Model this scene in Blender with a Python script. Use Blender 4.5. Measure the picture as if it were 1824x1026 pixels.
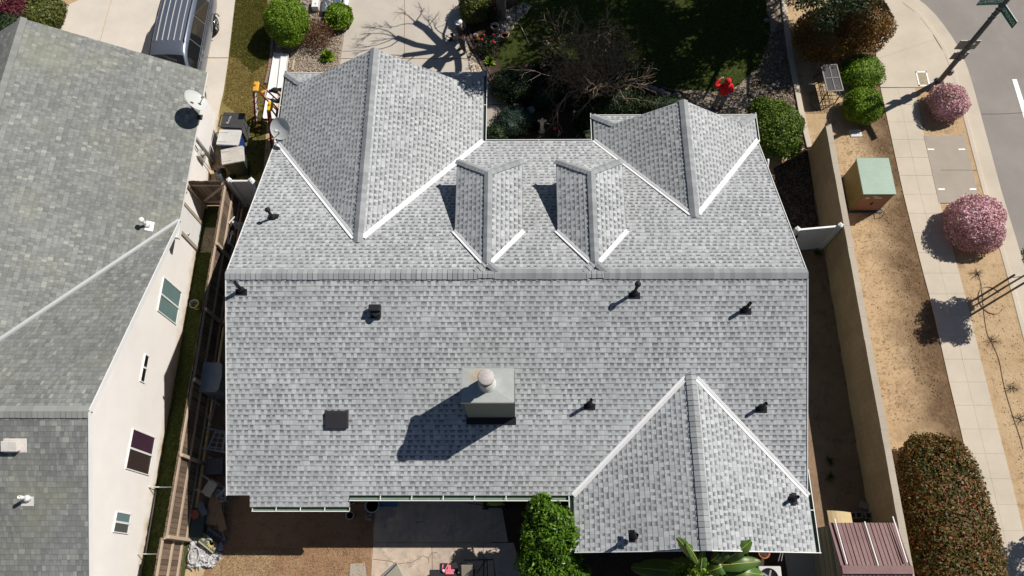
import bpy, bmesh, math, random
import numpy as np
from mathutils import Vector, Matrix
R_=math.radians
for o in list(bpy.data.objects): bpy.data.objects.remove(o)
SC=bpy.context.scene; COL=SC.collection
rng=np.random.default_rng(7); random.seed(7)

# ---------------------------------------------------------------- camera (drone), world, sun, exposure
FPX=1333.39; TILT,YAW,ROLL=.38,.0205,-.0204; EAVE=2.6; CH=24.22
def cam_axes():
    d=np.array([0,math.sin(TILT),-math.cos(TILT)]);u=np.array([0,math.cos(TILT),math.sin(TILT)]);r=np.array([1.,0,0])
    c,s=math.cos(YAW),math.sin(YAW);Rz=np.array([[c,-s,0],[s,c,0],[0,0,1]])
    d,u,r=Rz@d,Rz@u,Rz@r
    c,s=math.cos(ROLL),math.sin(ROLL)
    return c*r+s*u,-s*r+c*u,d
CR,CU,CD=cam_axes(); CO=np.array([0,0,CH])
cam=bpy.data.cameras.new('camera'); camo=bpy.data.objects.new('camera',cam); COL.objects.link(camo)
cam.sensor_width=36; cam.lens=FPX/1824*36; cam.clip_end=2000; cam.clip_start=.5
m=Matrix.Identity(4)
for i in range(3):
    m[i][0]=CR[i]; m[i][1]=CU[i]; m[i][2]=-CD[i]; m[i][3]=CO[i]
camo.matrix_world=m; SC.camera=camo
SUN_AZ,SUN_EL=60.5,48.3
W=bpy.data.worlds.new('World'); SC.world=W; W.use_nodes=True
nt=W.node_tree; sky=nt.nodes.new('ShaderNodeTexSky'); sky.sky_type='NISHITA'; sky.sun_disc=False
sky.air_density=.75; sky.dust_density=.3; sky.ozone_density=1.6; sky.sun_elevation=R_(SUN_EL); sky.sun_rotation=R_(SUN_AZ)
nt.links.new(sky.outputs[0],nt.nodes['Background'].inputs[0]); nt.nodes['Background'].inputs[1].default_value=.05
sl=bpy.data.lights.new('sun','SUN'); sl.energy=5.0; sl.angle=R_(.5); sl.color=(1,.945,.865)
so=bpy.data.objects.new('sun',sl); COL.objects.link(so)
sd=Vector((math.sin(R_(SUN_AZ))*math.cos(R_(SUN_EL)),math.cos(R_(SUN_AZ))*math.cos(R_(SUN_EL)),math.sin(R_(SUN_EL))))
so.rotation_euler=sd.to_track_quat('Z','Y').to_euler(); so.location=(20,10,30)
SC.view_settings.view_transform='Standard'; SC.view_settings.look='None'; SC.view_settings.exposure=0.03; SC.view_settings.gamma=1
SC.render.engine='CYCLES'

# ---------------------------------------------------------------- where a pixel of the photograph meets a height or plane
def ray(px,py): return CD+CR*(px-912)/FPX+CU*(513-py)/FPX
def at(px,py,z=0.):
    v=ray(px,py); return CO+v*((z-CH)/v[2])
def onp(px,py,P,n):
    v=ray(px,py); n=np.array(n,float); return CO+v*(np.dot(np.array(P)-CO,n)/np.dot(v,n))
V=lambda p: np.array(p,float)

# ---------------------------------------------------------------- scene objects
def tag(o,label=None,cat=None,group=None,kind=None):
    if label: o['label']=label
    if cat: o['category']=cat
    if group: o['group']=group
    if kind: o['kind']=kind
    return o
def thing(name,label,cat,loc=(0,0,0),rz=0,group=None):
    o=bpy.data.objects.new(name,None); COL.objects.link(o); o.location=[float(c) for c in loc]; o.rotation_euler=(0,0,rz)
    o.empty_display_size=.2
    return tag(o,label,cat,group)
def root(o):
    while o.parent: o=o.parent
    return o
def link(name,me,parent=None,world=False):
    o=bpy.data.objects.new(name,me); COL.objects.link(o)
    if parent:
        o.parent=parent
        if world:
            l=root(parent).location
            n=len(me.vertices); co=np.empty(n*3,np.float32); me.vertices.foreach_get('co',co)
            co=co.reshape(-1,3)-np.array(l,np.float32); me.vertices.foreach_set('co',co.ravel()); me.update()
    return o
def copy_tree(o,parent=None):
    c=o.copy(); COL.objects.link(c)
    if parent: c.parent=parent
    for ch in list(o.children): copy_tree(ch,c)
    return c
def perp(d):
    d=V(d)/np.linalg.norm(d); a=V((0,0,1)) if abs(d[2])<.9 else V((1,0,0))
    u=np.cross(d,a); u/=np.linalg.norm(u); return u,np.cross(d,u)
class MB:
    def __init__(s): s.v=[];s.f=[];s.m=[];s.uv=[];s.sm=[]
    def add(s,vs,fs,m=0,uvs=None,smooth=False):
        b=len(s.v); s.v+= [tuple(float(c) for c in p) for p in vs]
        for i,f in enumerate(fs):
            s.f.append([b+k for k in f]); s.m.append(m); s.sm.append(smooth); s.uv.append(uvs[i] if uvs else None)
        return s
    def poly(s,pts,m=0,uv=None): return s.add(pts,[list(range(len(pts)))],m,[uv] if uv else None)
    def box(s,x0,x1,y0,y1,z0,z1,m=0,X=None):
        c=[(x,y,z) for x in(x0,x1) for y in(y0,y1) for z in(z0,z1)]
        if X is not None: c=[tuple(X@Vector(p)) for p in c]
        return s.add(c,[(0,1,3,2),(4,6,7,5),(0,4,5,1),(2,3,7,6),(0,2,6,4),(1,5,7,3)],m)
    def bar(s,a,b,w,h,m=0,up=(0,0,1)):
        a,b=V(a),V(b); d=b-a; L=np.linalg.norm(d); d/=L; up=V(up)
        u=np.cross(d,up)
        if np.linalg.norm(u)<1e-3: u=np.cross(d,V((0,1,0)))
        u/=np.linalg.norm(u); t=np.cross(u,d)
        c=[p+u*i*w/2+t*j*h/2 for p in(a,b) for i in(-1,1) for j in(-1,1)]
        return s.add(c,[(0,1,3,2),(4,6,7,5),(0,4,5,1),(2,3,7,6),(0,2,6,4),(1,5,7,3)],m)
    def tube(s,pts,r,n=8,m=0,smooth=True,closed=False):
        pts=[V(p) for p in pts]; k=len(pts); rs=r if hasattr(r,'__len__') else [r]*k
        vs=[];u=None
        for i,p in enumerate(pts):
            d=pts[min(i+1,k-1)]-pts[max(i-1,0)]
            if closed: d=pts[(i+1)%k]-pts[i-1]
            d=d/(np.linalg.norm(d)+1e-9)
            if u is None: u,w=perp(d)
            else:
                u=u-d*np.dot(u,d); u/=np.linalg.norm(u)+1e-9
            w=np.cross(d,u)
            for j in range(n):
                a=2*math.pi*j/n; vs.append(p+(u*math.cos(a)+w*math.sin(a))*rs[i])
        fs=[]
        for i in range(k if closed else k-1):
            i2=(i+1)%k
            for j in range(n): fs.append((i*n+j,i*n+(j+1)%n,i2*n+(j+1)%n,i2*n+j))
        if not closed: fs+= [tuple(range(n))[::-1],tuple((k-1)*n+j for j in range(n))]
        return s.add(vs,fs,m,smooth=smooth)
    def lathe(s,c,prof,n=16,m=0,smooth=True,X=None):
        vs=[]
        for r,z in prof:
            for j in range(n):
                a=2*math.pi*j/n; p=(r*math.cos(a),r*math.sin(a),z)
                if X is not None: p=tuple(X@Vector(p))
                vs.append((p[0]+c[0],p[1]+c[1],p[2]+c[2]))
        k=len(prof); fs=[(i*n+j,i*n+(j+1)%n,(i+1)*n+(j+1)%n,(i+1)*n+j) for i in range(k-1) for j in range(n)]
        if prof[0][0]>1e-4: fs.append(tuple(range(n))[::-1])
        if prof[-1][0]>1e-4: fs.append(tuple((k-1)*n+j for j in range(n)))
        return s.add(vs,fs,m,smooth=smooth)
    def ball(s,c,r,n=10,m=0,k=7):
        rx,ry,rz=r if hasattr(r,'__len__') else (r,r,r)
        b=len(s.v); s.lathe((0,0,0),[(math.sin(math.pi*i/k),-math.cos(math.pi*i/k)) for i in range(k+1)],n,m)
        for i in range(b,len(s.v)):
            x,y,z=s.v[i]; s.v[i]=(x*rx+c[0],y*ry+c[1],z*rz+c[2])
        return s
    def build(s,name,mats,parent=None,world=False,label=None,bevel=0):
        me=bpy.data.meshes.new(name); me.from_pydata(s.v,[],s.f)
        for mt in (mats if isinstance(mats,(list,tuple)) else [mats]): me.materials.append(mt)
        me.polygons.foreach_set('material_index',s.m); me.polygons.foreach_set('use_smooth',s.sm)
        if any(u is not None for u in s.uv):
            ul=me.uv_layers.new(name='UVMap')
            for p,u in zip(me.polygons,s.uv):
                if u is not None:
                    for li,c in zip(p.loop_indices,u): ul.data[li].uv=c
        me.update(); o=link(name,me,parent,world)
        if bevel:
            b=o.modifiers.new('bevel','BEVEL'); b.width=bevel; b.segments=2; b.limit_method='ANGLE'; b.angle_limit=R_(40)
        if label: o['label']=label
        return o
def rawmesh(name,verts,faces4,mats,mi=None):
    me=bpy.data.meshes.new(name); n=len(verts); k=len(faces4); w=faces4.shape[1]
    me.vertices.add(n); me.vertices.foreach_set('co',np.ascontiguousarray(verts,np.float32).ravel())
    me.loops.add(k*w); me.loops.foreach_set('vertex_index',np.ascontiguousarray(faces4,np.int32).ravel())
    me.polygons.add(k); me.polygons.foreach_set('loop_start',np.arange(0,k*w,w,dtype=np.int32))
    me.polygons.foreach_set('loop_total',np.full(k,w,np.int32))
    for mt in (mats if isinstance(mats,(list,tuple)) else [mats]): me.materials.append(mt)
    if mi is not None: me.polygons.foreach_set('material_index',np.ascontiguousarray(mi,np.int32))
    me.update(calc_edges=True); return me

# ---------------------------------------------------------------- materials
def newmat(name):
    mt=bpy.data.materials.new(name); mt.use_nodes=True; return mt,mt.node_tree,mt.node_tree.nodes['Principled BSDF']
def nd(nt,t,**k):
    n=nt.nodes.new(t)
    for a,b in k.items():
        if a.startswith('i'): n.inputs[int(a[1:])].default_value=b
        else: setattr(n,a,b)
    return n
def math_(nt,op,a,b=None,c=None):
    n=nt.nodes.new('ShaderNodeMath'); n.operation=op
    for i,x in enumerate((a,b,c)):
        if x is None: continue
        if isinstance(x,(int,float)): n.inputs[i].default_value=x
        else: nt.links.new(x,n.inputs[i])
    return n.outputs[0]
def mix(nt,f,a,b,mode='MIX'):
    n=nt.nodes.new('ShaderNodeMix'); n.data_type='RGBA'; n.blend_type=mode
    for i,x in ((0,f),(6,a),(7,b)):
        if isinstance(x,(int,float)): n.inputs[i].default_value=x
        elif isinstance(x,tuple): n.inputs[i].default_value=x+(1,) if len(x)==3 else x
        else: nt.links.new(x,n.inputs[i])
    return n.outputs[2]
def noise(nt,co,scale,detail=4,rough=.6,sc=None):
    if sc:
        mp=nt.nodes.new('ShaderNodeMapping'); mp.inputs[3].default_value=sc; nt.links.new(co,mp.inputs[0]); co=mp.outputs[0]
    n=nt.nodes.new('ShaderNodeTexNoise'); n.inputs['Scale'].default_value=scale; n.inputs['Detail'].default_value=detail; n.inputs['Roughness'].default_value=rough
    nt.links.new(co,n.inputs['Vector']); return n.outputs[0]
def mr(nt,x,a,b,c=0,d=1):
    n=nt.nodes.new('ShaderNodeMapRange'); nt.links.new(x,n.inputs[0])
    for i,v in enumerate((a,b,c,d)): n.inputs[i+1].default_value=v
    return n.outputs[0]
def ramp(nt,f,stops):
    n=nt.nodes.new('ShaderNodeValToRGB'); nt.links.new(f,n.inputs[0]); e=n.color_ramp.elements
    while len(e)<len(stops): e.new(.5)
    for i,(p,c) in enumerate(stops): e[i].position=p; e[i].color=tuple(c)+(1,)
    return n.outputs[0]
def bump(nt,b,h,dist,st=1):
    n=nt.nodes.new('ShaderNodeBump'); n.inputs['Distance'].default_value=dist; n.inputs['Strength'].default_value=st
    nt.links.new(h,n.inputs['Height']); nt.links.new(n.outputs[0],b.inputs['Normal'])
def M(name,c,rough=.7,var=.12,scale=4,c2=None,metal=0,bmp=0,bscale=60,sc=None,spec=.5):
    mt,nt,b=newmat(name); co=nt.nodes.new('ShaderNodeTexCoord').outputs['Object']
    n1=noise(nt,co,scale,6,.65,sc); n2=noise(nt,co,scale*7,3,.6,sc)
    f=math_(nt,'ADD',math_(nt,'MULTIPLY',n1,.65),math_(nt,'MULTIPLY',n2,.35)); f=mr(nt,f,.32,.68)
    a=tuple(x*(1-var) for x in c); d=tuple(min(1,x*(1+var)) for x in c) if c2 is None else c2
    nt.links.new(mix(nt,f,a,d),b.inputs['Base Color'])
    b.inputs['Roughness'].default_value=rough; b.inputs['Metallic'].default_value=metal; b.inputs['Specular IOR Level'].default_value=spec
    if bmp: bump(nt,b,noise(nt,co,bscale,4,.7,sc),bmp)
    return mt
def leafmat(name,cols,trans=.25,rough=.55,pw=.25):
    mt,nt,b=newmat(name); g=nt.nodes.new('ShaderNodeNewGeometry'); co=nt.nodes.new('ShaderNodeTexCoord').outputs['Object']
    f=math_(nt,'ADD',math_(nt,'MULTIPLY',g.outputs['Random Per Island'],1-pw),math_(nt,'MULTIPLY',mr(nt,noise(nt,co,2.2,3),.3,.7),pw))
    k=len(cols); c=ramp(nt,f,[((i+.3)/k,cols[i]) for i in range(k)])
    nt.links.new(c,b.inputs['Base Color']); b.inputs['Roughness'].default_value=rough; b.inputs['Specular IOR Level'].default_value=.35
    t=nt.nodes.new('ShaderNodeBsdfTranslucent'); nt.links.new(c,t.inputs[0])
    ms=nt.nodes.new('ShaderNodeMixShader'); ms.inputs[0].default_value=trans
    nt.links.new(b.outputs[0],ms.inputs[1]); nt.links.new(t.outputs[0],ms.inputs[2]); nt.links.new(ms.outputs[0],nt.nodes['Material Output'].inputs[0])
    return mt
def shingle(name,light,dark,recess,e=.144,w=.105,patch=.25,rec=.7,stain=(.5,.5,.45),stainamt=.0,lite=None,litth=.93,linest=.42,recth=.12,sidest=.3):
    """laminated asphalt shingle: UV in metres, u along the eave, v up the slope"""
    mt,nt,b=newmat(name); uv=nt.nodes.new('ShaderNodeUVMap').outputs[0]; sp=nt.nodes.new('ShaderNodeSeparateXYZ'); nt.links.new(uv,sp.inputs[0])
    co=nt.nodes.new('ShaderNodeTexCoord').outputs['Object']
    u,v=sp.outputs[0],sp.outputs[1]
    wob=math_(nt,'MULTIPLY',math_(nt,'SUBTRACT',noise(nt,uv,.7,2),.5),.035)
    vr=math_(nt,'DIVIDE',math_(nt,'ADD',v,wob),e); row=math_(nt,'FLOOR',vr); fv=math_(nt,'FRACT',vr)
    def wn(x,y=None):
        c=nt.nodes.new('ShaderNodeCombineXYZ'); nt.links.new(x,c.inputs[0])
        if y is not None: nt.links.new(y,c.inputs[1])
        n=nt.nodes.new('ShaderNodeTexWhiteNoise'); n.noise_dimensions='3D'; nt.links.new(c.outputs[0],n.inputs[0]); return n.outputs[0]
    roff=wn(row)
    c=nt.nodes.new('ShaderNodeCombineXYZ'); nt.links.new(math_(nt,'MULTIPLY',u,5.5),c.inputs[0]); nt.links.new(math_(nt,'MULTIPLY',row,3.71),c.inputs[1])
    warp=noise(nt,c.outputs[0],1,0)
    uu=math_(nt,'ADD',math_(nt,'ADD',math_(nt,'DIVIDE',u,w),math_(nt,'MULTIPLY',roff,7.3)),math_(nt,'MULTIPLY',warp,1.6))
    cell=math_(nt,'FLOOR',uu); fu=math_(nt,'FRACT',uu); r=wn(cell,row)
    par=math_(nt,'MODULO',math_(nt,'ADD',cell,4000),2)
    r2=wn(math_(nt,'ADD',cell,71.3),row)
    recs=math_(nt,'MULTIPLY',math_(nt,'GREATER_THAN',par,.5),math_(nt,'GREATER_THAN',r2,recth))
    col=mix(nt,mr(nt,r,.5-patch*2,.5+patch*2) ,dark,light)
    if lite: col=mix(nt,math_(nt,'MULTIPLY',math_(nt,'GREATER_THAN',r,litth),.7),col,lite)
    grad=mr(nt,fv,.30,.92); dk=math_(nt,'MULTIPLY',math_(nt,'MULTIPLY',recs,grad),rec)
    col=mix(nt,dk,col,recess)
    line=math_(nt,'MULTIPLY',math_(nt,'LESS_THAN',fv,.1),linest)  # shadow under each butt edge, painted as a dark course line
    col=mix(nt,line,col,recess)
    side=math_(nt,'MULTIPLY',math_(nt,'LESS_THAN',fu,.09),sidest); col=mix(nt,side,col,recess)
    col=mix(nt,mr(nt,noise(nt,co,.55,3),.35,.75,0,.30),col,mix(nt,.5,light,dark),'MIX')
    big=mr(nt,noise(nt,co,.35,5,.6),.3,.7,.86,1.10); hb=nt.nodes.new('ShaderNodeCombineColor')
    for i in range(3): nt.links.new(big,hb.inputs[i])
    col=mix(nt,1.0,col,hb.outputs[0],'MULTIPLY')
    gr=mr(nt,noise(nt,uv,180,2,.8),.3,.7,.86,1.14); hg=nt.nodes.new('ShaderNodeCombineColor')
    for i in range(3): nt.links.new(gr,hg.inputs[i])
    col=mix(nt,1.0,col,hg.outputs[0],'MULTIPLY')
    if stainamt: col=mix(nt,mr(nt,noise(nt,co,.45,4),.5,.72,0,stainamt),col,stain)
    nt.links.new(col,b.inputs['Base Color']); b.inputs['Roughness'].default_value=.92; b.inputs['Specular IOR Level'].default_value=.2
    h=math_(nt,'SUBTRACT',math_(nt,'SUBTRACT',1.,fv),math_(nt,'MULTIPLY',recs,.35)); bump(nt,b,h,.009,.75)
    return mt
SH=shingle('grey_shingle',(.51,.527,.54),(.36,.377,.39),(.06,.066,.074),w=.10,rec=.88,linest=.72)
SHN=shingle('weathered_shingle',(.265,.275,.265),(.18,.188,.182),(.075,.078,.075),e=.143,w=.112,patch=.18,rec=.34,stain=(.27,.275,.20),stainamt=.45,lite=(.36,.37,.33),litth=.95,linest=.3,recth=.45,sidest=.5)
def capmat(name,c,var):
    mt,nt,b=newmat(name); g=nt.nodes.new('ShaderNodeNewGeometry'); co=nt.nodes.new('ShaderNodeTexCoord').outputs['Object']
    f=math_(nt,'ADD',math_(nt,'MULTIPLY',g.outputs['Random Per Island'],.5),math_(nt,'MULTIPLY',noise(nt,co,90,3,.8),.5))
    nt.links.new(mix(nt,f,tuple(x*(1-var) for x in c),tuple(x*(1+var) for x in c)),b.inputs['Base Color']); b.inputs['Roughness'].default_value=.95
    return mt
CAP=capmat('cap_shingle',(.29,.305,.315),.34); CAPN=capmat('old_cap_shingle',(.24,.25,.235),.22)
WHITE=M('white_paint',(.80,.80,.79),.45,.05); FLASH=M('white_flashing',(.84,.84,.84),.4,.04,3); GREEN=M('sage_trim',(.17,.235,.165),.5,.15,6)
GUTW=M('gutter_white',(.80,.80,.80),.35,.05)
SAGE=M('sage_stucco',(.125,.16,.145),.9,.18,14,bmp=.006,bscale=90); STUC=M('cream_stucco',(.70,.655,.615),.9,.05,2,c2=(.74,.70,.665),bmp=.004,bscale=80)
def stucco_neighbor():
    mt,nt,b=newmat('stained_stucco'); co=nt.nodes.new('ShaderNodeTexCoord').outputs['Object']; sp=nt.nodes.new('ShaderNodeSeparateXYZ'); nt.links.new(co,sp.inputs[0])
    base=mix(nt,mr(nt,noise(nt,co,1.2,6),.3,.7),(.82,.785,.755),(.88,.85,.82))
    zz=math_(nt,'ADD',sp.outputs[2],math_(nt,'MULTIPLY',math_(nt,'SUBTRACT',noise(nt,co,1.6,5,.7),.5),-1.1))
    base=mix(nt,mr(nt,zz,.45,.0,0,.75),base,(.55,.40,.22))
    base=mix(nt,math_(nt,'MULTIPLY',mr(nt,zz,.16,-.05,0,.8),mr(nt,noise(nt,co,.6,3),.5,.6)),base,(.10,.12,.03))
    nt.links.new(base,b.inputs['Base Color']); b.inputs['Roughness'].default_value=.95; bump(nt,b,noise(nt,co,90,4),.004); return mt
STUCN=stucco_neighbor()
METAL=M('galvanised_cap',(.58,.57,.54),.55,.10,3,metal=.0,c2=(.62,.62,.60)); BLACK=M('black_paint',(.014,.015,.02),.6,.2,spec=.25); DGREY=M('dark_grey',(.06,.062,.065),.6,.2)
GREY=M('mid_grey',(.25,.25,.25),.6,.15); LGREY=M('light_grey',(.55,.55,.54),.6,.12); CHROME=M('chrome',(.6,.6,.6),.25,.1,metal=1)
def glassm(name,c,rough=.08):
    mt=M(name,c,rough,.1,1.5); mt.node_tree.nodes['Principled BSDF'].inputs['Coat Weight'].default_value=.6; return mt
GLASS=glassm('window_glass',(.16,.25,.25)); GLASSD=glassm('tinted_glass',(.012,.013,.014),.05); GLASSP=glassm('purple_screen',(.055,.022,.045),.5)
def concrete(name,c,stain=.25,warm=(.42,.34,.24),bm=.003):
    mt,nt,b=newmat(name); co=nt.nodes.new('ShaderNodeTexCoord').outputs['Object']
    col=mix(nt,mr(nt,noise(nt,co,.8,7,.65),.3,.7),tuple(x*.9 for x in c),tuple(x*1.07 for x in c))
    col=mix(nt,mr(nt,noise(nt,co,2.3,5,.7),.55,.8,0,stain),col,warm)
    col=mix(nt,mr(nt,noise(nt,co,45,2,.8),.62,.75,0,.3),col,tuple(x*.55 for x in c))
    nt.links.new(col,b.inputs['Base Color']); b.inputs['Roughness'].default_value=.93; b.inputs['Specular IOR Level'].default_value=.25
    bump(nt,b,noise(nt,co,70,4,.7),bm); return mt
CONC=concrete('driveway_concrete',(.50,.455,.395)); CONC2=concrete('sidewalk_concrete',(.56,.495,.405),.25); CONCG=concrete('grey_concrete',(.38,.335,.285),.15)
CONCW=concrete('pale_concrete',(.61,.555,.485),.2); BLOCKTOP=concrete('block_cap',(.47,.41,.33),.5,(.33,.27,.2),.01)
def patio():
    mt,nt,b=newmat('patio_concrete'); co=nt.nodes.new('ShaderNodeTexCoord').outputs['Object']
    col=mix(nt,mr(nt,noise(nt,co,1.1,6,.7),.38,.62),(.40,.33,.27),(.58,.46,.36))
    col=mix(nt,mr(nt,noise(nt,co,2.1,5,.75),.52,.62,0,.75),col,(.30,.27,.24))
    col=mix(nt,mr(nt,noise(nt,co,5.2,4,.75),.62,.72,0,.8),col,(.24,.18,.13))
    nt.links.new(col,b.inputs['Base Color']); b.inputs['Roughness'].default_value=.95; bump(nt,b,noise(nt,co,60,4),.004); return mt
PATIO=patio()
def asphalt():
    mt,nt,b=newmat('asphalt'); co=nt.nodes.new('ShaderNodeTexCoord').outputs['Object']
    col=mix(nt,mr(nt,noise(nt,co,.5,6,.65),.3,.7),(.235,.215,.195),(.295,.272,.248))
    col=mix(nt,mr(nt,noise(nt,co,.9,5,.7),.58,.7,0,.5),col,(.33,.30,.265))
    col=mix(nt,mr(nt,noise(nt,co,55,3,.8),.55,.7,0,.5),col,(.30,.29,.275)); col=mix(nt,mr(nt,noise(nt,co,38,3,.8),.6,.7,0,.5),col,(.10,.095,.09))
    nt.links.new(col,b.inputs['Base Color']); b.inputs['Roughness'].default_value=.95; bump(nt,b,noise(nt,co,80,4),.006); return mt
ASPH=asphalt()
def soil(name,a,b_,dk,spk=.6,spc=None,dkr=(.52,.66),sc=1.,bm=.02,mulch=False):
    mt,nt,b=newmat(name); co=nt.nodes.new('ShaderNodeTexCoord').outputs['Object']
    col=mix(nt,mr(nt,noise(nt,co,.9*sc,7,.7),.3,.7),a,b_)
    if mulch:
        sp=nt.nodes.new('ShaderNodeSeparateXYZ'); nt.links.new(co,sp.inputs[0])
        x=math_(nt,'ADD',sp.outputs[0],math_(nt,'MULTIPLY',math_(nt,'SUBTRACT',noise(nt,co,.7,6,.75),.5),3.2))
        y=math_(nt,'ADD',sp.outputs[1],math_(nt,'MULTIPLY',math_(nt,'SUBTRACT',noise(nt,co,.5,3,.6),.5),3.))
        g=math_(nt,'MULTIPLY',mr(nt,x,12.4,13.9),mr(nt,sp.outputs[0],14.9,14.7)); g=math_(nt,'MULTIPLY',g,mr(nt,y,3.6,4.6))
        col=mix(nt,math_(nt,'MULTIPLY',g,.9),col,mix(nt,mr(nt,noise(nt,co,9,5,.8),.35,.65),(.06,.035,.02),(.17,.105,.06)))
    col=mix(nt,mr(nt,noise(nt,co,2.6*sc,6,.75),dkr[0],dkr[1],0,.7),col,dk)
    col=mix(nt,mr(nt,noise(nt,co,19*sc,4,.8,(1,.45,1)),.56,.68,0,spk),col,tuple(x*.5 for x in dk))
    if spc: col=mix(nt,mr(nt,noise(nt,co,30*sc,3,.8,(.4,1,1)),.6,.68,0,.7),col,spc)
    nt.links.new(col,b.inputs['Base Color']); b.inputs['Roughness'].default_value=1; b.inputs['Specular IOR Level'].default_value=.1
    h=math_(nt,'ADD',noise(nt,co,6,6,.7),math_(nt,'MULTIPLY',noise(nt,co,40,3,.7),.3)); bump(nt,b,h,bm*1.5); return mt
DIRT=soil('tan_dirt',(.44,.305,.175),(.55,.41,.255),(.27,.18,.10),.55,mulch=True)
DIRTB=soil('brown_dirt',(.25,.145,.082),(.34,.21,.125),(.17,.10,.055),.4,(.45,.32,.18))
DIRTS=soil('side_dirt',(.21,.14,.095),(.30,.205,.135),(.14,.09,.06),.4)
MULCH=soil('dark_mulch',(.055,.043,.036),(.10,.075,.058),(.03,.022,.018),.7,(.17,.13,.10),sc=2)
GRAVELM=soil('gravel_bed',(.30,.235,.17),(.42,.345,.265),(.16,.115,.08),.8,(.52,.45,.37),sc=3)
BED=soil('bed_soil',(.05,.036,.026),(.10,.068,.046),(.03,.02,.015),.6)
LAWNS=soil('lawn_soil',(.05,.065,.02),(.08,.095,.03),(.035,.035,.015),.4)
LAWNN=soil('dry_lawn_soil',(.19,.15,.05),(.27,.215,.08),(.10,.11,.025),.4)
GRASSM=leafmat('grass_blades',[(.07,.12,.012),(.12,.19,.02),(.08,.14,.015),(.19,.25,.035)],.3)
GRASSG=leafmat('lush_grass_blades',[(.09,.16,.014),(.14,.23,.02),(.20,.28,.035)],.3)
GRASSD=leafmat('dry_grass_blades',[(.30,.19,.06),(.36,.26,.09),(.20,.17,.05),(.42,.30,.13)],.3)
BARK=M('bark',(.19,.165,.14),.95,.3,9,bmp=.02,bscale=25,sc=(1,1,.25)); TWIG=M('twig',(.34,.25,.19),.9,.3,6); TWIGR=M('dry_red_twig',(.20,.085,.045),.9,.4,5)
def wood(name,c,var=.35,sc=(1,1,1)):
    mt,nt,b=newmat(name); co=nt.nodes.new('ShaderNodeTexCoord').outputs['Object']; g=nt.nodes.new('ShaderNodeNewGeometry')
    f=math_(nt,'ADD',math_(nt,'MULTIPLY',noise(nt,co,14,5,.7,sc),.6),math_(nt,'MULTIPLY',g.outputs['Random Per Island'],.4))
    col=mix(nt,mr(nt,f,.25,.75),tuple(x*(1-var) for x in c),tuple(min(1,x*(1+var)) for x in c))
    nt.links.new(col,b.inputs['Base Color']); b.inputs['Roughness'].default_value=.9; bump(nt,b,noise(nt,co,50,3,.7,sc),.004); return mt
FENCE=wood('weathered_fence',(.15,.105,.075),.45,(1,1,.12)); RAIL=wood('pale_rail',(.46,.365,.27),.18,(1,.12,1)); CARD=M('cardboard',(.28,.19,.11),.9,.15)
WALLF=M('tan_block_wall',(.32,.225,.135),.95,.22,1.3,bmp=.006,bscale=40,sc=(1,.5,2))

# ================================================================ THE SETTING
def P2(*a,z=0.): return [at(x,y,z)[:2] for x,y in a]
def rough(pts,amp=.08,step=.35,seed=1):
    """a closed outline with a wavering natural edge"""
    r=random.Random(seed); out=[]
    for i in range(len(pts)):
        a,b=V(pts[i]),V(pts[(i+1)%len(pts)]); L=np.linalg.norm(b-a); k=max(1,int(L/step)); n=V((-(b-a)[1],(b-a)[0]))/(L+1e-9)
        for j in range(k): out.append(a+(b-a)*j/k+n*(r.uniform(-amp,amp) if j else 0))
    return out
def sheet(name,pts,z,mt,kind='structure',depth=0.):
    b=MB(); top=[(p[0],p[1],z) for p in pts]; b.poly(top)
    if depth:
        k=len(pts); vs=top+[(p[0],p[1],z-depth) for p in pts]
        b.add(vs,[(i,i+k,(i+1)%k+k,(i+1)%k) for i in range(k)])
    o=b.build(name,mt); o['kind']=kind
    bm=bmesh.new(); bm.from_mesh(o.data); bmesh.ops.triangulate(bm,faces=[f for f in bm.faces if len(f.verts)>4]); bm.to_mesh(o.data); bm.free()
    # make every top face look up
    for p in o.data.polygons:
        if abs(p.normal.z)>.5 and p.normal.z<0: p.flip()
    return o
curb=[(1601,0),(1635,27),(1661,60),(1681,93),(1696,133),(1715,207),(1741,307),(1750,342),(1783,452),(1811,559),(1824,609)]
CB=P2(*curb); e=V(CB[0])
CB=[e+V((-60,3.3)),e+V((-10,2.9)),e+V((-4.5,2.3)),e+V((-2.2,1.45))]+CB
CB=CB+[V((CB[-1][0]+.02,3)),V((CB[-1][0]+.02,-70))]
sheet('ground',[(-400,-400),(400,-400),(400,400),(-400,400)],-.25,DIRTS)
ring=[(p[0],p[1]) for p in CB]
sheet('yard',ring+[(-75,-70),(ring[0][0],ring[0][1])][:1],0,DIRT,depth=.25)
# kerb and gutter pan swept along the corner
def offs(pl,d):
    out=[]
    for i,p in enumerate(pl):
        a=V(pl[max(i-1,0)]);c=V(pl[min(i+1,len(pl)-1)]); t=(c-a)/np.linalg.norm(c-a); out.append(V(p)+V((-t[1],t[0]))*d)
    return out
def sweep(name,pl,prof,mt):
    b=MB(); rows=[[(q[0],q[1],z) for q in offs(pl,d)] for d,z in prof]
    k=len(pl); vs=[p for r in rows for p in r]
    b.add(vs,[(i*k+j,i*k+j+1,(i+1)*k+j+1,(i+1)*k+j) for i in range(len(rows)-1) for j in range(k-1)])
    o=b.build(name,mt); o['kind']='structure'
    for p in o.data.polygons:
        if p.normal.z<-.01: p.flip()
    return o
def smooth(pl,it=2):
    for _ in range(it):
        q=[pl[0]]
        for a,b in zip(pl[:-1],pl[1:]): q+=[V(a)*.75+V(b)*.25,V(a)*.25+V(b)*.75]
        pl=q+[pl[-1]]
    return pl
CBs=smooth([V(p) for p in CB],1)
sweep('kerb',CBs,[(-.004,-.1),(-.004,.006),(.012,.018),(.15,.018),(.175,.0),(.19,-.125)],CONC2)
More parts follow.
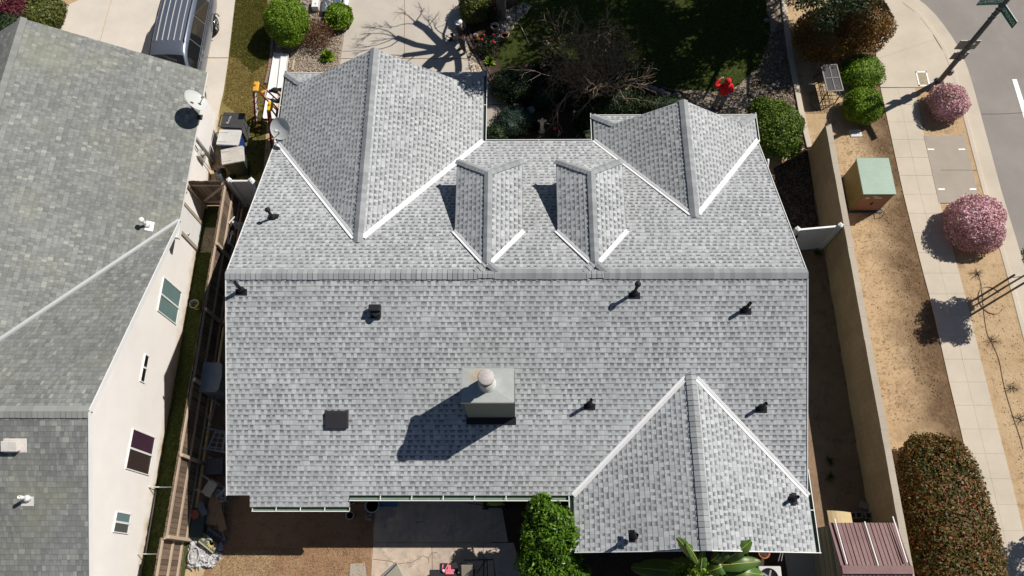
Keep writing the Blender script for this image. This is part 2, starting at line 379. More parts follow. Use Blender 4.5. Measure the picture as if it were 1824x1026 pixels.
sweep('gutter_pan',CBs,[(.186,-.124),(.5,-.116),(.78,-.108),(.785,-.2)],CONC2)
st=[(p[0],p[1]) for p in offs(CBs,.74)]
sheet('street',st+[(60,-70),(60,60),(st[0][0],60)],-.118,ASPH)
ln=P2((1803,141),(1811,141),(1835,215),(1826,217),z=-.11); sheet('lane_marking',ln,-.112,WHITE)
ln=P2((1884,361),(1894,361),(1918,441),(1907,441),z=-.11); sheet('lane_marking',ln,-.112,WHITE)
b=MB(); pts=[tuple(at(x,y,-.112)[:2])+(-.1135,) for x,y in ((1748,203),(1775,203),(1800,202),(1830,200),(1870,202))]
for a,c in zip(pts[:-1],pts[1:]): b.bar(a,c,.02,.004)
b.build('street_crack',M('crack',(.06,.055,.05)))['kind']='structure'
# sidewalk: one slab object of scored panels, corner pad
b=MB()
wl=[(1568,157),(1586,240),(1608,342),(1641,475),(1661,549),(1691,684),(1711,767)]; el=[(1629,158),(1645,240),(1668,342),(1705,475),(1721,535),(1757,684),(1798,844),(1823,950)]
wx=[at(x,y) for x,y in wl]; ex=[at(x,y) for x,y in el]
wX=lambda y: float(np.interp(y,[p[1] for p in wx[::-1]],[p[0] for p in wx[::-1]]))
eX=lambda y: float(np.interp(y,[p[1] for p in ex[::-1]],[p[0] for p in ex[::-1]]))
Ys=at(1600,157)[1]; y=Ys; k=0
SW_B=[]
while y>-14:
    h=.78; g=.0035 if k%4 else .008
    for a,c in ((0,.5),(.5,1)):
        def X(t,yy): return wX(yy)*(1-t)+eX(yy)*t
        ga=.003 if a else 0; gc=.003 if c<1 else 0
        q=[(X(a,y-g)+ga,y-g),(X(c,y-g)-gc,y-g),(X(c,y-h+g)-gc,y-h+g),(X(a,y-h+g)+ga,y-h+g)]
        if a==0: b.add([(X(0,y)+.01,y,.013),(X(1,y)-.01,y,.013),(X(1,y-h)-.01,y-h,.013),(X(0,y-h)+.01,y-h,.013)],[(3,2,1,0)])
        dz=.022+random.uniform(-.0012,.0012)
        b.add([(p[0],p[1],z) for z in(dz,-.05) for p in q],[(3,2,1,0),(0,1,5,4),(1,2,6,5),(2,3,7,6),(3,0,4,7)])
    y-=h; k+=1
for pp in ([(1568,156),(1561,107),(1664,72),(1680.5,93),(1695.5,133),(1702,156)],[(1561,105.6),(1553,0),(1540,-60),(1500,-110),(1560,-60),(1600,0),(1634.5,27),(1660.5,60),(1664,70.6)]):
    q=[at(x,yy) for x,yy in pp]; b.add([(p[0],p[1],.021) for p in q],[tuple(range(len(q)))[::-1]])
q=[at(x,yy) for x,yy in ((1569,156),(1555,0),(1541,-59),(1558,-59),(1599,0),(1633,27),(1659,60),(1679,93),(1694,133),(1700,155))]; b.add([(p[0],p[1],.013) for p in q],[tuple(range(len(q)))[::-1]])
o=b.build('sidewalk',CONC2); o['kind']='structure'
for p in o.data.polygons:
    if abs(p.normal.z)>.9 and p.normal.z<0: p.flip()
# driveways, walk, patio
def slabs(name,polys,z,mt,dep=.06):
    b=MB()
    for q in polys:
        w=[at(x,yy) for x,yy in q]; k=len(w)
        a=sum(w[i][0]*w[(i+1)%k][1]-w[(i+1)%k][0]*w[i][1] for i in range(k))
        if a<0: w=w[::-1]
        b.add([(p[0],p[1],zz) for zz in(z,z-dep) for p in w],[tuple(range(k))]+[(i,i+k,(i+1)%k+k,(i+1)%k) for i in range(k)])
    o=b.build(name,mt); o['kind']='structure'; return o
slabs('driveway',[[(629,-60),(622,0),(607,104.3),(719.6,104.3),(720,0),(720,-60)],[(721,-60),(721,0),(720.8,104.3),(836,104.3),(831,60),(826,0),(824,-60)],[(607,105.7),(600,150),(719.5,150),(719.6,105.7)],[(720.8,105.7),(720.8,150),(850,150),(843,125),(836,105.7)]],.02,CONC)
slabs('walkway',[[(848,146),(892,146),(904,186.4),(850,186.4)],[(850,187.8),(904,187.8),(905,234.4),(850,234.4)],[(850,235.8),(905,235.8),(908,262),(850,262)]],.02,CONCG)
slabs('neighbor_driveway',[[(141,0),(160,-30),(201,-60),(198,0),(178,72),(150,90),(60,60),(80,36),(104,18)],[(202.5,-60),(420,-60),(419,0),(407,103),(250,103),(150,90),(179.6,72),(199.5,0)],[(407,104.5),(398,165),(386,215),(330,215),(200,150),(250,104.5)]],.02,CONCW)
sheet('neighbor_lawn',P2((420,-40),(478,-40),(480,60),(487,95),(478,190),(468,320),(410,330),(386,260),(392,190),(407,103),(419,0)),.006,LAWNN)
sheet('gravel_bed',P2((480,60),(478,-40),(632,-40),(622,0),(606,104),(600,150),(510,150),(480,190),(487,95)),.008,GRAVELM)
slabs('patio',[[(672,880),(665,965.5),(905,965.5),(890,880)],[(665,967),(660,1040),(770,1040),(768.5,967)],[(769.8,967),(771,1040),(860,1040),(861,967)],[(862,967),(861,1040),(935,1040),(915,967)]],.018,PATIO)
def patiocrack():
    b=MB()
    for pl in ([(664,996),(690,999),(697,1000),(704,1005),(720,1003),(734,1002),(744,996),(753,990),(763,994),(769,985),(779,984)],[(763,994),(764,1003)],[(760,930),(752,929),(742,931)]):
        q=[tuple(at(x,y,.0185)) for x,y in pl]
        for a,c in zip(q[:-1],q[1:]): b.bar(a,c,.014,.003)
    b.build('patio_crack',M('crack_dirt',(.10,.07,.05)))['kind']='structure'
patiocrack()
sheet('back_yard_soil',rough(P2((350,1100),(388,880),(400,840),(672,840),(665,965),(655,1100)),.05),.006,DIRTB)
sheet('back_bed',rough([(-1.2,3),(8.3,3),(8.3,-1.6),(-.2,-1.6)],.04),.005,BED)
slabs('paver',[[(624,1004),(650,1003),(654,1030),(623,1032)]],.02,CONCG)
sheet('side_yard_soil',rough([(7.6,13.9),(10.86,13.9),(10.86,-3),(7.6,-3)],.04),.004,DIRTS)
sheet('mulch_strip',rough(P2((1378,300),(1438,262),(1462,440),(1380,440)),.02),.009,MULCH)
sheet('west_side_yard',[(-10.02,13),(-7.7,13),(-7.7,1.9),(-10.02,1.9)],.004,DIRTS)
sheet('neighbor_grass_strip',[(-11.45,12.9),(-10.1,12.9),(-10.1,-8),(-11.45,-8)],.005,LAWNS)
slabs('neighbor_door_pad',[[(366,406),(396,406),(392,450),(357,450)]],.02,concrete('pad_concrete',(.34,.27,.19)))
sheet('front_lawn',rough(P2((928,-40),(915,30),(900,62),(884,100),(893,122),(940,112),(1005,130),(1120,140),(1200,160),(1300,162),(1352,120),(1372,60),(1360,-40)),.06),.006,LAWNS)
sheet('front_beds',rough(P2((835,-40),(930,-40),(917,30),(902,62),(886,100),(893,120),(940,112),(1005,130),(1120,140),(1230,168),(1230,262),(850,262),(866,165),(842,105),(830,60)),.02),.004,BED)
sheet('bark_path',rough(P2((1120,140),(1200,160),(1300,162),(1352,120),(1372,60),(1362,-40),(1400,-40),(1403,60),(1420,160),(1437,262),(1340,300),(1225,180)),.02),.0035,GRAVELM)
b=MB()
es=[at(x,y) for x,y in ((1392,-40),(1397,20),(1401,55),(1407,100),(1418,157),(1428,210),(1441,264))]; 
for a,c in zip(es[:-1],es[1:]): b.bar(V(a)+V((0,0,.03)),V(c)+V((0,0,.03)),.2,.12)
b.build('mow_strip',CONC2)['kind']='structure'

# ---------------------------------------------------------------- MAIN HOUSE
XL,XR=-8.1686,8.0652; YN,YR,YS=13.987,8.131,2.378; TP=math.tan(.3874); ZR=EAVE+(YR-YS)*TP
TF=math.tan(.5001)
def slope(b,pts,ud,th=.10,m=0,me=1,v0=None):
    """a roof plane with thickness; ud = horizontal direction of its eave"""
    pts=[V(p) for p in pts]; ud=V(ud); ud=ud/np.linalg.norm(ud)
    n=np.zeros(3)
    for i in range(len(pts)): n+=np.cross(pts[i]-pts[0],pts[(i+1)%len(pts)]-pts[0])
    if n[2]<0: pts=pts[::-1]; n=-n
    n/=np.linalg.norm(n); vd=np.cross(n,ud)
    if vd[2]<0: vd=-vd
    mv=min(np.dot(p,vd) for p in pts); uv=[(np.dot(p,ud)+40,np.dot(p,vd)-mv) for p in pts]
    k=len(pts); b.poly(pts,m,uv)
    low=[p-V((0,0,th)) for p in pts]
    b.add(pts+low,[(i,i+k,(i+1)%k+k,(i+1)%k) for i in range(k)],me); b.poly(low[::-1],me)
    return n
def strips(b,A,B,nA,nB,w=.08,lift=.014,gap=.014,m=0):
    """valley metal: a flap on each of the two planes, along A->B"""
    A,B=V(A),V(B); d=(B-A)/np.linalg.norm(B-A)
    for n,s in ((nA,1),(nB,-1)):
        n=V(n)/np.linalg.norm(n); t=np.cross(n,d); t/=np.linalg.norm(t); t=t if t[2]>0 else -t
        q=[A+t*gap,A+t*w,B+t*w,B+t*gap]; q=[p+n*lift for p in q]
        b.add(q+[p-n*lift*2 for p in q],[(0,1,2,3),(0,4,5,1),(1,5,6,2),(2,6,7,3),(3,7,4,0)],m)
    b.add([A+V((0,0,lift*.4))-np.cross(V((0,0,1)),d)*gap*1.6,A+V((0,0,lift*.4))+np.cross(V((0,0,1)),d)*gap*1.6,B+V((0,0,lift*.4))+np.cross(V((0,0,1)),d)*gap*1.6,B+V((0,0,lift*.4))-np.cross(V((0,0,1)),d)*gap*1.6],[(0,1,2,3)],m)
def caps(b,A,B,n1,n2,e=.145,w=.145,th=.016):
    """overlapping ridge shingles bent over a ridge or hip"""
    A,B=V(A),V(B); L=np.linalg.norm(B-A); d=(B-A)/L; n1=V(n1)/np.linalg.norm(n1); n2=V(n2)/np.linalg.norm(n2)
    t1=np.cross(d,n1); t2=np.cross(d,n2)
    if np.dot(t1,n2)>0: pass
    if t1[2]>0: t1=-t1
    if t2[2]>0: t2=-t2
    up=(n1+n2); up/=np.linalg.norm(up); k=int(L/e)
    for i in range(k+1):
        s0=i*e; s1=min(L,s0+e*1.25)
        if s1-s0<.03: continue
        j=random.uniform(-.006,.006); z0=.034+random.uniform(0,.01); z1=.016
        p0=A+d*s0; p1=A+d*s1; ww=w+j
        top=[p0+t1*ww+n1*z0,p0+up*(z0+.004),p0+t2*ww+n2*z0,p1+t1*ww+n1*z1,p1+up*(z1+.004),p1+t2*ww+n2*z1]
        bot=[top[0]-n1*th*1.5,top[1]-up*th,top[2]-n2*th*1.5]
        b.add(top+bot,[(0,1,4,3),(1,2,5,4),(0,6,7,1),(1,7,8,2),(0,3,6),(2,8,5)])
def gutter(b,A,B,out,w=.12,h=.10,strap=.62,end=True):
    """open trough: m0 inside/outside paint, m1 white lip"""
    A,B,out=V(A),V(B),V(out); z=V((0,0,1)); d=(B-A)/np.linalg.norm(B-A); L=np.linalg.norm(B-A)
    def strip(o0,z0,o1,z1,m): b.add([A+out*o0+z*z0,B+out*o0+z*z0,B+out*o1+z*z1,A+out*o1+z*z1],[(0,1,2,3)],m)
    strip(0,0,0,-h,0); strip(0,-h,w*.75,-h,0); strip(w*.75,-h,w,-.02,0); strip(w,-.02,w,0,1)
    strip(w,0,w+.02,0,1); strip(w+.02,0,w+.02,-.02,1); strip(w+.02,-.02,w*.78,-h-.006,1); strip(w*.78,-h-.006,0,-h-.006,1)
    for P in ((A,B) if end else ()):
        b.add([P,P+out*(w+.02),P+out*w*.78-z*h,P-z*h],[(0,1,2,3)],1)
    k=int(L/strap)
    for i in range(1,k+1):
        P=A+d*(L*i/(k+1)); b.bar(P+z*.008,P+out*(w+.01)+z*.008,.022,.008,1)
    return b
HOUSE=thing('house','single storey house with new light grey shingle roof, white valley metal and two dormers','house',(0,8,0))
H=dict(parent=HOUSE,world=True)
nN=(0,TP,1); nS=(0,-TP,1)
# main roof
b=MB()
slope(b,[(XL,YR,ZR),(XR,YR,ZR),(XR,YS,EAVE),(-4.735,YS,EAVE),(-4.735,2.07,EAVE-.125),(-7.53,2.07,EAVE-.125),(-7.53,YS,EAVE),(XL,YS,EAVE)],(1,0,0))
slope(b,[(XL,YR,ZR),(XR,YR,ZR),(XR,YN,EAVE),(XL,YN,EAVE)],(1,0,0))
MAINR=b.build('main_roof',[SH,GREEN],**H)
DX=[(-.868,-1.858,.150),(2.175,1.176,3.202)]   # dormer ridge x, west eave x, east eave x
for xa,xb in ((XL-.02,DX[0][0]-.2),(DX[1][0]-.2,DX[0][0]+.2),(XR+.02,DX[1][0]+.2)):
    b=MB(); caps(b,(xa,YR,ZR),(xb,YR,ZR),nN,nS,w=.16); b.build('ridge_cap',CAP,parent=MAINR,world=True)
for x in (XL,XR):
    s=-1 if x<0 else 1; b=MB()
    b.bar((x+s*.012,YR,ZR-.03),(x+s*.012,YS,EAVE-.03),.02,.10); b.bar((x+s*.012,YR,ZR-.03),(x+s*.012,YN,EAVE-.03),.02,.10)
    b.build('rake_board',WHITE,**H)
# walls under the roofs
b=MB(); IN=.5
def wallbox(x0,x1,y0,y1,h): b.box(x0,x1,y0,y1,-.02,h)
wallbox(XL+.35,XR-.35,YS+IN,YN-IN,EAVE-.05)
for x in (XL+.35,XR-.35):      # gable ends
    b.add([(x,YS+IN,EAVE-.06),(x,YN-IN,EAVE-.06),(x,YR,ZR-.12)],[(0,1,2)])
b.build('wall',SAGE,**H)
def frontwing(name,x0,x1,ye,yk,yh,yv,tf,inset,walls=True):
    m=(x0+x1)/2; h=(x1-x0)/2*tf; rz=EAVE+h; ya=YN-h/TP; zh=EAVE+inset*tf
    n1=(-tf,0,1); n2=(tf,0,1); b=MB()
    slope(b,[(x0,YN,EAVE),(m,ya,rz),(m,yk,rz),(x0+inset,yh,zh),(x0,ye,EAVE)],(0,1,0))
    slope(b,[(x1,YN,EAVE),(m,ya,rz),(m,yk,rz),(x1-inset,yh,zh),(x1,ye,EAVE)],(0,1,0))
    ns=slope(b,[(x0,ye,EAVE),(x1,ye,EAVE),(x1-inset,yh-.05,zh-.012),(x0+inset,yh-.05,zh-.012)],(1,0,0),th=.06)
    r=b.build(name,[SH,GREEN],**H)
    b=MB(); caps(b,(m,yk+.02,rz),(m,ya,rz),n1,n2); b.build('ridge_cap',CAP,parent=r,world=True)
    b=MB(); caps(b,(x0,ye,EAVE),(x0+inset,yh,zh),n1,ns,w=.12); b.build('hip_cap',CAP,parent=r,world=True)
    b=MB(); caps(b,(x1,ye,EAVE),(x1-inset,yh,zh),n2,ns,w=.12); b.build('hip_cap',CAP,parent=r,world=True)
    for xx,nn in ((x0,n1),(x1,n2)):
        d=V((m,ya,rz))-V((xx,YN,EAVE)); b=MB(); strips(b,V((xx,YN,EAVE))+d*.0,V((m,ya,rz))-d*.04,nn,nN)
        b.build('valley_flashing',FLASH,parent=r,world=True)
    b=MB(); g=.0
    b.box(x0+.45,x1-.45,YN-IN-.1,ye-.6,-.02,EAVE-.05)
    yw=yh-.25; b.add([(x0+inset,yw,zh-.08),(x1-inset,yw,zh-.08),(m,yw,rz-.12)],[(0,1,2)])
    b.build('wall',SAGE,**H)
    b=MB(); gutter(b,(x0,YN-.0,EAVE-.02),(x0,ye+.12,EAVE-.02),(-1,0,0),w=.06,strap=2); b.build('gutter',[GREEN,GUTW],label='gutter along the west eave of the %s'%name.replace('_',' '),**H)
    b=MB(); gutter(b,(x1,YN-.0,EAVE-.02),(x1,ye+.12,EAVE-.02),(1,0,0),w=.09 if name[0]=='g' else .06,strap=1.6); b.build('gutter',[GREEN,GUTW],**H)
    b=MB(); gutter(b,(x0-.08,ye,EAVE-.02),(x1+.1,ye,EAVE-.02),(0,1,0),w=.035,strap=50); b.build('gutter',[GREEN,GUTW],**H)
    return r,rz
GR,_=frontwing('garage_roof',-8.155,-1.165,16.78,16.27,16.09,0,TF,.68)
BR,_=frontwing('bedroom_wing_roof',2.575,8.09,14.98,14.51,14.40,0,TF,.66)
# main north eave gutter between wings, south gutters
b=MB(); gutter(b,(-1.06,YN,EAVE-.02),(2.5,YN,EAVE-.02),(0,1,0),w=.045,strap=2); b.build('gutter',[GREEN,GUTW],**H)
b=MB(); gutter(b,(-4.735,YS,EAVE-.02),(1.43,YS,EAVE-.02),(0,-1,0),w=.13,strap=.9); b.build('gutter',[GREEN,GUTW],**H)
b=MB(); gutter(b,(-7.47,2.07,EAVE-.145),(-4.735,2.07,EAVE-.145),(0,-1,0),w=.1,strap=.75); b.build('gutter',[GREEN,GUTW],**H)
# south-east wing
TS=math.tan(.3785); c0,c1=1.548,8.11; cm=(c0+c1)/2; ch=(c1-c0)/2*TS; cz=EAVE+ch; ca=YS+ch/TP; ye=.885
b=MB(); slope(b,[(c0,YS,EAVE),(cm,ca,cz),(cm,ye,cz),(c0,ye,EAVE)],(0,1,0)); slope(b,[(c1,YS,EAVE),(cm,ca,cz),(cm,ye,cz),(c1,ye,EAVE)],(0,1,0)); 
CRF=b.build('rear_wing_roof',[SH,GREEN],**H); n1=(-TS,0,1); n2=(TS,0,1)
b=MB(); caps(b,(cm,ye-.02,cz),(cm,ca+.02,cz),n1,n2); b.build('ridge_cap',CAP,parent=CRF,world=True)
for xx,nn in ((c0,n1),(c1,n2)):
    d=V((cm,ca,cz))-V((xx,YS,EAVE)); b=MB(); strips(b,V((xx,YS,EAVE)),V((cm,ca,cz))-d*.045,nn,nS); b.build('valley_flashing',FLASH,parent=CRF,world=True)
b=MB(); gutter(b,(c0,YS-.0,EAVE-.02),(c0,ye,EAVE-.02),(-1,0,0),w=.11,strap=1.2); b.build('gutter',[GREEN,GUTW],**H)
b=MB(); gutter(b,(c1,3.1,EAVE-.02),(c1,ye,EAVE-.02),(1,0,0),w=.10,strap=1.3); b.build('gutter',[GREEN,GUTW],**H)
b=MB(); b.bar((cm,ye-.012,cz-.03),(c0,ye-.012,EAVE-.03),.02,.08); b.bar((cm,ye-.012,cz-.03),(c1+.12,ye-.012,EAVE-.04),.02,.08); b.build('rake_board',WHITE,**H)
b=MB(); b.box(c0+.45,c1-.45,ye+.4,YS+.8,-.02,EAVE-.05); b.add([(c0+.45,ye+.4,EAVE-.06),(c1-.45,ye+.4,EAVE-.06),(cm,ye+.4,cz-.15)],[(0,1,2)]); b.build('wall',SAGE,**H)
# dormers
for xr,xw,xe in DX:
    zd=4.345; zt=4.90; yf=12.14; yr=11.40
    yv=YN-(zd-EAVE)/TP; ya=YN-(zt-EAVE)/TP; g=thing  # noqa
    tw=(zt-zd)/(xr-xw); te=(zt-zd)/(xe-xr); n1=(-tw,0,1); n2=(te,0,1)
    b=MB(); b.box(xw+.12,xe-.12,yv-.2,yf-.22,3.0,zd-.05); D=b.build('dormer',SAGE,**H)
    b=MB(); slope(b,[(xw,yv,zd),(xr,ya,zt),(xr,yr,zt),(xw,yf,zd)],(0,1,0),th=.06); slope(b,[(xe,yv,zd),(xr,ya,zt),(xr,yr,zt),(xe,yf,zd)],(0,1,0),th=.06)
    nf=slope(b,[(xw,yf,zd),(xe,yf,zd),(xr,yr,zt)],(1,0,0),th=.06); dr=b.build('dormer_roof',[SH,GREEN],parent=D,world=True)
    b=MB(); caps(b,(xr,yr+.02,zt),(xr,ya+.12,zt),n1,n2,w=.115); caps(b,(xw,yf,zd),(xr,yr,zt),n1,nf,w=.105); caps(b,(xe,yf,zd),(xr,yr,zt),n2,nf,w=.105)
    for s in (-1,1): caps(b,(xr+s*.32,YR+.05,ZR-.01),(xr+s*.06,YR+.30,ZR+.0),nN,nS,w=.1)
    caps(b,(xr-.25,YR-.02,ZR),(xr+.25,YR-.02,ZR),nN,nS,w=.11)
    b.build('ridge_cap',CAP,parent=D,world=True)
    for xx,nn in ((xw,n1),(xe,n2)):
        A=V((xx,yv,zd)); Bq=V((xr,ya,zt)); b=MB(); strips(b,A-(Bq-A)*.03,Bq-(Bq-A)*.13,nn,nN,w=.07); b.build('valley_flashing',FLASH,parent=D,world=True)
# chimney
b=MB(); b.box(-1.40,-.075,4.40,5.22,2.9,5.30); CHM=b.build('chimney',SAGE,**H)
b=MB(); x0,x1,y0,y1=-1.455,-.095,4.36,5.27; mx,my=-.78,4.83
b.box(x0,x1,y0,y1,5.30,5.42)
b.add([(x0+.012,y0+.012,5.424),(x1-.012,y0+.012,5.424),(x1-.012,y1-.012,5.424),(x0+.012,y1-.012,5.424),(mx,my,5.465)],[(0,1,4),(1,2,4),(2,3,4),(3,0,4)])
def rustcap():
    mt,nt,bb=newmat('chimney_cap_metal'); co=nt.nodes.new('ShaderNodeTexCoord').outputs['Object']
    vm=nt.nodes.new('ShaderNodeVectorMath'); vm.operation='DISTANCE'; nt.links.new(co,vm.inputs[0]); vm.inputs[1].default_value=(mx-.28,my-8+.22,5.46)
    f=math_(nt,'MULTIPLY',mr(nt,vm.outputs['Value'],.05,.34,1,0),mr(nt,noise(nt,co,7,5,.7),.4,.62))
    col=mix(nt,mr(nt,noise(nt,co,3,4),.3,.7),(.32,.34,.33),(.40,.42,.405)); nt.links.new(mix(nt,math_(nt,'MULTIPLY',f,.9),col,(.45,.27,.11)),bb.inputs['Base Color']); bb.inputs['Roughness'].default_value=.5; return mt
CAPM=rustcap()
cp=b.build('chimney_cap',CAPM,parent=CHM,world=True)
b=MB(); fx,fy=-.79,4.845
b.lathe((fx,fy,0),[(.25,5.43),(.225,5.47),(.20,5.50),(.20,5.86)],20,0); b.lathe((fx,fy,0),[(.175,5.84),(.175,6.12)],16,1)
b.lathe((fx,fy,0),[(.0,6.08),(.205,6.09),(.214,6.10),(.214,6.13),(.19,6.15),(0,6.16)],20,2)
b.build('flue',[METAL,BLACK,M('flue_cap',(.46,.42,.41),.6,.25,12)],parent=CHM,world=True)
b=MB(); zf=EAVE+(4.40-YS)*TP; q=[(-1.44,4.42),(-.05,4.42),(-.05,4.22),(-1.44,4.22)]
b.add([(x,y,EAVE+(y-YS)*TP+dz) for dz in(.03,.0) for x,y in q],[(3,2,1,0),(0,4,5,1),(1,5,6,2),(2,6,7,3),(3,7,4,0)])
b.build('chimney_flashing',BLACK,parent=CHM,world=True)
# roof vents: plate on the slope, cone, pipe
def vent(px,py,P,n,hgt,r=.045,cap=0,mt=BLACK,parent=HOUSE,plate=(.16,.09)):
    n=V(n)/np.linalg.norm(V(n)); c=onp(px,py,P,n); t=np.cross((0,1,0) if abs(n[0])>abs(n[1]) else (1,0,0),n); t/=np.linalg.norm(t); u=np.cross(n,t)
    if t[2]<0: t=-t
    b=MB(); q=[c-t*.07+u*plate[0]*i+t*plate[1]*j+n*.012 for i,j in((-1,-1),(1,-1),(1,1),(-1,1))]
    k=np.dot(np.cross(q[1]-q[0],q[2]-q[0]),(0,0,1))
    if k<0: q=q[::-1]
    b.add(q+[p-n*.02 for p in q],[(0,1,2,3),(0,4,5,1),(1,5,6,2),(2,6,7,3),(3,7,4,0)])
    fl=b.build('vent_pipe',mt,parent=parent,world=True)
    b=MB(); b.lathe(c,[(.105,.0),(.075,.07),(.05,.13)],12); b.build('boot',mt,parent=fl,world=True)
    b=MB(); b.lathe(c,[(r,.05),(r,hgt),(r*.8,hgt),(r*.8,hgt-.05),(0,hgt-.05)],12)
    if cap: b.ball((c[0],c[1],c[2]+hgt),(cap,cap,cap*.8),12)
    b.build('pipe',mt,parent=fl,world=True); return fl
PS=(0,YS,EAVE); PN=(0,YN,EAVE); nNn,nSn=np.array([0,TP,1.]),np.array([0,-TP,1.])
vent(486,388,PN,nNn,.52,.045,.085); vent(430,516,PS,nSn,.55,.05); vent(1130,522,PS,nSn,.66,.045,.09); vent(1328,550,PS,nSn,.46,.05)
vent(1050,720,PS,nSn,.55,.045); vent(1356,725,PS,nSn,.44,.05)
vent(1412,888,(c1,YS,EAVE),n2,.42,.05); vent(1130,955,(c0,YS,EAVE),n1,.46,.05)
# goose-neck vent with hood and its flashing
c=onp(671,560,PS,nSn); b=MB(); b.box(c[0]-.16,c[0]+.12,c[1]-.12,c[1]+.2,c[2]-.02,c[2]+.035); gv=b.build('exhaust_vent',BLACK,**H)
b=MB(); b.lathe(c,[(.11,0),(.10,.14),(.14,.2)],12); b.box(c[0]-.19,c[0]+.15,c[1]-.0,c[1]+.2,c[2]+.17,c[2]+.29); b.build('hood',BLACK,parent=gv,world=True,bevel=.02)
# low square attic vent
c=onp(600,747,PS,nSn); X=Matrix.Translation(c)@Matrix.Rotation(math.atan(TP),4,'X')
b=MB(); b.box(-.31,.31,-.24,.23,-.01,.09,X=X); b.box(-.33,.33,-.26,.25,-.01,.012,X=X); b.build('attic_vent',M('matt_black_metal',(.028,.025,.028),.6,.15),bevel=.02,**H)
# downspout at the NE corner, white
b=MB(); g0=at(1368,284,2.3); b.tube([g0,(g0[0]+.05,g0[1]-.15,2.0),(g0[0]-.05,g0[1]-.2,.1)],.045,8); b.build('downspout',WHITE,**H)

# ---------------------------------------------------------------- NEIGHBOUR HOUSE
NB=thing('neighbor_house','cream stucco house with older weathered green grey shingles, left of the grey house','house',(-16,6,0)); N_=dict(parent=NB,world=True)
nx=-10.945; nz=2.6; ny=16.85; nrx=-15.84; nrz=5.333; tn=(nrz-nz)/(nx-nrx)
ey,ez=4.138,5.404; te=math.tan(.3874); cy=ey+(ez-nz)/te   # where the north slope of the cross gable reaches eave height
W0=-26.
b=MB()
# wing east slope, down to the valley
vx=nrx; vzv=nrz; vy=cy-(nrz-nz)/te
nE=slope(b,[(nx,ny,nz),(nrx,ny,nrz),(nrx,vy,nrz),(nx,cy,nz)],(0,1,0)); nWn=slope(b,[(nrx,ny,nrz),(nrx,vy-3,nrz),(2*nrx-nx,vy-3,nz),(2*nrx-nx,ny,nz)],(0,1,0))
nNb=slope(b,[(nx,cy,nz),(nx,ey,ez),(W0,ey,ez),(W0,vy,nrz),(nrx,vy,nrz)],(1,0,0)); nSb=slope(b,[(nx,ey,ez),(W0,ey,ez),(W0,-6,ez-(ey+6)*te),(nx,-6,ez-(ey+6)*te)],(1,0,0))
NR=b.build('roof',[SHN,WHITE],**N_)
b=MB(); caps(b,(nrx,ny+.02,nrz),(nrx,vy,nrz),(tn,0,1),(-tn,0,1),w=.16); b.build('ridge_cap',CAPN,parent=NR,world=True)
b=MB(); caps(b,(W0,ey,ez),(nx+.02,ey,ez),nNb,nSb,w=.16); b.build('ridge_cap',CAPN,parent=NR,world=True)
b=MB(); strips(b,(nx+.0,cy,nz),(nrx,vy,nrz),nNb,nE,w=.075,gap=.004); b.build('valley_flashing',M('grey_valley_metal',(.33,.345,.35),.5,.06),parent=NR,world=True)
b=MB(); b.bar((nx+.013,cy-.0,nz-.05),(nx+.013,ey,ez-.05),.025,.16); b.bar((nx+.013,ey,ez-.05),(nx+.013,-6,ez-(ey+6)*te-.05),.025,.16); b.build('rake_board',WHITE,parent=NR,world=True)
NX=-11.42
b=MB(); yN=16.6
b.add([(NX,yN,0),(NX,-5.8,0),(NX,-5.8,1.2),(NX,ey,ez-.12),(NX,cy,nz-.1),(NX,yN,nz-.1)],[(0,1,2,3,4,5)])
b.add([(NX,yN,-.1),(NX,yN,nz-.1),(nrx,yN,nrz-.12),(2*nrx-NX,yN,nz-.1),(2*nrx-NX,yN,-.1)],[(0,1,2,3,4)])
b.add([(2*nrx-NX,yN,-.1),(2*nrx-NX,yN,2.5),(2*nrx-NX,-5.8,2.5),(2*nrx-NX,-5.8,-.1)],[(0,1,2,3)])
w=b.build('wall',STUCN,**N_)
b=MB(); b.box(NX+.002,nx-.03,cy-.55,cy-.05,nz-.26,nz-.13); b.box(nx-.03,nx+.0,cy-.57,cy-.03,nz-.28,nz-.11); b.build('eave_return',WHITE,**N_)
def win(y0,y1,z0,z1,glass,split=None,lab=None,glass2=None):
    b=MB(); f=.028
    b.box(NX+.001,NX+.035,y0-f,y1+f,z0-f,z0); b.box(NX+.001,NX+.035,y0-f,y1+f,z1,z1+f); b.box(NX+.001,NX+.035,y0-f,y0,z0,z1); b.box(NX+.001,NX+.035,y1,y1+f,z0,z1)
    if split is not None: b.box(NX+.001,NX+.04,split-.028,split+.028,z0,z1)
    wv=b.build('window',WHITE,label=lab,**N_)
    for a,c in (((y0,split),(split,y1)) if split is not None else ((y0,y1),)):
        b=MB(); b.box(NX+.002,NX+.016,a,c,z0,z1); b.build('pane',glass if (glass2 is None or a<y0+.01) else glass2,parent=wv,world=True)
win(8.13,9.24,.68,2.02,GLASS,8.68,'window with pale blue-green panes'); win(5.78,6.58,2.02,2.26,GLASSD,6.2,'narrow slit window'); win(3.2,4.32,.72,2.14,glassm('brown_screen',(.045,.03,.028),.5),3.78,'window with dark brown and purple panes',GLASSP); win(1.44,1.95,1.36,2.17,glassm('grey_screen',(.10,.105,.095),.5),1.7,'small window',GLASS)
b=MB(); b.box(NX+.002,NX+.03,11.2,12.08,.02,1.95); dn=b.build('door',WHITE,label='white side door',**N_)
b=MB(); b.box(NX+.002,NX+.06,12.085,12.2,0,2.0); b.box(NX+.002,NX+.06,11.08,11.195,0,2.0); b.box(NX+.002,NX+.07,11.08,12.2,1.955,2.05); b.build('door_frame',M('door_frame',(.38,.33,.27)),parent=dn,world=True)
b=MB(); b.ball((NX+.06,11.3,1.0),.04); b.build('handle',CHROME,parent=dn,world=True)
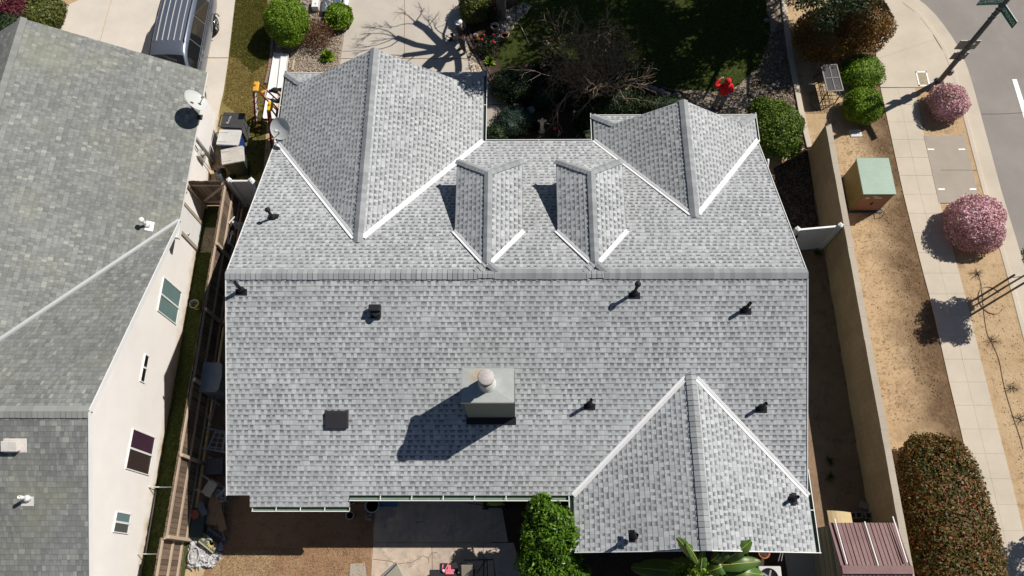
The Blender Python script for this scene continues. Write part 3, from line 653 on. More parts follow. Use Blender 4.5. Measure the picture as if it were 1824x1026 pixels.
b=MB(); b.tube([(NX+.06,14.75,1.9),(NX+.06,14.75,.0)],.045,8); b.box(NX,NX+.14,14.2,14.5,.9,1.35); b.lathe((NX+.16,14.35,1.2),[(.0,0),(.09,0),(.09,.12),(0,.14)],12); b.tube([(NX+.06,14.4,1.4),(NX+.06,14.5,2.2)],.025,6); b.tube([(NX+.06,14.3,.9),(NX+.08,14.3,.3),(NX+.3,14.3,.15)],.02,6)
b.build('electric_meter',M('meter_grey',(.42,.41,.39),.5,.15),**N_)
b=MB(); b.tube([(NX+.02,2.85,.55),(NX+.5,2.85,.5),(NX+1.05,2.87,.5)],.018,6); b.tube([(NX+.02,2.85,.55),(NX+.03,2.82,.05)],.02,6); b.tube([(NX+.03,.9,.5),(NX+1.0,.9,.45)],.015,6); b.tube([(NX+.03,2.82,.05),(NX+.04,.9,.05)],.02,6); b.build('pipe',WHITE,**N_)
b=MB(); b.lathe((NX+.06,12.5,1.75),[(.0,0),(.07,0),(.09,.14),(.03,.2),(0,.2)],10); b.box(NX,NX+.05,12.42,12.58,1.8,1.98); b.build('porch_lamp',M('brass_lamp',(.35,.22,.12),.4),**N_)
vent(262,402,(nx,ny,nz),nE,.40,.05,.095,WHITE,NB,(.16,.12)); vent(49,888,(nx,ey,ez),nSb,.36,.045,0,M('pale_vent',(.72,.71,.68),.5),NB,(.16,.12))
c=onp(24,795,(nx,ey,ez),nSb); X=Matrix.Translation(c)@Matrix.Rotation(math.atan(te),4,'X')
b=MB(); b.box(-.22,.20,-.10,.16,.02,.17,X=X); b.box(-.26,.34,-.16,.2,-.01,.014,X=X); b.build('roof_vent',M('pale_stained',(.68,.64,.60),.5,.15,6),bevel=.02,**N_)

# ================================================================ VEGETATION
def inpoly(P,poly):
    x,y=P[:,0],P[:,1]; r=np.zeros(len(P),bool); k=len(poly)
    for i in range(k):
        x0,y0=poly[i][:2]; x1,y1=poly[(i+1)%k][:2]
        c=((y0>y)!=(y1>y)); xx=(x1-x0)*(y-y0)/((y1-y0)+1e-12)+x0; r^=c&(x<xx)
    return r
def scatter(poly,n,g):
    p=np.array([q[:2] for q in poly]); lo,hi=p.min(0),p.max(0); out=np.zeros((0,2))
    while len(out)<n:
        c=g.uniform(lo,hi,(n*2,2)); out=np.vstack([out,c[inpoly(c,p)]])
    return out[:n]
def unit(a): return a/(np.linalg.norm(a,axis=-1,keepdims=True)+1e-9)
def lumpf(g,amp,freq):
    K=g.normal(size=(7,3))*freq; ph=g.uniform(0,6.28,7)
    return lambda d: 1+amp*np.sin(d@K.T+ph).sum(1)/3.5
def cubesphere(k=8):
    vs=[];fs=[]
    for ax in range(3):
        for s in (-1,1):
            b=len(vs)
            for i in range(k+1):
                for j in range(k+1):
                    p=[0,0,0]; p[ax]=s; p[(ax+1)%3]=math.tan((i/k-.5)*math.pi/2); p[(ax+2)%3]=math.tan((j/k-.5)*math.pi/2)*s; vs.append(p)
            for i in range(k):
                for j in range(k): fs.append((b+i*(k+1)+j,b+(i+1)*(k+1)+j,b+(i+1)*(k+1)+j+1,b+i*(k+1)+j+1))
    return unit(np.array(vs,float)),np.array(fs)
CSV,CSF=cubesphere()
def leafquads(pos,nrm,size,g,asp=.55,var=.35,jit=.8,droop=0):
    n=len(pos); nn=unit(nrm+g.normal(size=(n,3))*jit); t=np.cross(nn,g.normal(size=(n,3))); t=unit(t); bt=np.cross(nn,t)
    s=size*(1+g.uniform(-var,var,(n,1))); L=t*s*.5; Wd=bt*s*.5*asp
    v=np.stack([pos-L,pos-Wd*1.0+L*.1,pos+L-nn*s*.12,pos+Wd*1.0+L*.1],1).reshape(-1,3)
    if droop: v[:,2]-=0
    return v,np.arange(4*n).reshape(-1,4)
def blob(c,rad,n,size,seed,amp=.10,freq=3.,p=2.,core=.82,zmin=-.35,asp=.55,depth=.22,jit=.8):
    g=np.random.default_rng(seed); lf=lumpf(g,amp,freq); rad=V(rad); c=V(c)
    def shape(d):
        k=(np.abs(d)**p).sum(1,keepdims=True)**(-1/p); return d*k
    d=unit(g.normal(size=(int(n*1.7),3))); d=d[d[:,2]>zmin][:n]
    r=(lf(d)*(1-depth*g.uniform(0,1,len(d))**2+g.normal(size=len(d))*.018))[:,None]
    pos=c+shape(d)*rad*r; v,f=leafquads(pos,d/rad*rad.mean(),size,g,asp,jit=jit)
    if core:
        cv=c+shape(CSV)*rad*(lf(CSV)*core)[:,None]; cv[:,2]=np.maximum(cv[:,2],.01); f=np.vstack([f,CSF+len(v)]); v=np.vstack([v,cv])
    return v,f
def merge(parts):
    vs=[];fs=[];k=0
    for v,f in parts: vs.append(v); fs.append(f+k); k+=len(v)
    return np.vstack(vs),np.vstack(fs)
def stems(b,x,y,h,n,r,spread,g,m=0):
    for i in range(n):
        a=g.uniform(0,6.28); s=g.uniform(.2,1)*spread
        b.tube([(x+math.cos(a)*.05,y+math.sin(a)*.05,-.02),(x+math.cos(a)*s*.5,y+math.sin(a)*s*.5,h*.5),(x+math.cos(a)*s,y+math.sin(a)*s,h)],[r,r*.8,r*.4],5)
def shrub(name,label,x,y,rad,n,size,mt,seed,cat='shrub',group=None,blobs=None,stem=True,**k):
    t=thing(name,label,cat,(x,y,0),0,group); parts=[blob((x,y,rad[2]*k.pop('cz',.5)),rad,n,size,seed,**k)] if rad is not None else []
    for q in blobs or []: parts.append(blob(*q,**k))
    v,f=merge(parts); link('foliage',rawmesh('foliage',v,f,mt),t,True)
    if stem:
        b=MB(); stems(b,x,y,.35,5,.02,.15,np.random.default_rng(seed)); b.build('stem',BARK,t,world=True)
    return t
LG=leafmat('bright_green_leaves',[(.06,.13,.008),(.12,.215,.012),(.18,.30,.016),(.25,.38,.03)])
LG2=leafmat('mid_green_leaves',[(.025,.055,.006),(.06,.115,.01),(.12,.19,.016),(.19,.27,.03)])
LD=leafmat('dark_green_leaves',[(.012,.028,.010),(.02,.042,.014),(.03,.058,.018),(.045,.075,.025)])
LY=leafmat('olive_leaves',[(.04,.06,.012),(.07,.095,.018),(.12,.14,.025),(.17,.18,.035)])
LRED=leafmat('red_tip_leaves',[(.03,.05,.012),(.065,.09,.016),(.10,.075,.018),(.05,.075,.014),(.17,.06,.018),(.10,.13,.022),(.32,.075,.02),(.24,.26,.10),(.06,.09,.018)],pw=.45)
LREDD=leafmat('copper_leaves',[(.08,.05,.015),(.16,.075,.017),(.24,.10,.02),(.16,.13,.025),(.30,.12,.025),(.06,.07,.015)],pw=.4)
LPINK=leafmat('pink_blossom',[(.48,.20,.23),(.66,.36,.40),(.78,.52,.55),(.82,.62,.65),(.55,.27,.31),(.28,.16,.11)],.15)
LBURG=leafmat('burgundy_leaves',[(.06,.012,.018),(.12,.02,.03),(.2,.04,.06)])
LYEL=leafmat('yellow_green_leaves',[(.16,.14,.03),(.22,.20,.03),(.08,.09,.02)])
LLUSH=leafmat('lush_leaves',[(.045,.11,.008),(.08,.17,.012),(.12,.24,.018),(.18,.33,.035)],.35,.4)
LBLUE=leafmat('blue_green_needles',[(.025,.05,.035),(.04,.075,.05),(.06,.10,.07)])

shrub('flowering_shrub','smaller round shrub covered in pink blossom beside the foot of the street sign pole',16.25,17.0,(.66,.72,.60),4600,.075,LPINK,11,group='pink flowering shrubs in the parkway strip',amp=.09,freq=4.5,depth=.32,cz=.7,p=2.5)
shrub('flowering_shrub','larger round shrub covered in pink blossom at the lower end of the concrete vault slab',16.05,11.85,(.96,.98,.78),9000,.08,LPINK,12,group='pink flowering shrubs in the parkway strip',amp=.09,freq=4.,depth=.32,cz=.7,p=2.5)
shrub('round_shrub','clipped bright green ball shrub crossed by the pole shadow',13.0,16.82,(.74,.72,.62),6500,.06,LG,13,amp=.07,freq=4,depth=.2,cz=.75)
shrub('low_shrub','bright green clipped shrub between the red shrub and the sidewalk',13.3,18.5,(.84,.78,.5),6500,.06,LG,14,amp=.09,freq=4,depth=.22,cz=.7)
shrub('red_shrub','big rounded shrub with copper red leaves at the corner of the yard',12.75,20.2,None,0,0,LREDD,15,blobs=[((13.0,20.2,1.15),(1.35,1.35,1.0),9000,.085,151),((11.75,19.75,.9),(1.1,1.2,.85),5200,.085,152),((13.3,21.4,1.0),(1.0,.9,.9),3000,.085,153)],amp=.07,freq=4,depth=.2)
shrub('round_shrub','dense green shrub at the corner of the house next to the block wall end',9.38,15.62,None,0,0,LG2,16,blobs=[((9.4,15.6,.85),(.98,1.12,.8),8000,.085,161),((9.0,16.2,.9),(.55,.6,.6),2000,.085,162),((9.85,15.0,.7),(.5,.55,.6),1600,.08,163)],amp=.08,freq=4,depth=.2)
shrub('clipped_hedge','very large clipped hedge with mixed red and green leaves beside the block wall',12.95,1.5,None,0,0,LRED,17,cat='hedge',blobs=[((12.70,1.3,.9),(1.24,3.05,.95),32000,.092,171)],amp=.05,freq=5,p=2.8,depth=.3,jit=.95)
shrub('round_shrub','tall bright green shrub beside the neighbor lawn at the top left',-9.1,20.65,None,0,0,LG,18,blobs=[((-9.1,20.75,.8),(.86,.92,.75),7500,.075,181),((-9.0,20.2,.5),(.6,.5,.45),2000,.075,182)],amp=.07,freq=4,depth=.16)
shrub('low_shrub','leafy green shrub at the edge of the driveway beside the roofing rolls',-7.2,21.35,(.55,.6,.42),2600,.11,LG,19,amp=.12,freq=5,depth=.3,cz=.7)
q=at(845,8,.7); shrub('round_shrub','dark green and yellow tipped shrub to the right of the person in the white hat',q[0],q[1]+.1,(.62,.75,.65),4500,.08,LY,20,amp=.1,freq=4,depth=.25,cz=.7)
def pxshrub(name,label,px,py,z,rad,n,size,mt,seed,**k):
    q=at(px,py,z); return shrub(name,label,q[0],q[1],rad,n,size,mt,seed,cz=k.pop('cz',.6),**k)
pxshrub('juniper','dark spreading juniper beside the front walk',918,150,.4,(.98,.80,.5),6000,.07,LD,21,amp=.16,freq=5,depth=.4,cat='shrub')
pxshrub('rosemary_shrub','grey green bushy shrub beside the lower slabs of the front walk',916,212,.35,(.72,.66,.42),3800,.06,LBLUE,22,amp=.18,freq=6,depth=.5)
pxshrub('dark_shrub','dark leafy shrub below the bare twiggy tree',1085,178,.5,(1.25,.75,.65),6000,.08,LD,23,amp=.14,freq=5,depth=.35)
pxshrub('dark_shrub','dark leafy shrub just left of the small birdbath bowl',1112,140,.5,(.62,.8,.65),3200,.08,LD,24,amp=.14,freq=5,depth=.35)
pxshrub('white_flowering_hedge','low dark hedge dotted with white flowers against the bedroom wing gable',1180,186,.5,(1.3,.42,.5),4200,.07,LD,25,amp=.1,freq=6,depth=.35,cat='hedge')
pxshrub('dark_shrub','low dark shrub behind the white statue in the front bed',968,170,.3,(.8,.55,.35),2600,.08,LD,26,amp=.15,freq=5,depth=.4)
pxshrub('burgundy_shrub','burgundy leaved shrub at the top left corner of the picture',8,2,1.2,(.85,.85,.6),2800,.12,LBURG,27,amp=.15,freq=4,depth=.35)
pxshrub('green_shrub','yellow green shrub between the burgundy shrub and the neighbor driveway',66,18,.5,(1.1,.95,.5),5200,.11,LY,28,amp=.15,freq=5,depth=.35)
pxshrub('dark_shrub','dark shrub behind the peak of the neighbor roof',18,48,.6,(1.0,.8,.6),2500,.1,LD,29,amp=.15,freq=4,depth=.35)
q=at(582,98,.2)
def spiky(name,label,x,y,n,L,mt,seed,w=.035,h=.35,cat='plant',droop=.3):
    g=np.random.default_rng(seed); b=MB()
    for i in range(n):
        a=g.uniform(0,6.28); e=g.uniform(.25,1.3); l=L*g.uniform(.6,1); d=V((math.cos(a)*math.cos(e),math.sin(a)*math.cos(e),math.sin(e))); s=V((-math.sin(a),math.cos(a),0))*w
        p0=V((x,y,.02)); p1=p0+d*l*.55; p2=p0+d*l-V((0,0,droop*l*(1.3-e)*.5)); b.add([p0-s*.4,p0+s*.4,p1+s,p1-s,p2],[(0,1,2,3),(3,2,4)])
    return tag(b.build(name,mt),label,cat)
spiky('green_plant','small bright green leafy plant in the gravel bed above the garage roof corner',q[0],q[1],90,.42,LG,31,w=.05)
q=at(1033,225,.2); spiky('fern','dark green spreading fern between the wing roof and the statue',q[0],q[1],70,.75,LD,32,w=.06,droop=.6)
q=at(1055,210,.2)
spiky('garden_plant','low green plant in the front bed below the birdbath side of the white statue',at(955,228)[0],at(955,228)[1],60,.4,LD,33,w=.05)
q=at(872,110,.1); spiky('green_plant','bright green plant growing beside the brick bed edging',q[0],q[1],60,.36,LG,34,w=.05)
pxshrub('dark_shrub','dark mounded shrub between the juniper and the bare twiggy tree',985,118,.4,(.75,.6,.5),2600,.08,LD,61,amp=.15,freq=5,depth=.4)
pxshrub('dark_shrub','wide dark groundcover shrub below the bare twiggy tree trunk',1030,168,.25,(.95,.6,.35),3000,.075,LD,62,amp=.15,freq=5,depth=.4)
pxshrub('dark_shrub','dark shrub filling the corner beside the lowest front walk slab',885,238,.25,(.45,.4,.35),1500,.07,LD,63,amp=.15,freq=5,depth=.4)
# weeds by the block wall
for (px,py,l) in ((1456,452,'small pale weed in the dark soil strip beside the block wall, nearest the white gate'),(1478,822,'pale green weed on the shadow edge beside the rear wing roof'),(1477,850,'lower of the two weeds on the shadow edge beside the rear wing roof')):
    q=at(px,py); spiky('weed',l,q[0],q[1],26,.26,LY,px,w=.03,cat='weed')
def twiggy(b,x,y,h,n,r,g,spread=1.,levels=3,rad=.02,z0=0.,dirn=None):
    def go(p,d,L,w,lv):
        k=3; pts=[p]; 
        for i in range(k):
            d=unit(d+g.normal(size=3)*.22); p=p+d*L/k; pts.append(p)
        b.tube(pts,[w,w*.85,w*.7,w*.45],4 if w<.02 else 6)
        if lv>0:
            for j in range(g.integers(2,4)): go(pts[g.integers(2,4)],unit(d+g.normal(size=3)*.55),L*g.uniform(.55,.8),w*.6,lv-1)
    for i in range(n):
        a=g.uniform(0,6.28); e=V((math.cos(a)*spread*g.uniform(.3,1),math.sin(a)*spread*g.uniform(.3,1),1)) if dirn is None else unit(V(dirn)+g.normal(size=3)*.3)
        go(V((x+math.cos(a)*r,y+math.sin(a)*r,z0)),unit(e),h*g.uniform(.4,.6),rad,levels)
g=np.random.default_rng(5)
t=thing('dead_shrub','dry brown twiggy shrub between two green shrubs above the garage roof','shrub',(-8.0,20.4,0))
b=MB(); twiggy(b,-8.05,20.5,.8,60,.22,g,1.1,2,.011); b.build('branches',TWIGR,t,world=True)
v,f=blob((-8.05,20.45,.32),(.66,.72,.35),1500,.07,52,amp=.2,freq=5,core=0,depth=.7); link('dry_leaves',rawmesh('dry_leaves',v,f,leafmat('dead_leaves',[(.09,.04,.02),(.14,.07,.035),(.2,.12,.07)])),t,True)
q=at(1045,150)
t=thing('bare_tree','small bare twiggy ornamental tree with a few yellow leaves in the front yard bed','tree',(q[0],q[1],0)); tx,ty=q[0]+.05,q[1]-.35
b=MB(); b.tube([(tx,ty,-.05),(tx+.03,ty,.5),(tx,ty+.05,.9)],[.09,.075,.06],8); b.build('trunk',BARK,t,world=True)
b=MB(); twiggy(b,tx,ty+.03,2.4,16,.05,g,1.25,4,.034,.7); b.build('branches',TWIG,t,world=True)
v,f=merge([blob((tx+.1,ty+.3,1.9),(1.6,1.25,.9),900,.07,53,amp=.3,core=0,depth=.9),blob((tx+.55,ty-.4,1.1),(.9,.7,.5),260,.09,54,amp=.3,core=0,depth=.9)])
link('leaves',rawmesh('leaves',v,f,LYEL),t,True)
v,f=merge([blob((tx+.05,ty+.3,1.75),(1.55,1.25,.85),3800,.075,57,amp=.35,core=0,depth=.9),blob((tx-.3,ty-.35,1.2),(1.0,.7,.6),1800,.07,58,amp=.35,core=0,depth=.9)]); link('dry_leaves',rawmesh('dry_leaves',v,f,leafmat('tan_leaves',[(.12,.08,.05),(.22,.15,.10),(.34,.25,.18),(.16,.15,.05)])),t,True)
# big street-side tree north-east of the lawn: trunk and most of its crown stand beyond the top of the frame, it shades the lawn
t=thing('shade_tree','large dark green tree reaching in over the top right of the lawn','tree',(11.2,23.4,0))
b=MB(); b.tube([(11.2,23.4,-.1),(11.1,23.4,1.5),(11.2,23.3,3.2),(11.3,23.4,6.5)],[.42,.33,.28,.12],12)
for ex,ey,ez in ((8,22.5,6),(13.5,22,6),(9.5,20,5),(11,25.5,6.5),(7,21.5,5.5),(10.5,19.4,4.3),(12.3,19.5,4.4),(5.5,23.5,7),(7.2,20.2,6.8),(14.6,22.9,6.3),(16.8,22.9,6.3)): b.tube([(11.15,23.35,2.8),((11.2+ex)/2,(23.4+ey)/2,ez*.72),(ex,ey,ez)],[.16,.11,.04],7)
b.build('trunk',BARK,t,world=True)
cl=[]; gg=np.random.default_rng(77)
for i in range(95):
    a=gg.uniform(0,6.28); r=math.sqrt(gg.uniform(0,1)); cx=9.6+r*4.5*math.cos(a)*1.12; cyy=24.0+r*3.4*math.sin(a); cz=gg.uniform(5.4,9.5)-r*1.2
    cyy=max(cyy,19.0+.62*(cz-3))
    cl.append(blob((cx,cyy,cz),(gg.uniform(.7,1.15),gg.uniform(.7,1.1),gg.uniform(.35,.6)),420,.16,300+i,amp=.3,freq=4,core=0,zmin=-1,depth=.8))
for i in range(64):  # extra unseen clusters, added to shade the gravel, red shrub and front beds
    a=gg.uniform(0,6.28); r=math.sqrt(gg.uniform(0,1)); k=i%4
    c0=((7.3,19.9,6.9,2.0,1.6),(14.4,22.9,6.4,1.7,2.2),(15.9,22.3,6.3,1.5,1.3),(7.0,20.6,7.4,2.2,1.5))[k]
    cl.append(blob((c0[0]+r*c0[3]*math.cos(a),c0[1]+r*c0[4]*math.sin(a),c0[2]+gg.uniform(-.4,.5)),(gg.uniform(.55,.9),gg.uniform(.55,.85),gg.uniform(.3,.5)),380,.16,700+i,amp=.3,freq=4,core=0,zmin=-1,depth=.8))
for cx,cyy,cz,rr in ((10.3,18.7,3.9,.75),(11.1,18.75,3.9,.8),(9.3,19.1,4.2,.7),(10.7,18.2,3.5,.5),(11.9,18.9,3.7,.6),(9.8,18.7,4.0,.6),(12.2,19.6,4.3,.9),(11.2,19.6,4.4,.9),(10.2,19.6,4.5,.9),(9.1,19.8,4.6,.9),(8.2,19.9,5.,.8)):
    cl.append(blob((cx,cyy,cz),(rr,rr*.7,.35),520,.10,int(cx*100),amp=.3,freq=5,core=0,zmin=-1,depth=.8))
v,f=merge(cl); link('crown',rawmesh('crown',v,f,LD),t,True)
# second tree behind, beyond the frame, closes the shade over the lawn
t=thing('shade_tree','tall tree standing on the far side of the lawn, known only by its shade','tree',(7.4,26.6,0)) if False else None
# pollarded tree at the driveway: its limbs are seen only as the shadow across the concrete
bx,by=at(893,30)[:2]
t=thing('pollarded_tree','grey trunked tree at the top whose bare limbs throw a shadow on the driveway','tree',(bx,by,0))
K=(math.sin(R_(SUN_AZ))/math.tan(R_(SUN_EL)),math.cos(R_(SUN_AZ))/math.tan(R_(SUN_EL)))
def sp(px,py,z): q=at(px,py,.02); return (q[0]+K[0]*z,q[1]+K[1]*z,z)
b=MB(); b.tube([(bx,by,-.1),(bx,by,.3),(bx+.02,by+.02,1.6),sp(792,86,3.0)],[.27,.21,.18,.2],14)
limbs=[([(792,86,3.0),(776,70,3.4),(757,51,3.8),(739,40,4.1)],.13),([(792,86,3.0),(765,85,3.4),(739,80,3.9),(705,67,4.4)],.12),([(792,88,3.0),(770,92,3.3),(743,96,3.8),(718,99,4.2)],.12),([(792,88,3.0),(783,96,3.2),(766,108,3.5),(752,122,3.8)],.12),([(800,84,2.8),(814,100,2.9),(816,120,3.2),(815,136,3.5)],.12),([(792,84,3.0),(789,62,3.4),(797,40,3.9),(802,22,4.3)],.05),([(776,90,3.1),(775,105,3.4),(781,125,3.8)],.06)]
for pl,r in limbs:
    P=[sp(*q) for q in pl]; b.tube(P,[r*1.1,r,r*.95,r*.9][:len(P)],9)
tw=[([(739,40,4.1),(722,24,4.5),(700,22,4.9)],.02),([(739,40,4.1),(752,22,4.6),(744,4,5.)],.02),([(745,44,4.),(720,42,4.5),(697,50,4.9),(684,38,5.2)],.018),([(757,51,3.8),(770,38,4.2),(782,20,4.8)],.018),
 ([(705,67,4.4),(690,55,4.8),(668,50,5.2),(642,50,5.5)],.022),([(705,67,4.4),(684,60,4.8),(660,60,5.1),(640,62,5.4)],.02),([(705,67,4.4),(688,70,4.7),(660,74,5.1)],.018),([(705,67,4.4),(680,78,4.8),(655,84,5.2),(620,86,5.6)],.02),([(712,70,4.2),(690,86,4.6),(650,90,5.1),(608,92,5.6)],.02),([(718,99,4.2),(690,98,4.6),(650,100,5.)],.018),
 ([(718,99,4.2),(700,106,4.6),(670,112,5.)],.018),([(752,122,3.8),(735,128,4.2),(715,136,4.6)],.02),([(743,96,3.8),(725,110,4.3),(700,122,4.7)],.02),([(797,40,3.9),(808,25,4.3),(806,8,4.8)],.018),([(789,62,3.4),(775,52,3.8),(770,36,4.3)],.018),([(776,70,3.4),(764,40,4.2),(750,25,4.6)],.018),([(697,50,4.9),(680,48,5.2),(665,40,5.5)],.013),([(660,60,5.1),(650,68,5.3),(632,72,5.5)],.013)]
for pl,r in tw:
    P=[sp(*q) for q in pl]; b.tube(smooth([V(p) for p in P],1),list(np.linspace(r*1.3,r*.45,len(smooth([V(p) for p in P],1)))),5)
    g2=np.random.default_rng(int(pl[0][0]*pl[-1][1])); twiggy(b,P[-2][0],P[-2][1],.9,3,.01,g2,1,1,.011,P[-2][2],dirn=V(P[-1])-V(P[0]))
b.tube([(bx+.02,by,2.2),(bx+.6,by-1.6,4.4),(.8,17.9,6.0)],[.09,.06,.03],7)  # added limb beyond the frame, carries the shading leaf clumps
b.build('trunk',BARK,t,world=True)
cl=[blob((x,y,z),(.55,.42,.4),500,.11,int(900+x*10),amp=.3,core=0,zmin=-1,depth=.8) for x,y,z in ((.5,17.75,6.1),(1.1,17.8,6.3),(.1,18.0,6.2),(.75,17.4,5.9),(1.5,17.7,5.9),(1.3,18.2,6.1),(.5,18.3,6.3),(1.7,18.2,6.2))]  # leaf clumps added out of view to shade the garage roof corner
v,f=merge(cl); link('crown',rawmesh('crown',v,f,LD),t,True)
# lush tree in the back yard, in front of the rear wing gutter
t=thing('leafy_tree','bright green leafy young tree standing against the gutter of the rear wing','tree',(.95,.55,0))
b=MB(); b.tube([(.95,.5,-.05),(.93,.6,.8),(.9,.9,1.5),(.85,1.4,2.3)],[.06,.05,.04,.02],7)
for e in ((.3,1.3,1.9),(1.4,1.5,2.),(.6,.6,2.1),(1.3,.2,1.9),(1.5,-.2,1.6),(.5,-.1,1.6),(.75,2.,2.8)): b.tube([(.92,.8,1.2),((.92+e[0])/2,(.8+e[1])/2,e[2]*.72),e],[.03,.02,.01],5)
b.build('trunk',BARK,t,world=True)
cl=[];gg=np.random.default_rng(8)
for px,py,z,r in ((962,897,3.0,.26),(975,915,2.9,.34),(985,930,2.8,.36),(1002,925,2.7,.28),(955,925,2.6,.3),(1010,950,2.6,.34),(985,955,2.7,.38),(955,955,2.5,.36),(945,945,2.4,.24),(1015,965,2.5,.28),(965,985,2.3,.38),(1000,985,2.3,.36),(950,1000,2.1,.34),(985,1010,2.1,.38),(1015,1008,2.0,.3),(965,1026,1.9,.4),(1000,1032,1.9,.38),(1035,1022,1.8,.26),(1028,990,2.1,.16),(947,905,2.7,.14),(970,890,3.05,.16),(1005,940,2.2,.4),(970,940,2.2,.4),(940,1000,1.7,.3),(1030,1050,1.7,.4),(985,1060,1.8,.5)):
    q=at(px,py,z); cl.append(blob(q,(r*1.05,r*1.05,r*.8),int(950*r*r/.1+60),.125,int(px*3+py),amp=.35,freq=6,core=0,zmin=-1,depth=.85,asp=.42))
v,f=merge(cl); link('crown',rawmesh('crown',v,f,LLUSH),t,True)
# bananas
BAN=leafmat('banana_leaf',[(.08,.16,.03),(.11,.21,.04),(.07,.13,.03)],.3,.35); BMID=M('banana_midrib',(.42,.42,.09),.5); BST=M('banana_stem',(.22,.27,.09),.6,.3,8)
t=thing('banana_plant','banana plant with broad torn leaves against the rear wing eave','plant',(5.6,.2,0))
b=MB(); 
for x,y,h in ((5.05,.2,3.2),(5.7,.0,2.8)): b.tube([(x,y,-.02),(x+.03,y,h*.6),(x,y+.05,h)],[.11,.09,.05],9)
b.build('stem',BST,t,world=True)
def banana(A,B,w,lift=.18,roll=0.,seed=1):
    A,B=V(A),V(B); d=B-A; L=np.linalg.norm(d); d/=L; s=np.cross(d,(0,0,1)); s/=np.linalg.norm(s); up=np.cross(s,d); s=s*math.cos(roll)+up*math.sin(roll); up=np.cross(s,d)
    r=random.Random(seed); n=14; b=MB(); mid=[];rows=[]
    for i in range(n+1):
        u=i/n; c=A+d*L*u+V((0,0,lift*math.sin(math.pi*min(u*1.1,1))-.12*u*u)); ww=w*(math.sin(math.pi*min(1,u*.92+.06))**.6)
        mid.append(c); k1=r.uniform(.72,1) if r.random()<.3 else 1; k2=r.uniform(.72,1) if r.random()<.3 else 1
        rows.append([c-s*ww*k1-up*ww*.18,c-s*ww*.5+up*ww*.10,c,c+s*ww*.5+up*ww*.10,c+s*ww*k2-up*ww*.18])
    vs=[p for q in rows for p in q]; b.add(vs,[(i*5+j,i*5+j+1,i*5+j+6,i*5+j+5) for i in range(n) for j in range(4)],smooth=True)
    o=b.build('leaf',BAN,t,world=True); b=MB(); b.tube([m_+up*.012 for m_ in mid],list(np.linspace(.02,.006,n+1)),5); b.build('midrib',BMID,parent=o,world=True)
def B(px,py,z,qx,qy,z2,w,lift=.15,roll=0,seed=1): banana(at(px,py,z),at(qx,qy,z2),w,lift,roll,seed)
B(1240,1000,3.3,1208,957,4.25,.15,.05,.5,1); B(1243,1003,3.3,1224,968,4.15,.13,.08,-.6,9); B(1288,1000,3.0,1341,963,3.75,.19,.12,.2,2); B(1272,1008,2.9,1357,1000,3.2,.20,.15,0,3); B(1292,1016,2.7,1362,1024,2.8,.26,.12,.15,4); B(1262,1018,2.8,1296,1006,3.1,.22,.1,0,5); B(1270,1003,2.9,1300,972,3.6,.18,.1,.3,6); B(1240,1015,2.2,1195,1000,1.6,.28,.1,0,7); B(1230,1020,1.6,1125,1010,1.0,.30,.1,0,8); B(1243,1036,2.9,1254,978,3.7,.15,.05,.2,12); B(1300,1026,2.4,1330,1044,2.6,.22,.1,0,10); B(1236,1030,2.4,1200,1046,2.4,.22,.1,0,11); B(1268,998,3.0,1283,985,3.5,.14,.05,.3,14)
v,f=merge([blob(at(1245,1012,3.1),(.25,.3,.25),200,.13,91,core=0,depth=.8),blob(at(1215,1020,2.4),(.35,.25,.2),180,.12,92,core=0,depth=.8)]); link('young_leaves',rawmesh('young_leaves',v,f,LG),t,True)
# street saplings with stakes: crown and stakes lean over the street side, shadows cross the sidewalk
SP=leafmat('sapling_leaves',[(.08,.16,.015),(.13,.24,.02),(.18,.30,.03)])
def sapling(x,y,label,cb,h=3.4,stakes=((.1,-.42,2.35),(.1,.42,2.35))):
    t=thing('sapling',label,'tree',(x,y,0),0,'staked saplings in the parkway strip')
    b=MB(); b.tube([(x,y,-.03),(x+.03,y,1.2),(x,y+.02,h*.75),(x,y,h)],[.035,.03,.02,.01],7); b.build('trunk',BARK,t,world=True)
    st=M('stake_wood',(.16,.12,.09),.8)
    for sx_,sy_,hs in stakes:
        b=MB(); b.tube([(x+sx_,y+sy_,-.05),(x+sx_,y+sy_,hs)],.036,7); b.build('stake',st,t,world=True)
        b=MB(); b.tube([(x+sx_,y+sy_,hs*.8),(x+.01,y,hs*.78)],.012,5); b.build('tie',BLACK,t,world=True)
    cl=[blob((x+a,y+c,z),(r,r,r*.8),int(620*r*r/.1),.09,int(500+a*50+z*9),amp=.3,core=0,zmin=-1,depth=.8) for a,c,z,r in cb]
    v,f=merge(cl); link('crown',rawmesh('crown',v,f,SP),t,True)
CBL=[(-.05,.0,2.8,.5),(.35,.3,2.7,.42),(-.45,-.3,2.7,.42),(.2,-.5,2.8,.4),(.1,.0,3.5,.45),(-.3,.35,3.2,.42),(.45,-.25,3.3,.4),(.0,.0,3.95,.35),(-.5,.15,2.4,.32),(.3,.3,2.35,.28),(-.55,.5,2.75,.26)]
sx,sy=16.88,9.68
sapling(sx,sy,'staked sapling with a tree shadow falling across the sidewalk, beside the loop of hose',CBL,stakes=((-.42,-.05,1.22),(-.32,-.42,2.0)))
sapling(sx+.15,1.95,'staked sapling at the lower right edge whose stakes shade the sidewalk beside the hedge',[(a,c,z+.1,r*.8) for a,c,z,r in CBL[:6]])
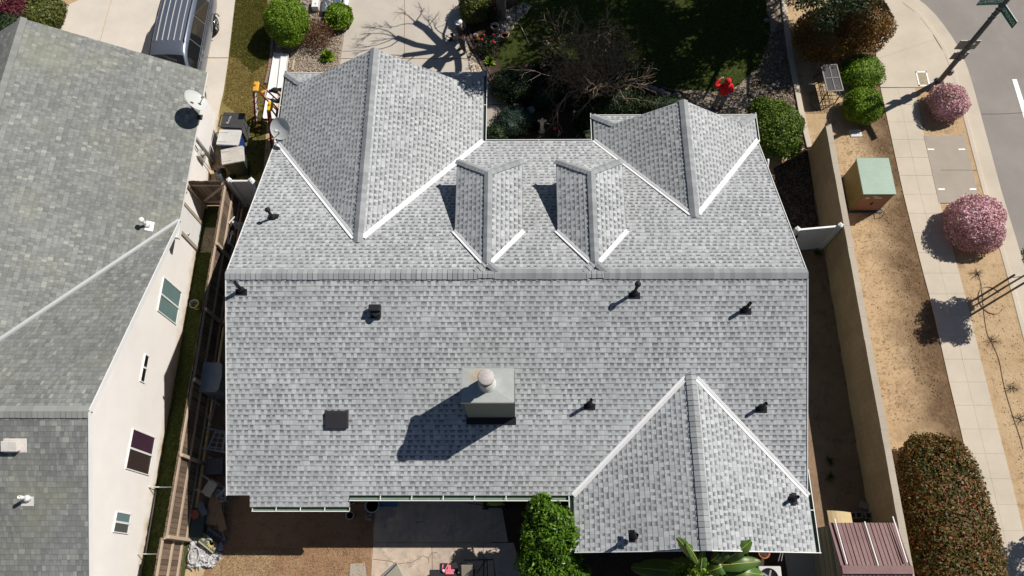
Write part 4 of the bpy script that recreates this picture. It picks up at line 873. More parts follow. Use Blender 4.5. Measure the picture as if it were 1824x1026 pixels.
# dry weeds along the drip line
DW=M('dead_weed',(.10,.065,.045),.95)
for i,(px,py,l) in enumerate(((1738,487,'dried dark weed nearest the larger pink shrub'),(1768,607,'dried dark weed just below the loop of hose'),(1802,690,'dried dark weed midway down the right edge'),(1815,748,'dried dark weed lowest on the drip line'))):
    q=at(px,py); b=MB(); twiggy(b,q[0],q[1],.34,30,.03,np.random.default_rng(60+i),1.6,1,.0045); tag(b.build('dry_weed',DW),l,'weed','dried weeds along the drip line')
# roses in the driveway bed
RED=M('red_petals',(.45,.02,.03),.6,.2)
for i,(px,py,n,l) in enumerate(((878,18,2,'rose bush with two red blooms left of the grey tree trunk foot'),(869,80,6,'rose bush with a cluster of red blooms beside the brick edging'))):
    q=at(px,py,.4); t=thing('rose_bush',l,'plant',(q[0],q[1],0)); v,f=blob((q[0],q[1],.35),(.42,.42,.32),900,.07,600+i,core=0,depth=.8,amp=.2); link('foliage',rawmesh('foliage',v,f,LD),t,True)
    b=MB(); stems(b,q[0],q[1],.5,5,.01,.25,np.random.default_rng(i)); b.build('stem',TWIG,t,world=True)
    for j in range(n):
        g2=np.random.default_rng(i*9+j); b=MB(); b.ball((q[0]+g2.uniform(-.3,.3),q[1]+g2.uniform(-.3,.3),.62+g2.uniform(0,.15)),.055,8,k=5); b.build('flower',RED,t,world=True)
# grass: uncountable blades
def blades(name,poly,n,h,w,mt,seed,z=.005,lean=.6,hole=None):
    g=np.random.default_rng(seed); p=scatter(poly,n,g); a=g.uniform(0,6.28,n); l=h*g.uniform(.5,1.2,n); ln=g.uniform(0,lean,(n,1))*l[:,None]
    d=np.stack([np.cos(a),np.sin(a)],1); s=np.stack([-d[:,1],d[:,0]],1)*w*.5; a2=g.uniform(0,6.28,n); off=np.stack([np.cos(a2),np.sin(a2)],1)*ln
    zc=np.full((n,1),z); v=np.stack([np.hstack([p-s,zc]),np.hstack([p+s,zc]),np.hstack([p+off,zc+l[:,None]*.9])],1).reshape(-1,3)
    o=link(name,rawmesh(name,v,np.arange(3*n).reshape(-1,3),mt)); o['kind']='stuff'; return o
LP=P2((928,-30),(915,30),(900,62),(884,100),(893,122),(940,112),(1005,130),(1120,140),(1200,160),(1300,162),(1352,120),(1372,60),(1360,-30))
blades('lawn_grass',LP,66000,.07,.016,GRASSG,41)
blades('dry_grass',P2((421,-10),(476,-10),(480,60),(487,95),(476,190),(460,250),(440,215),(398,185),(408,103),(420,0)),26000,.05,.018,GRASSD,42)
blades('lawn_grass',P2((421,-10),(476,-10),(480,60),(486,105),(450,130),(425,105),(409,100)),18000,.06,.016,GRASSM,43)
blades('lawn_grass',P2((440,215),(476,190),(470,300),(440,330)),5000,.05,.018,GRASSM,44)
blades('strip_grass',[(-11.4,12.8),(-10.2,12.8),(-10.2,-1.5),(-11.4,-1.5)],15000,.09,.016,GRASSM,45)
def pebbles(name,poly,n,s0,s1,mt,seed,z=.01):
    g=np.random.default_rng(seed); p=scatter(poly,n,g); s=g.uniform(s0,s1,(n,1,1)); base=np.array([(x,y,zz) for x in(-1,1) for y in(-1,1) for zz in(-.6,.6)],float)
    v=base[None]*(1+g.uniform(-.35,.35,(n,8,3)))*.5*s*np.array([1,g.uniform(.6,1),.7]); a=g.uniform(0,6.28,n); c,sn=np.cos(a)[:,None],np.sin(a)[:,None]
    x=v[:,:,0]*c-v[:,:,1]*sn; y=v[:,:,0]*sn+v[:,:,1]*c; v=np.stack([x+p[:,:1],y+p[:,1:2],v[:,:,2]+z+s[:,:,0]*.2],2)
    F=np.array([(0,1,3,2),(4,6,7,5),(0,4,5,1),(2,3,7,6),(0,2,6,4),(1,5,7,3)]); f=(F[None]+8*np.arange(n)[:,None,None]).reshape(-1,4)
    o=link(name,rawmesh(name,v.reshape(-1,3),f,mt)); o['kind']='stuff'; return o
PEB=leafmat('pebbles',[(.16,.12,.09),(.28,.22,.17),(.40,.33,.26),(.52,.46,.39)],0,.9); PEBD=leafmat('bark_chips',[(.05,.035,.025),(.10,.07,.05),(.17,.12,.09)],0,.9); PEBW=leafmat('pale_pebbles',[(.30,.23,.17),(.5,.4,.3),(.65,.56,.46)],0,.9)
pebbles('gravel',P2((482,60),(480,0),(560,-10),(620,-10),(618,20),(604,104),(600,125),(520,135),(500,150),(490,150),(487,95)),7000,.02,.055,PEB,46)
pebbles('gravel',P2((1372,60),(1398,30),(1403,60),(1420,160),(1436,258),(1405,290),(1380,200),(1330,170),(1352,120)),5000,.02,.055,leafmat('brown_gravel',[(.09,.065,.045),(.16,.12,.085),(.26,.20,.145),(.36,.29,.22)],0,.9),47)
pebbles('bark_chips',P2((1378,305),(1436,266),(1460,440),(1380,440)),2600,.03,.08,PEBD,48)
pebbles('bark_chips',[(13.3,18),(14.2,17),(13.9,5.5),(13.1,6.5)],600,.015,.03,leafmat('brown_chips',[(.10,.06,.035),(.17,.105,.06),(.3,.2,.12)],0,.9),49)
pebbles('pale_gravel',P2((832,92),(846,96),(862,120),(866,145),(846,150),(838,125)),900,.03,.08,PEBW,50)
pebbles('pale_gravel',P2((893,22),(935,5),(948,12),(915,50),(900,70),(884,85),(878,70)),800,.02,.07,PEBW,58)
pebbles('soil_clods',P2((400,975),(655,975),(655,1035),(380,1035)),1000,.01,.03,leafmat('clods',[(.17,.10,.055),(.24,.15,.09),(.32,.22,.13)],0,.95),51)
pebbles('parkway_litter',[(11.2,16),(13.8,16),(14.0,5),(11.4,5)],500,.01,.022,leafmat('litter',[(.3,.21,.12),(.43,.32,.2),(.6,.52,.4)],0,.95),52)
pebbles('parkway_litter',[(15.6,10),(16.9,10),(16.9,-2),(15.9,-2)],500,.01,.025,leafmat('litter_dark',[(.22,.15,.1),(.35,.25,.16),(.5,.42,.3)],0,.95),53)
def straw(poly,n,L,mt,seed):
    g=np.random.default_rng(seed); p=scatter(poly,n,g); a=g.uniform(0,3.14,n); l=g.uniform(.3,1,n)*L; d=np.stack([np.cos(a)*l,np.sin(a)*l,g.uniform(-.01,.01,n)],1)*.5; s=np.stack([-np.sin(a),np.cos(a),a*0],1)*.006
    c=np.hstack([p,np.full((n,1),.022)]); v=np.stack([c-d-s,c-d+s,c+d+s,c+d-s],1).reshape(-1,3); o=link('straw',rawmesh('straw',v,np.arange(4*n).reshape(-1,4),mt)); o['kind']='stuff'
STR=leafmat('straw_bits',[(.24,.16,.08),(.34,.24,.13),(.44,.33,.19)],0,.9)
straw(P2((388,980),(655,975),(655,1035),(370,1035)),400,.11,STR,54); straw(P2((385,985),(500,980),(470,1035),(375,1035)),900,.15,STR,55); straw([(10.9,16),(13.4,16),(13.4,5),(11.2,5)],1500,.09,leafmat('dry_bits',[(.18,.11,.06),(.3,.2,.11)],0,.9),56)

# ================================================================ WALLS, FENCES, GATES
t=thing('block_wall','long tan block wall with pale concrete cap running down the right side of the house','wall',(10.95,5,0))
b=MB(); b.box(10.86,11.03,-8,15.15,-.05,1.745); 
mt,nt,bb=newmat('tan_blocks'); co=nt.nodes.new('ShaderNodeTexCoord').outputs['Object']; mp=nt.nodes.new('ShaderNodeMapping'); mp.inputs[2].default_value=(R_(90),0,R_(90)); 
cx=nt.nodes.new('ShaderNodeSeparateXYZ'); nt.links.new(co,cx.inputs[0]); cc=nt.nodes.new('ShaderNodeCombineXYZ'); nt.links.new(cx.outputs[1],cc.inputs[0]); nt.links.new(cx.outputs[2],cc.inputs[1])
br=nt.nodes.new('ShaderNodeTexBrick'); nt.links.new(cc.outputs[0],br.inputs[0]); br.inputs['Scale'].default_value=1; br.inputs['Brick Width'].default_value=.40; br.inputs['Row Height'].default_value=.20; br.inputs['Mortar Size'].default_value=.008
for i,c in ((1,(.60,.42,.25)),(2,(.53,.37,.215)),(3,(.44,.31,.18))): br.inputs[i].default_value=c+(1,)
st=mix(nt,mr(nt,noise(nt,co,.9,5,.7,(1,1,.25)),.42,.68,0,.6),br.outputs[0],(.38,.26,.155)); st=mix(nt,mr(nt,noise(nt,co,.7,4,.6),.55,.7,0,.5),st,(.60,.45,.28))
nt.links.new(st,bb.inputs['Base Color']); bb.inputs['Roughness'].default_value=.95; bump(nt,bb,br.outputs['Fac'],-.004)
b.build('masonry',mt,t,world=True)
b=MB(); y=15.17; r=random.Random(3)
while y>-8: 
    h=.4; b.box(10.845+r.uniform(-.004,.004),11.045,y-h+.002,y,1.747,1.80+r.uniform(-.003,.004)); y-=h
b.build('cap',BLOCKTOP,t,world=True)
# wooden picket fence between the houses
def fence(name,label,A,B,h,side,w=.145,rails=(.35,1.05,1.62),gap=.012,seed=1,posts=2.4):
    A,B=V(A),V(B); d=B-A; L=np.linalg.norm(d); d/=L; n=np.cross(d,(0,0,1))*side; c=(A+B)/2; t=thing(name,label,'fence',(c[0],c[1],0)); r=random.Random(seed)
    b=MB(); s=0
    while s<L:
        p=A+d*(s+w/2); b.bar(p+V((0,0,.04))+n*r.uniform(-.004,.004),p+V((0,0,h+r.uniform(-.025,.015))),w-gap,.02,up=n); s+=w
    b.build('pickets',FENCE,t,world=True)
    for z in rails:
        b=MB(); k=int(L/posts)+1
        for i in range(k):
            q0=A+d*(L*i/k+.01)+n*.03+V((0,0,z+r.uniform(-.02,.02))); q1=A+d*(L*(i+1)/k-.01)+n*.03+V((0,0,z+r.uniform(-.02,.02))); b.bar(q0,q1,.04,.09)
        b.build('rail',RAIL,t,world=True)
    k=int(L/posts)+1
    for i in range(k+1):
        p=A+d*min(L,L*i/k)+n*.09; b=MB(); b.box(p[0]-.045,p[0]+.045,p[1]-.045,p[1]+.045,-.05,h-.05); b.build('post',RAIL,t,world=True)
    return t
fence('picket_fence','long weathered wooden picket fence between the two houses','',(0,0,0),1.8,1) if False else None
fence('picket_fence','long weathered wooden picket fence running between the two houses',(-10.08,12.9,0),(-10.12,1.32,0),1.8,-1,rails=(.3,.98,1.66))
fence('picket_fence','lower section of weathered picket fence beside the crumpled white sheeting',(-10.22,1.3,0),(-10.22,-6,0),1.8,-1,seed=4,rails=(.3,.98,1.66))
g_=fence('wooden_gate','dark wooden picket gate between the neighbor wall and the picket fence',(-11.36,12.93,0),(-10.12,12.93,0),1.8,1,rails=(.35,1.55),seed=9,posts=5); g_['category']='gate'
b=MB(); b.bar((-11.3,12.9,.4),(-10.2,12.9,1.5),.03,.09); b.build('brace',RAIL,g_,world=True)
def vinyl(name,label,A,B,h,y2=None,post=.13,brace=True,side=-1):
    A,B=V(A),V(B); d=B-A; L=np.linalg.norm(d); d/=L; n=np.cross(d,(0,0,1)); c=(A+B)/2; t=thing(name,label,'gate',(c[0],c[1],0))
    b=MB(); k=int(L/.15)
    for i in range(k):
        p=A+d*(L*(i+.5)/k); b.bar(p+V((0,0,.06)),p+V((0,0,h-.03)),L/k-.008,.03,up=n)
    b.build('panel',VIN,t,world=True)
    for z in (.12,h-.04): b=MB(); b.bar(A+V((0,0,z)),B+V((0,0,z)),.06,.09); b.build('rail',VIN,t,world=True)
    if brace: b=MB(); b.bar(A+V((0,0,h-.1))-n*.025,B+V((0,0,.15))-n*.025,.02,.035); b.build('brace',GREY,t,world=True)
    for p in (A,B):
        b=MB(); b.box(p[0]-post/2,p[0]+post/2,p[1]-post/2,p[1]+post/2,-.02,h+.06); b.lathe((p[0],p[1],h+.06),[(post*.78,0),(post*.78,.03),(.0,.07)],4,smooth=False); b.build('post',VIN,t,world=True,bevel=.006)
    return t
VIN=M('white_vinyl',(.72,.72,.71),.4,.04)
g_=vinyl('vinyl_gate','white vinyl gate closing the gap between the house and the tan block wall',(9.28,11.03,0),(10.72,11.17,0),1.78)
b=MB(); b.box(9.33,9.41,10.93,10.98,1.2,1.45); b.build('latch',BLACK,g_,world=True)
vinyl('vinyl_gate','white vinyl gate between the wooden fence and the house, behind the trash bins',(-9.88,12.93,0),(-9.12,12.93,0),1.8,brace=False)
b=MB(); b.box(-8.98,-8.6,12.3,12.95,-.02,.02)
t=tag(MB().add([(0,0,0)]*0,[]).build('x',WHITE),'x') if False else None
VG=vinyl('vinyl_fence_panel','short white vinyl return panel joining the left gate to the house wall',(-9.05,12.85,0),(-8.72,12.1,0),1.8,brace=False); VG['category']='fence panel'

# ================================================================ STREET THINGS
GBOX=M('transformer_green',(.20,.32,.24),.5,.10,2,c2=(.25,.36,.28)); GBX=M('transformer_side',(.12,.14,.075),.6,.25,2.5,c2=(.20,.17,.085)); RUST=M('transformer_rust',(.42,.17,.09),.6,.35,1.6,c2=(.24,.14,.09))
x0,x1,y0,y1,hh=11.95,13.1,12.62,14.08,1.3
t=thing('transformer_box','big pale green utility transformer cabinet beside the block wall','utility box',(12.52,13.3,0))
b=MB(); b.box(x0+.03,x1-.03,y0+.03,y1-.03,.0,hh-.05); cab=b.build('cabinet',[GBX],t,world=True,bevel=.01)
b=MB(); b.box(x0+.06,x1-.06,y0+.005,y0+.028,.14,hh-.08); dr=b.build('door',[RUST],t,world=True,bevel=.004)
b=MB(); b.box(12.5,12.56,y0-.02,y0+.004,.55,.7); b.build('handle',BLACK,parent=dr,world=True)
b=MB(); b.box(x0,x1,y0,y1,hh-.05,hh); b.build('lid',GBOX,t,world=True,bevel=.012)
LAB=M('sticker',(.55,.50,.42),.5)
for a,c,z0,z1 in ((12.15,12.27,.98,1.08),(12.45,12.72,1.0,1.08),(12.35,12.55,1.12,1.17)):
    b=MB(); b.box(a,c,y0-.004,y0+.003,z0,z1); b.build('sticker',LAB,t,world=True)
b=MB(); b.box(x0-.08,x1+.08,y0-.05,y1+.05,-.03,.05); b.build('pad',DGREY,t,world=True); b=MB(); b.tube([(13.0,12.62,.2),(13.1,12.45,.3),(13.12,12.4,.03)],.015,6); b.build('cable',BLACK,t,world=True)
# concrete vault slab in the parkway
q=[at(x,y)[:2] for x,y in ((1645,243),(1717,243),(1745,362),(1672,362))]
b=MB(); b.add([(p[0],p[1],z) for z in(.03,-.05) for p in q],[(3,2,1,0),(0,1,5,4),(1,2,6,5),(2,3,7,6),(3,0,4,7)]); V_=tag(b.build('vault_slab',CONCG),'large grey concrete vault slab between the two pink shrubs','vault cover')
b=MB()
for px,py in ((1658,266),(1713,266),(1677,337),(1733,337)):
    c=at(px,py,.03); b.box(c[0]-.12,c[0]+.12,c[1]-.025,c[1]+.025,.028,.036)
b.build('lifting_plate',WHITE,parent=V_)
b=MB(); c=at(1680,303,.03); d_=at(1737,303,.03); b.bar(V(c)+V((-.1,0,.001)),V(d_)+V((.06,0,.001)),.012,.004); b.build('joint',BLACK,parent=V_)
c=at(1643,141); t=thing('meter_box','small rusty meter box lid in a white frame on the sidewalk','utility cover',(c[0],c[1],0))
b=MB(); 
for a in ((-.22,.22,-.34,-.29),(-.22,.22,.29,.34),(-.22,-.17,-.34,.34),(.17,.22,-.34,.34)): b.box(c[0]+a[0],c[0]+a[1],c[1]+a[2],c[1]+a[3],-.01,.034)
b.build('frame',WHITE,t,world=True); b=MB(); b.box(c[0]-.17,c[0]+.17,c[1]-.29,c[1]+.29,-.01,.027); b.build('lid',M('rusty_lid',(.33,.28,.18),.8,.3,7),t,world=True)
c=at(1524,238); b=MB(); b.box(-.22,.22,-.16,.16,-.02,.04,X=Matrix.Translation((c[0],c[1],0))@Matrix.Rotation(.03,4,'Z')); tag(b.build('valve_box',LGREY,bevel=.02),'small light grey valve box lid lying in the tan dirt','utility cover')
# street sign pole
c=at(1672,146); px,py=c[0],c[1]
t=thing('street_sign_pole','dark grey street light pole carrying two green street name signs at the curve','sign pole',(px,py,0)); PG=M('pole_grey',(.125,.12,.112),.55,.15)
b=MB(); b.lathe((px,py,0),[(.19,0),(.19,.03),(.12,.05),(.098,.12),(.078,9.2)],18); b.build('pole',PG,t,world=True)
for a in range(4): b=MB(); b.lathe((px+.16*math.cos(a*1.57+.8),py+.16*math.sin(a*1.57+.8),0),[(.03,.02),(.03,.09),(0,.1)],6); b.build('anchor_bolt',BLACK,t,world=True)
b=MB(); b.box(px+.03,px+.16,py-.14,py-.05,.55,.8); b.build('hand_hole_cover',PG,t,world=True,bevel=.01)
SG=M('sign_green',(.0,.16,.11),.4,.08); SGD=M('sign_back',(.20,.18,.15),.5,.15)
def textmesh(s,size,mt,parent,M4,name='lettering',th=.003):
    cu=bpy.data.curves.new(name,'FONT'); cu.body=s; cu.size=size; cu.align_x='CENTER'; cu.align_y='CENTER'; cu.extrude=th
    o=bpy.data.objects.new(name,cu); COL.objects.link(o); dg=bpy.context.evaluated_depsgraph_get(); dg.update(); me=bpy.data.meshes.new_from_object(o.evaluated_get(dg)); bpy.data.objects.remove(o)
    me.name=name; me.transform(M4); me.materials.clear(); me.materials.append(mt); return link(name,me,parent,True)
def signplate(z,ang,txt,L=1.05,h=.23,off=.12,col=None,facing=1):
    # horizontal direction ang from the pole; plate spans off..off+L
    d=V((math.cos(ang),math.sin(ang),0)); n=np.cross(d,(0,0,1))*facing; c0=V((px,py,z))+d*off; c1=c0+d*L
    b=MB(); b.bar(c0,c1,.02,h); s=b.build('sign',col or SG,t,world=True)
    b=MB(); b.bar(c0+V((0,0,h/2)),c1+V((0,0,h/2)),.026,.014); b.build('sign_edge',LGREY,parent=s,world=True)
    if txt:
        c=(c0+c1)/2+n*.013; xx=d if np.dot(np.cross(d,(0,0,1)),n)>0 else -d
        m4=Matrix.Identity(4); up=V((0,0,1))
        for i in range(3): m4[i][0]=xx[i]; m4[i][1]=up[i]; m4[i][2]=n[i]; m4[i][3]=c[i]
        textmesh(txt,.19,M('sign_white',(.75,.78,.76),.4),s,m4)
signplate(4.35,R_(182),'CAMROSE',.85,.34,.07,facing=-1); signplate(4.1,R_(-74),'SPRINGS',.78,.30,.07)
signplate(2.15,R_(180),'',.42,.46,.02,SGD); signplate(2.15,0,'',.28,.46,.02,SGD); signplate(1.55,R_(180),'',.30,.38,.02,PG); signplate(1.55,0,'',.22,.38,.02,PG)
b=MB()
for z in (1.4,1.7,2.0,2.3,3.5,3.72,3.95,4.1): b.lathe((px,py,z),[(.118,-.012),(.122,-.012),(.122,.012),(.118,.012)],16)
b.build('band_clamp',GREY,t,world=True)
# wire framed stand
t=thing('wire_stand','dark metal wire stand with a glass top next to the red shrub','stand',(11.9,17.9,0)); DM=M('dark_metal',(.05,.045,.042),.5)
q=[at(*p,.78) for p in ((1463,117),(1490,115),(1502,161),(1474,163))]; fl=[V((p[0],p[1],0)) for p in q]
b=MB()
for i in range(4): b.bar(fl[i],V(q[i]),.03,.03); b.bar(fl[i]+V((0,0,.25)),fl[(i+1)%4]+V((0,0,.25)),.02,.02); b.bar(fl[i]+V((0,0,.5)),fl[(i+1)%4]+V((0,0,.5)),.015,.015)
b.build('legs',DM,t,world=True)
b=MB()
for i in range(4): b.bar(q[i],q[(i+1)%4],.045,.03)
b.bar((q[0]+q[1])/2,(q[2]+q[3])/2,.03,.03); b.bar((q[0]+q[3])/2,(q[1]+q[2])/2,.03,.03); b.bar((q[0]*.5+q[3]*.5)-V((0,0,.02)),q[2],.01,.01); b.build('frame',M('frame_grey',(.20,.175,.16),.5),t,world=True)
b=MB(); b.add([p-V((0,0,.006)) for p in q],[(0,1,2,3)]); b.build('top',glassm('stand_top',(.035,.035,.04),.3),t,world=True)
t=thing('wire_cage','black wire basket standing on the dirt left of the wire stand','cage',(11.45,17.4,0)); b=MB(); x0,x1,y0,y1=11.3,12.0,17.0,17.75
for x in np.linspace(x0,x1,6): b.tube([(x,y0,.02),(x,y0,.32),(x,y1,.32),(x,y1,.02)],.008,4)
for y in np.linspace(y0,y1,6): b.tube([(x0,y,.02),(x0,y,.32),(x1,y,.32),(x1,y,.02)],.008,4)
for z in (.03,.17,.32): b.tube([(x0,y0,z),(x1,y0,z),(x1,y1,z),(x0,y1,z)],.011,4,closed=True)
b.build('wires',DM,t,world=True)
# hoses
def hose(name,label,pts,r,mt,z=.02,world=True,it=2):
    P=smooth([V((*at(x,y)[:2],z)) for x,y in pts],it); b=MB(); b.tube(P,r,6); return tag(b.build(name,mt),label,'hose')
HB=M('black_hose',(.03,.026,.024),.6)
hose('garden_hose','black garden hose curling over the dark mulch north of the white gate',[(1376,322),(1398,316),(1410,345),(1407,375),(1396,374),(1402,372),(1420,388),(1436,400),(1440,408)],.014,HB,.035)
hose('drip_line','thin dark drip line winding down the parkway strip',[(1738,480),(1747,500),(1750,540),(1757,595),(1766,610),(1780,640),(1786,680),(1800,730),(1817,780),(1822,800)],.008,M('drip_hose',(.09,.06,.045),.7),.014)
c=at(1765,535); b=MB(); b.tube([(c[0]+.42*math.cos(a),c[1]+.5*math.sin(a),.025) for a in np.linspace(.6,5.6,26)],.014,6); tag(b.build('hose_loop',M('tan_hose',(.32,.24,.16),.7)),'loop of tan hose on the dirt under the staked sapling','hose')
# ================================================================ REAR RIGHT: shed, blocks
t=thing('garden_shed','small metal shed with burgundy ribbed roof and tan walls beside the block wall','shed',(9.8,.2,0)); BUR=M('burgundy_metal',(.17,.075,.075),.55,.10,2,c2=(.22,.12,.115)); TAN=M('tan_metal',(.30,.27,.19),.6,.10); 
x0,x1,yn,yr_,ys,ze,zr_=8.90,10.80,1.72,.45,-.85,1.75,2.2
b=MB(); b.box(x0+.06,x1-.06,ys+.08,yn-.06,0,ze-.02)
for z in (.45,.85,1.2,1.45): b.box(x0+.045,x0+.062,ys+.1,yn-.08,z,z+.012)
b.box(x0+.03,x0+.075,ys+.06,yn-.05,1.55,1.6); b.add([(x0+.06,ys+.08,ze-.02),(x0+.06,yn-.06,ze-.02),(x0+.06,yr_,zr_-.05)],[(0,1,2)]); b.add([(x1-.06,ys+.08,ze-.02),(x1-.06,yn-.06,ze-.02),(x1-.06,yr_,zr_-.05)],[(0,1,2)]); b.build('wall',TAN,t,world=True)
for (ya,za,yb,zb) in ((yn,ze,yr_,zr_),(ys,ze,yr_,zr_)):
    b=MB(); b.add([(x0,ya,za),(x1,ya,za),(x1,yb,zb),(x0,yb,zb),(x0,ya,za-.05),(x1,ya,za-.05),(x1,yb,zb-.05),(x0,yb,zb-.05)],[(0,1,2,3),(4,5,6,7),(0,1,5,4),(0,3,7,4),(1,2,6,5)])
    k=16
    for i in range(k+1):
        x=x0+(x1-x0)*i/k; w=.012 if i%2 else .03; b.bar((x,ya,za+.006),(x,yb,zb+.006),w,.02 if i%2 else .035)
    b.build('roof_panel',BUR,t,world=True)
b=MB(); b.bar((x0-.02,yr_,zr_+.02),(x1+.02,yr_,zr_+.02),.22,.03); b.build('ridge_trim',BUR,t,world=True,bevel=.01)
for a,c,u,v_ in (((1486,925),(1509,1006),1.80,2.19),) : pass
PVC=M('pvc',(.72,.70,.68),.4,.08)
for i,((ax,ay,az),(bx_,by_,bz)) in enumerate((((1486.5,924,1.82),(1509,1005,2.22)),((1540,929,1.80),(1565,1009,2.22)),((1590,920,1.86),(1616,1002,2.24)))):
    b=MB(); b.bar(at(ax,ay,az),at(bx_,by_,bz),.035,.03); tag(b.build('pvc_strip',PVC,bevel=.005),('leftmost of the three white strips lying on the burgundy shed roof','middle one of the three white strips lying on the burgundy shed roof','rightmost of the three white strips lying on the burgundy shed roof')[i],'strip','white strips on the shed roof')
b=MB(); pts=[]
for i in range(7):
    u=i/6; pts.append((at(1466+u*42,920+u*9,0)[0]-.45,1.78+.18-u*.05,1.35+.22*math.sin(math.pi*(.25+u*.65))))
b.add([(p[0],p[1]+.12,p[2]) for p in pts]+[(p[0],p[1]-.22,p[2]+.03) for p in pts],[(i,i+1,i+8,i+7) for i in range(6)]); o=b.build('curved_board',M('yellow_board',(.50,.38,.20),.7,.1)); so_=o.modifiers.new('s','SOLIDIFY'); so_.thickness=.02; tag(o,'bent yellowish board leaning on the north end of the burgundy roofed shed','board')
def cinder(px,py,rz,label,z=0,tilt=0):
    c=at(px,py,z+.1); t=thing('cinder_block',label,'block',(c[0],c[1],z),rz,'cinder blocks by the shed'); b=MB(); w,d,h=.40,.2,.2
    X=Matrix.Rotation(tilt,4,'X')
    for a in ((-w/2,w/2,-d/2,-d/2+.03),(-w/2,w/2,d/2-.03,d/2),(-w/2,-w/2+.03,-d/2+.03,d/2-.03),(w/2-.03,w/2,-d/2+.03,d/2-.03),(-.015,.015,-d/2+.03,d/2-.03)): b.box(*a,.0,h,X=X)
    b.build('shell',M('cinder',(.27,.255,.225),.95,.12,8) if 'cinder' not in bpy.data.materials else bpy.data.materials['cinder'],t,bevel=.006); return t
cinder(1523,918,.03,'cinder block with two square holes, left one on the dirt north of the shed',.0); cinder(1551,919,-.05,'right one of the two standing cinder blocks north of the shed',.0)
c=at(1545,908,.12); b=MB(); b.box(-.2,.2,-.1,.1,0,.05,X=Matrix.Translation((c[0],c[1]+.12,.06))@Matrix.Rotation(-.35,4,'Z')@Matrix.Rotation(.3,4,'X')); tag(b.build('paving_slab',bpy.data.materials['cinder']),'small grey slab leaning behind the two cinder blocks','slab')
slabs('shed_pad',[[(1395,975),(1500,975),(1510,1040),(1405,1040)]],.03,CONCG)
# ac unit
c=at(1374,1020,.7); t=thing('air_conditioner','white air conditioning unit with a round black fan grille at the bottom edge','air conditioner',(c[0],c[1],0))
b=MB(); b.box(c[0]-.36,c[0]+.30,c[1]-.42,c[1]+.18,0.02,.7); b.build('casing',LGREY,t,world=True,bevel=.03)
b=MB(); b.lathe((c[0]-.08,c[1]-.14,.7),[(.25,0),(.27,.0),(.27,.02),(.25,.02),(.24,.006),(.0,.006)],24); b.build('fan_guard',BLACK,t,world=True)
b=MB(); 
for k in range(5): a=k*1.2566; b.bar((c[0]-.08,c[1]-.14,.712),(c[0]-.08+.22*math.cos(a),c[1]-.14+.22*math.sin(a),.712),.05,.008)
b.build('fan_blades',GREY,t,world=True)
q=at(1356,985); t=thing('clay_pot','broken orange clay pot beside the air conditioning unit','pot',(q[0],q[1],0)); b=MB(); b.lathe((q[0],q[1],0),[(.10,0),(.16,.24),(.18,.24),(.18,.29),(.15,.29),(.13,.05),(0,.05)],18); b.build('pot',M('terracotta',(.42,.15,.07),.8,.15),t,world=True); b=MB(); b.ball((q[0],q[1],.22),(.14,.14,.03),8); b.build('potting_soil',BED,t,world=True)
for i,dx in enumerate((0,.09)):
    q=at(1376,985); b=MB(); b.tube(smooth([V((q[0]+dx,q[1]+.5,1.4)),V((q[0]+dx*.6,q[1]+.1,.9)),V((q[0]-.05+dx,q[1]-.25,.6))]),.014,6); tag(b.build('conduit',LGREY),('left','right')[i]+' one of two pale conduits rising from the air conditioner to the eave','conduit')
# ================================================================ BACK YARD
def pot(px,py,r,h,mt,label,soil=True,z=0,inner=BLACK):
    q=at(px,py,z+h); t=thing('plant_pot',label,'pot',(q[0],q[1],z)); b=MB(); b.lathe((q[0],q[1],z),[(r*.7,0),(r,h),(r*1.06,h),(r*1.06,h+.02),(r*.9,h+.02),(r*.85,h*.75)],18); b.build('pot',mt,t,world=True)
    b=MB(); b.lathe((q[0],q[1],z+h*.75),[(0,0),(r*.86,0)],14); b.build('inside',inner,t,world=True); return t
PGY=M('pot_grey',(.42,.42,.40),.6)
pot(663,900,.22,.2,PGY,'large round grey pot beside the patio corner under the gutter'); pot(623,918,.12,.15,M('pot_white',(.6,.6,.58),.5),'small pale pot lying on the soil left of the patio')
pot(627,893,.08,.12,M('pot_white2',(.7,.7,.66),.5),'tiny white cup shaped pot right beside the end of the low gutter')
q=at(690,890); b=MB(); b.box(-.34,.34,-.22,.16,.02,.06,X=Matrix.Translation((q[0],q[1]-.0,.02))); b.box(-.34,.34,-.22,-.2,.06,.075,X=Matrix.Translation((q[0],q[1],.02))); tag(b.build('blue_tray',M('blue_plastic',(.10,.17,.34),.5)),'flat blue plastic tray under the gutter at the patio','tray')
q=at(658,918); b=MB(); g2=np.random.default_rng(3)
for i in range(6): b.ball((q[0]+g2.uniform(-.1,.1),q[1]+g2.uniform(-.15,.12),.05),(.05,.05,.04),6,k=4)
tag(b.build('stone_pile',GREY),'little heap of grey stones below the large round pot','stones')
q=at(885,893,.3); t=thing('lawn_mower','yellow green lawn mower half hidden under the gutter at the patio edge','lawn mower',(q[0],q[1],0)); YG=M('lime_plastic',(.22,.30,.02),.4)
b=MB(); b.box(q[0]-.42,q[0]+.28,q[1]-.18,q[1]+.22,.1,.28); b.build('deck',BLACK,t,world=True,bevel=.04)
b=MB(); b.ball((q[0]-.05,q[1]+.0,.32),(.28,.15,.1),12); b.box(q[0]-.32,q[0]+.25,q[1]-.12,q[1]-.07,.28,.36); b.build('motor_cover',YG,t,world=True)
for sx_ in (-.36,.24):
    for sy_ in (-.2,.24): b=MB(); b.tube([(q[0]+sx_,q[1]+sy_-.02,.1),(q[0]+sx_,q[1]+sy_+.02,.1)],.1,12); b.build('wheel',BLACK,t,world=True)
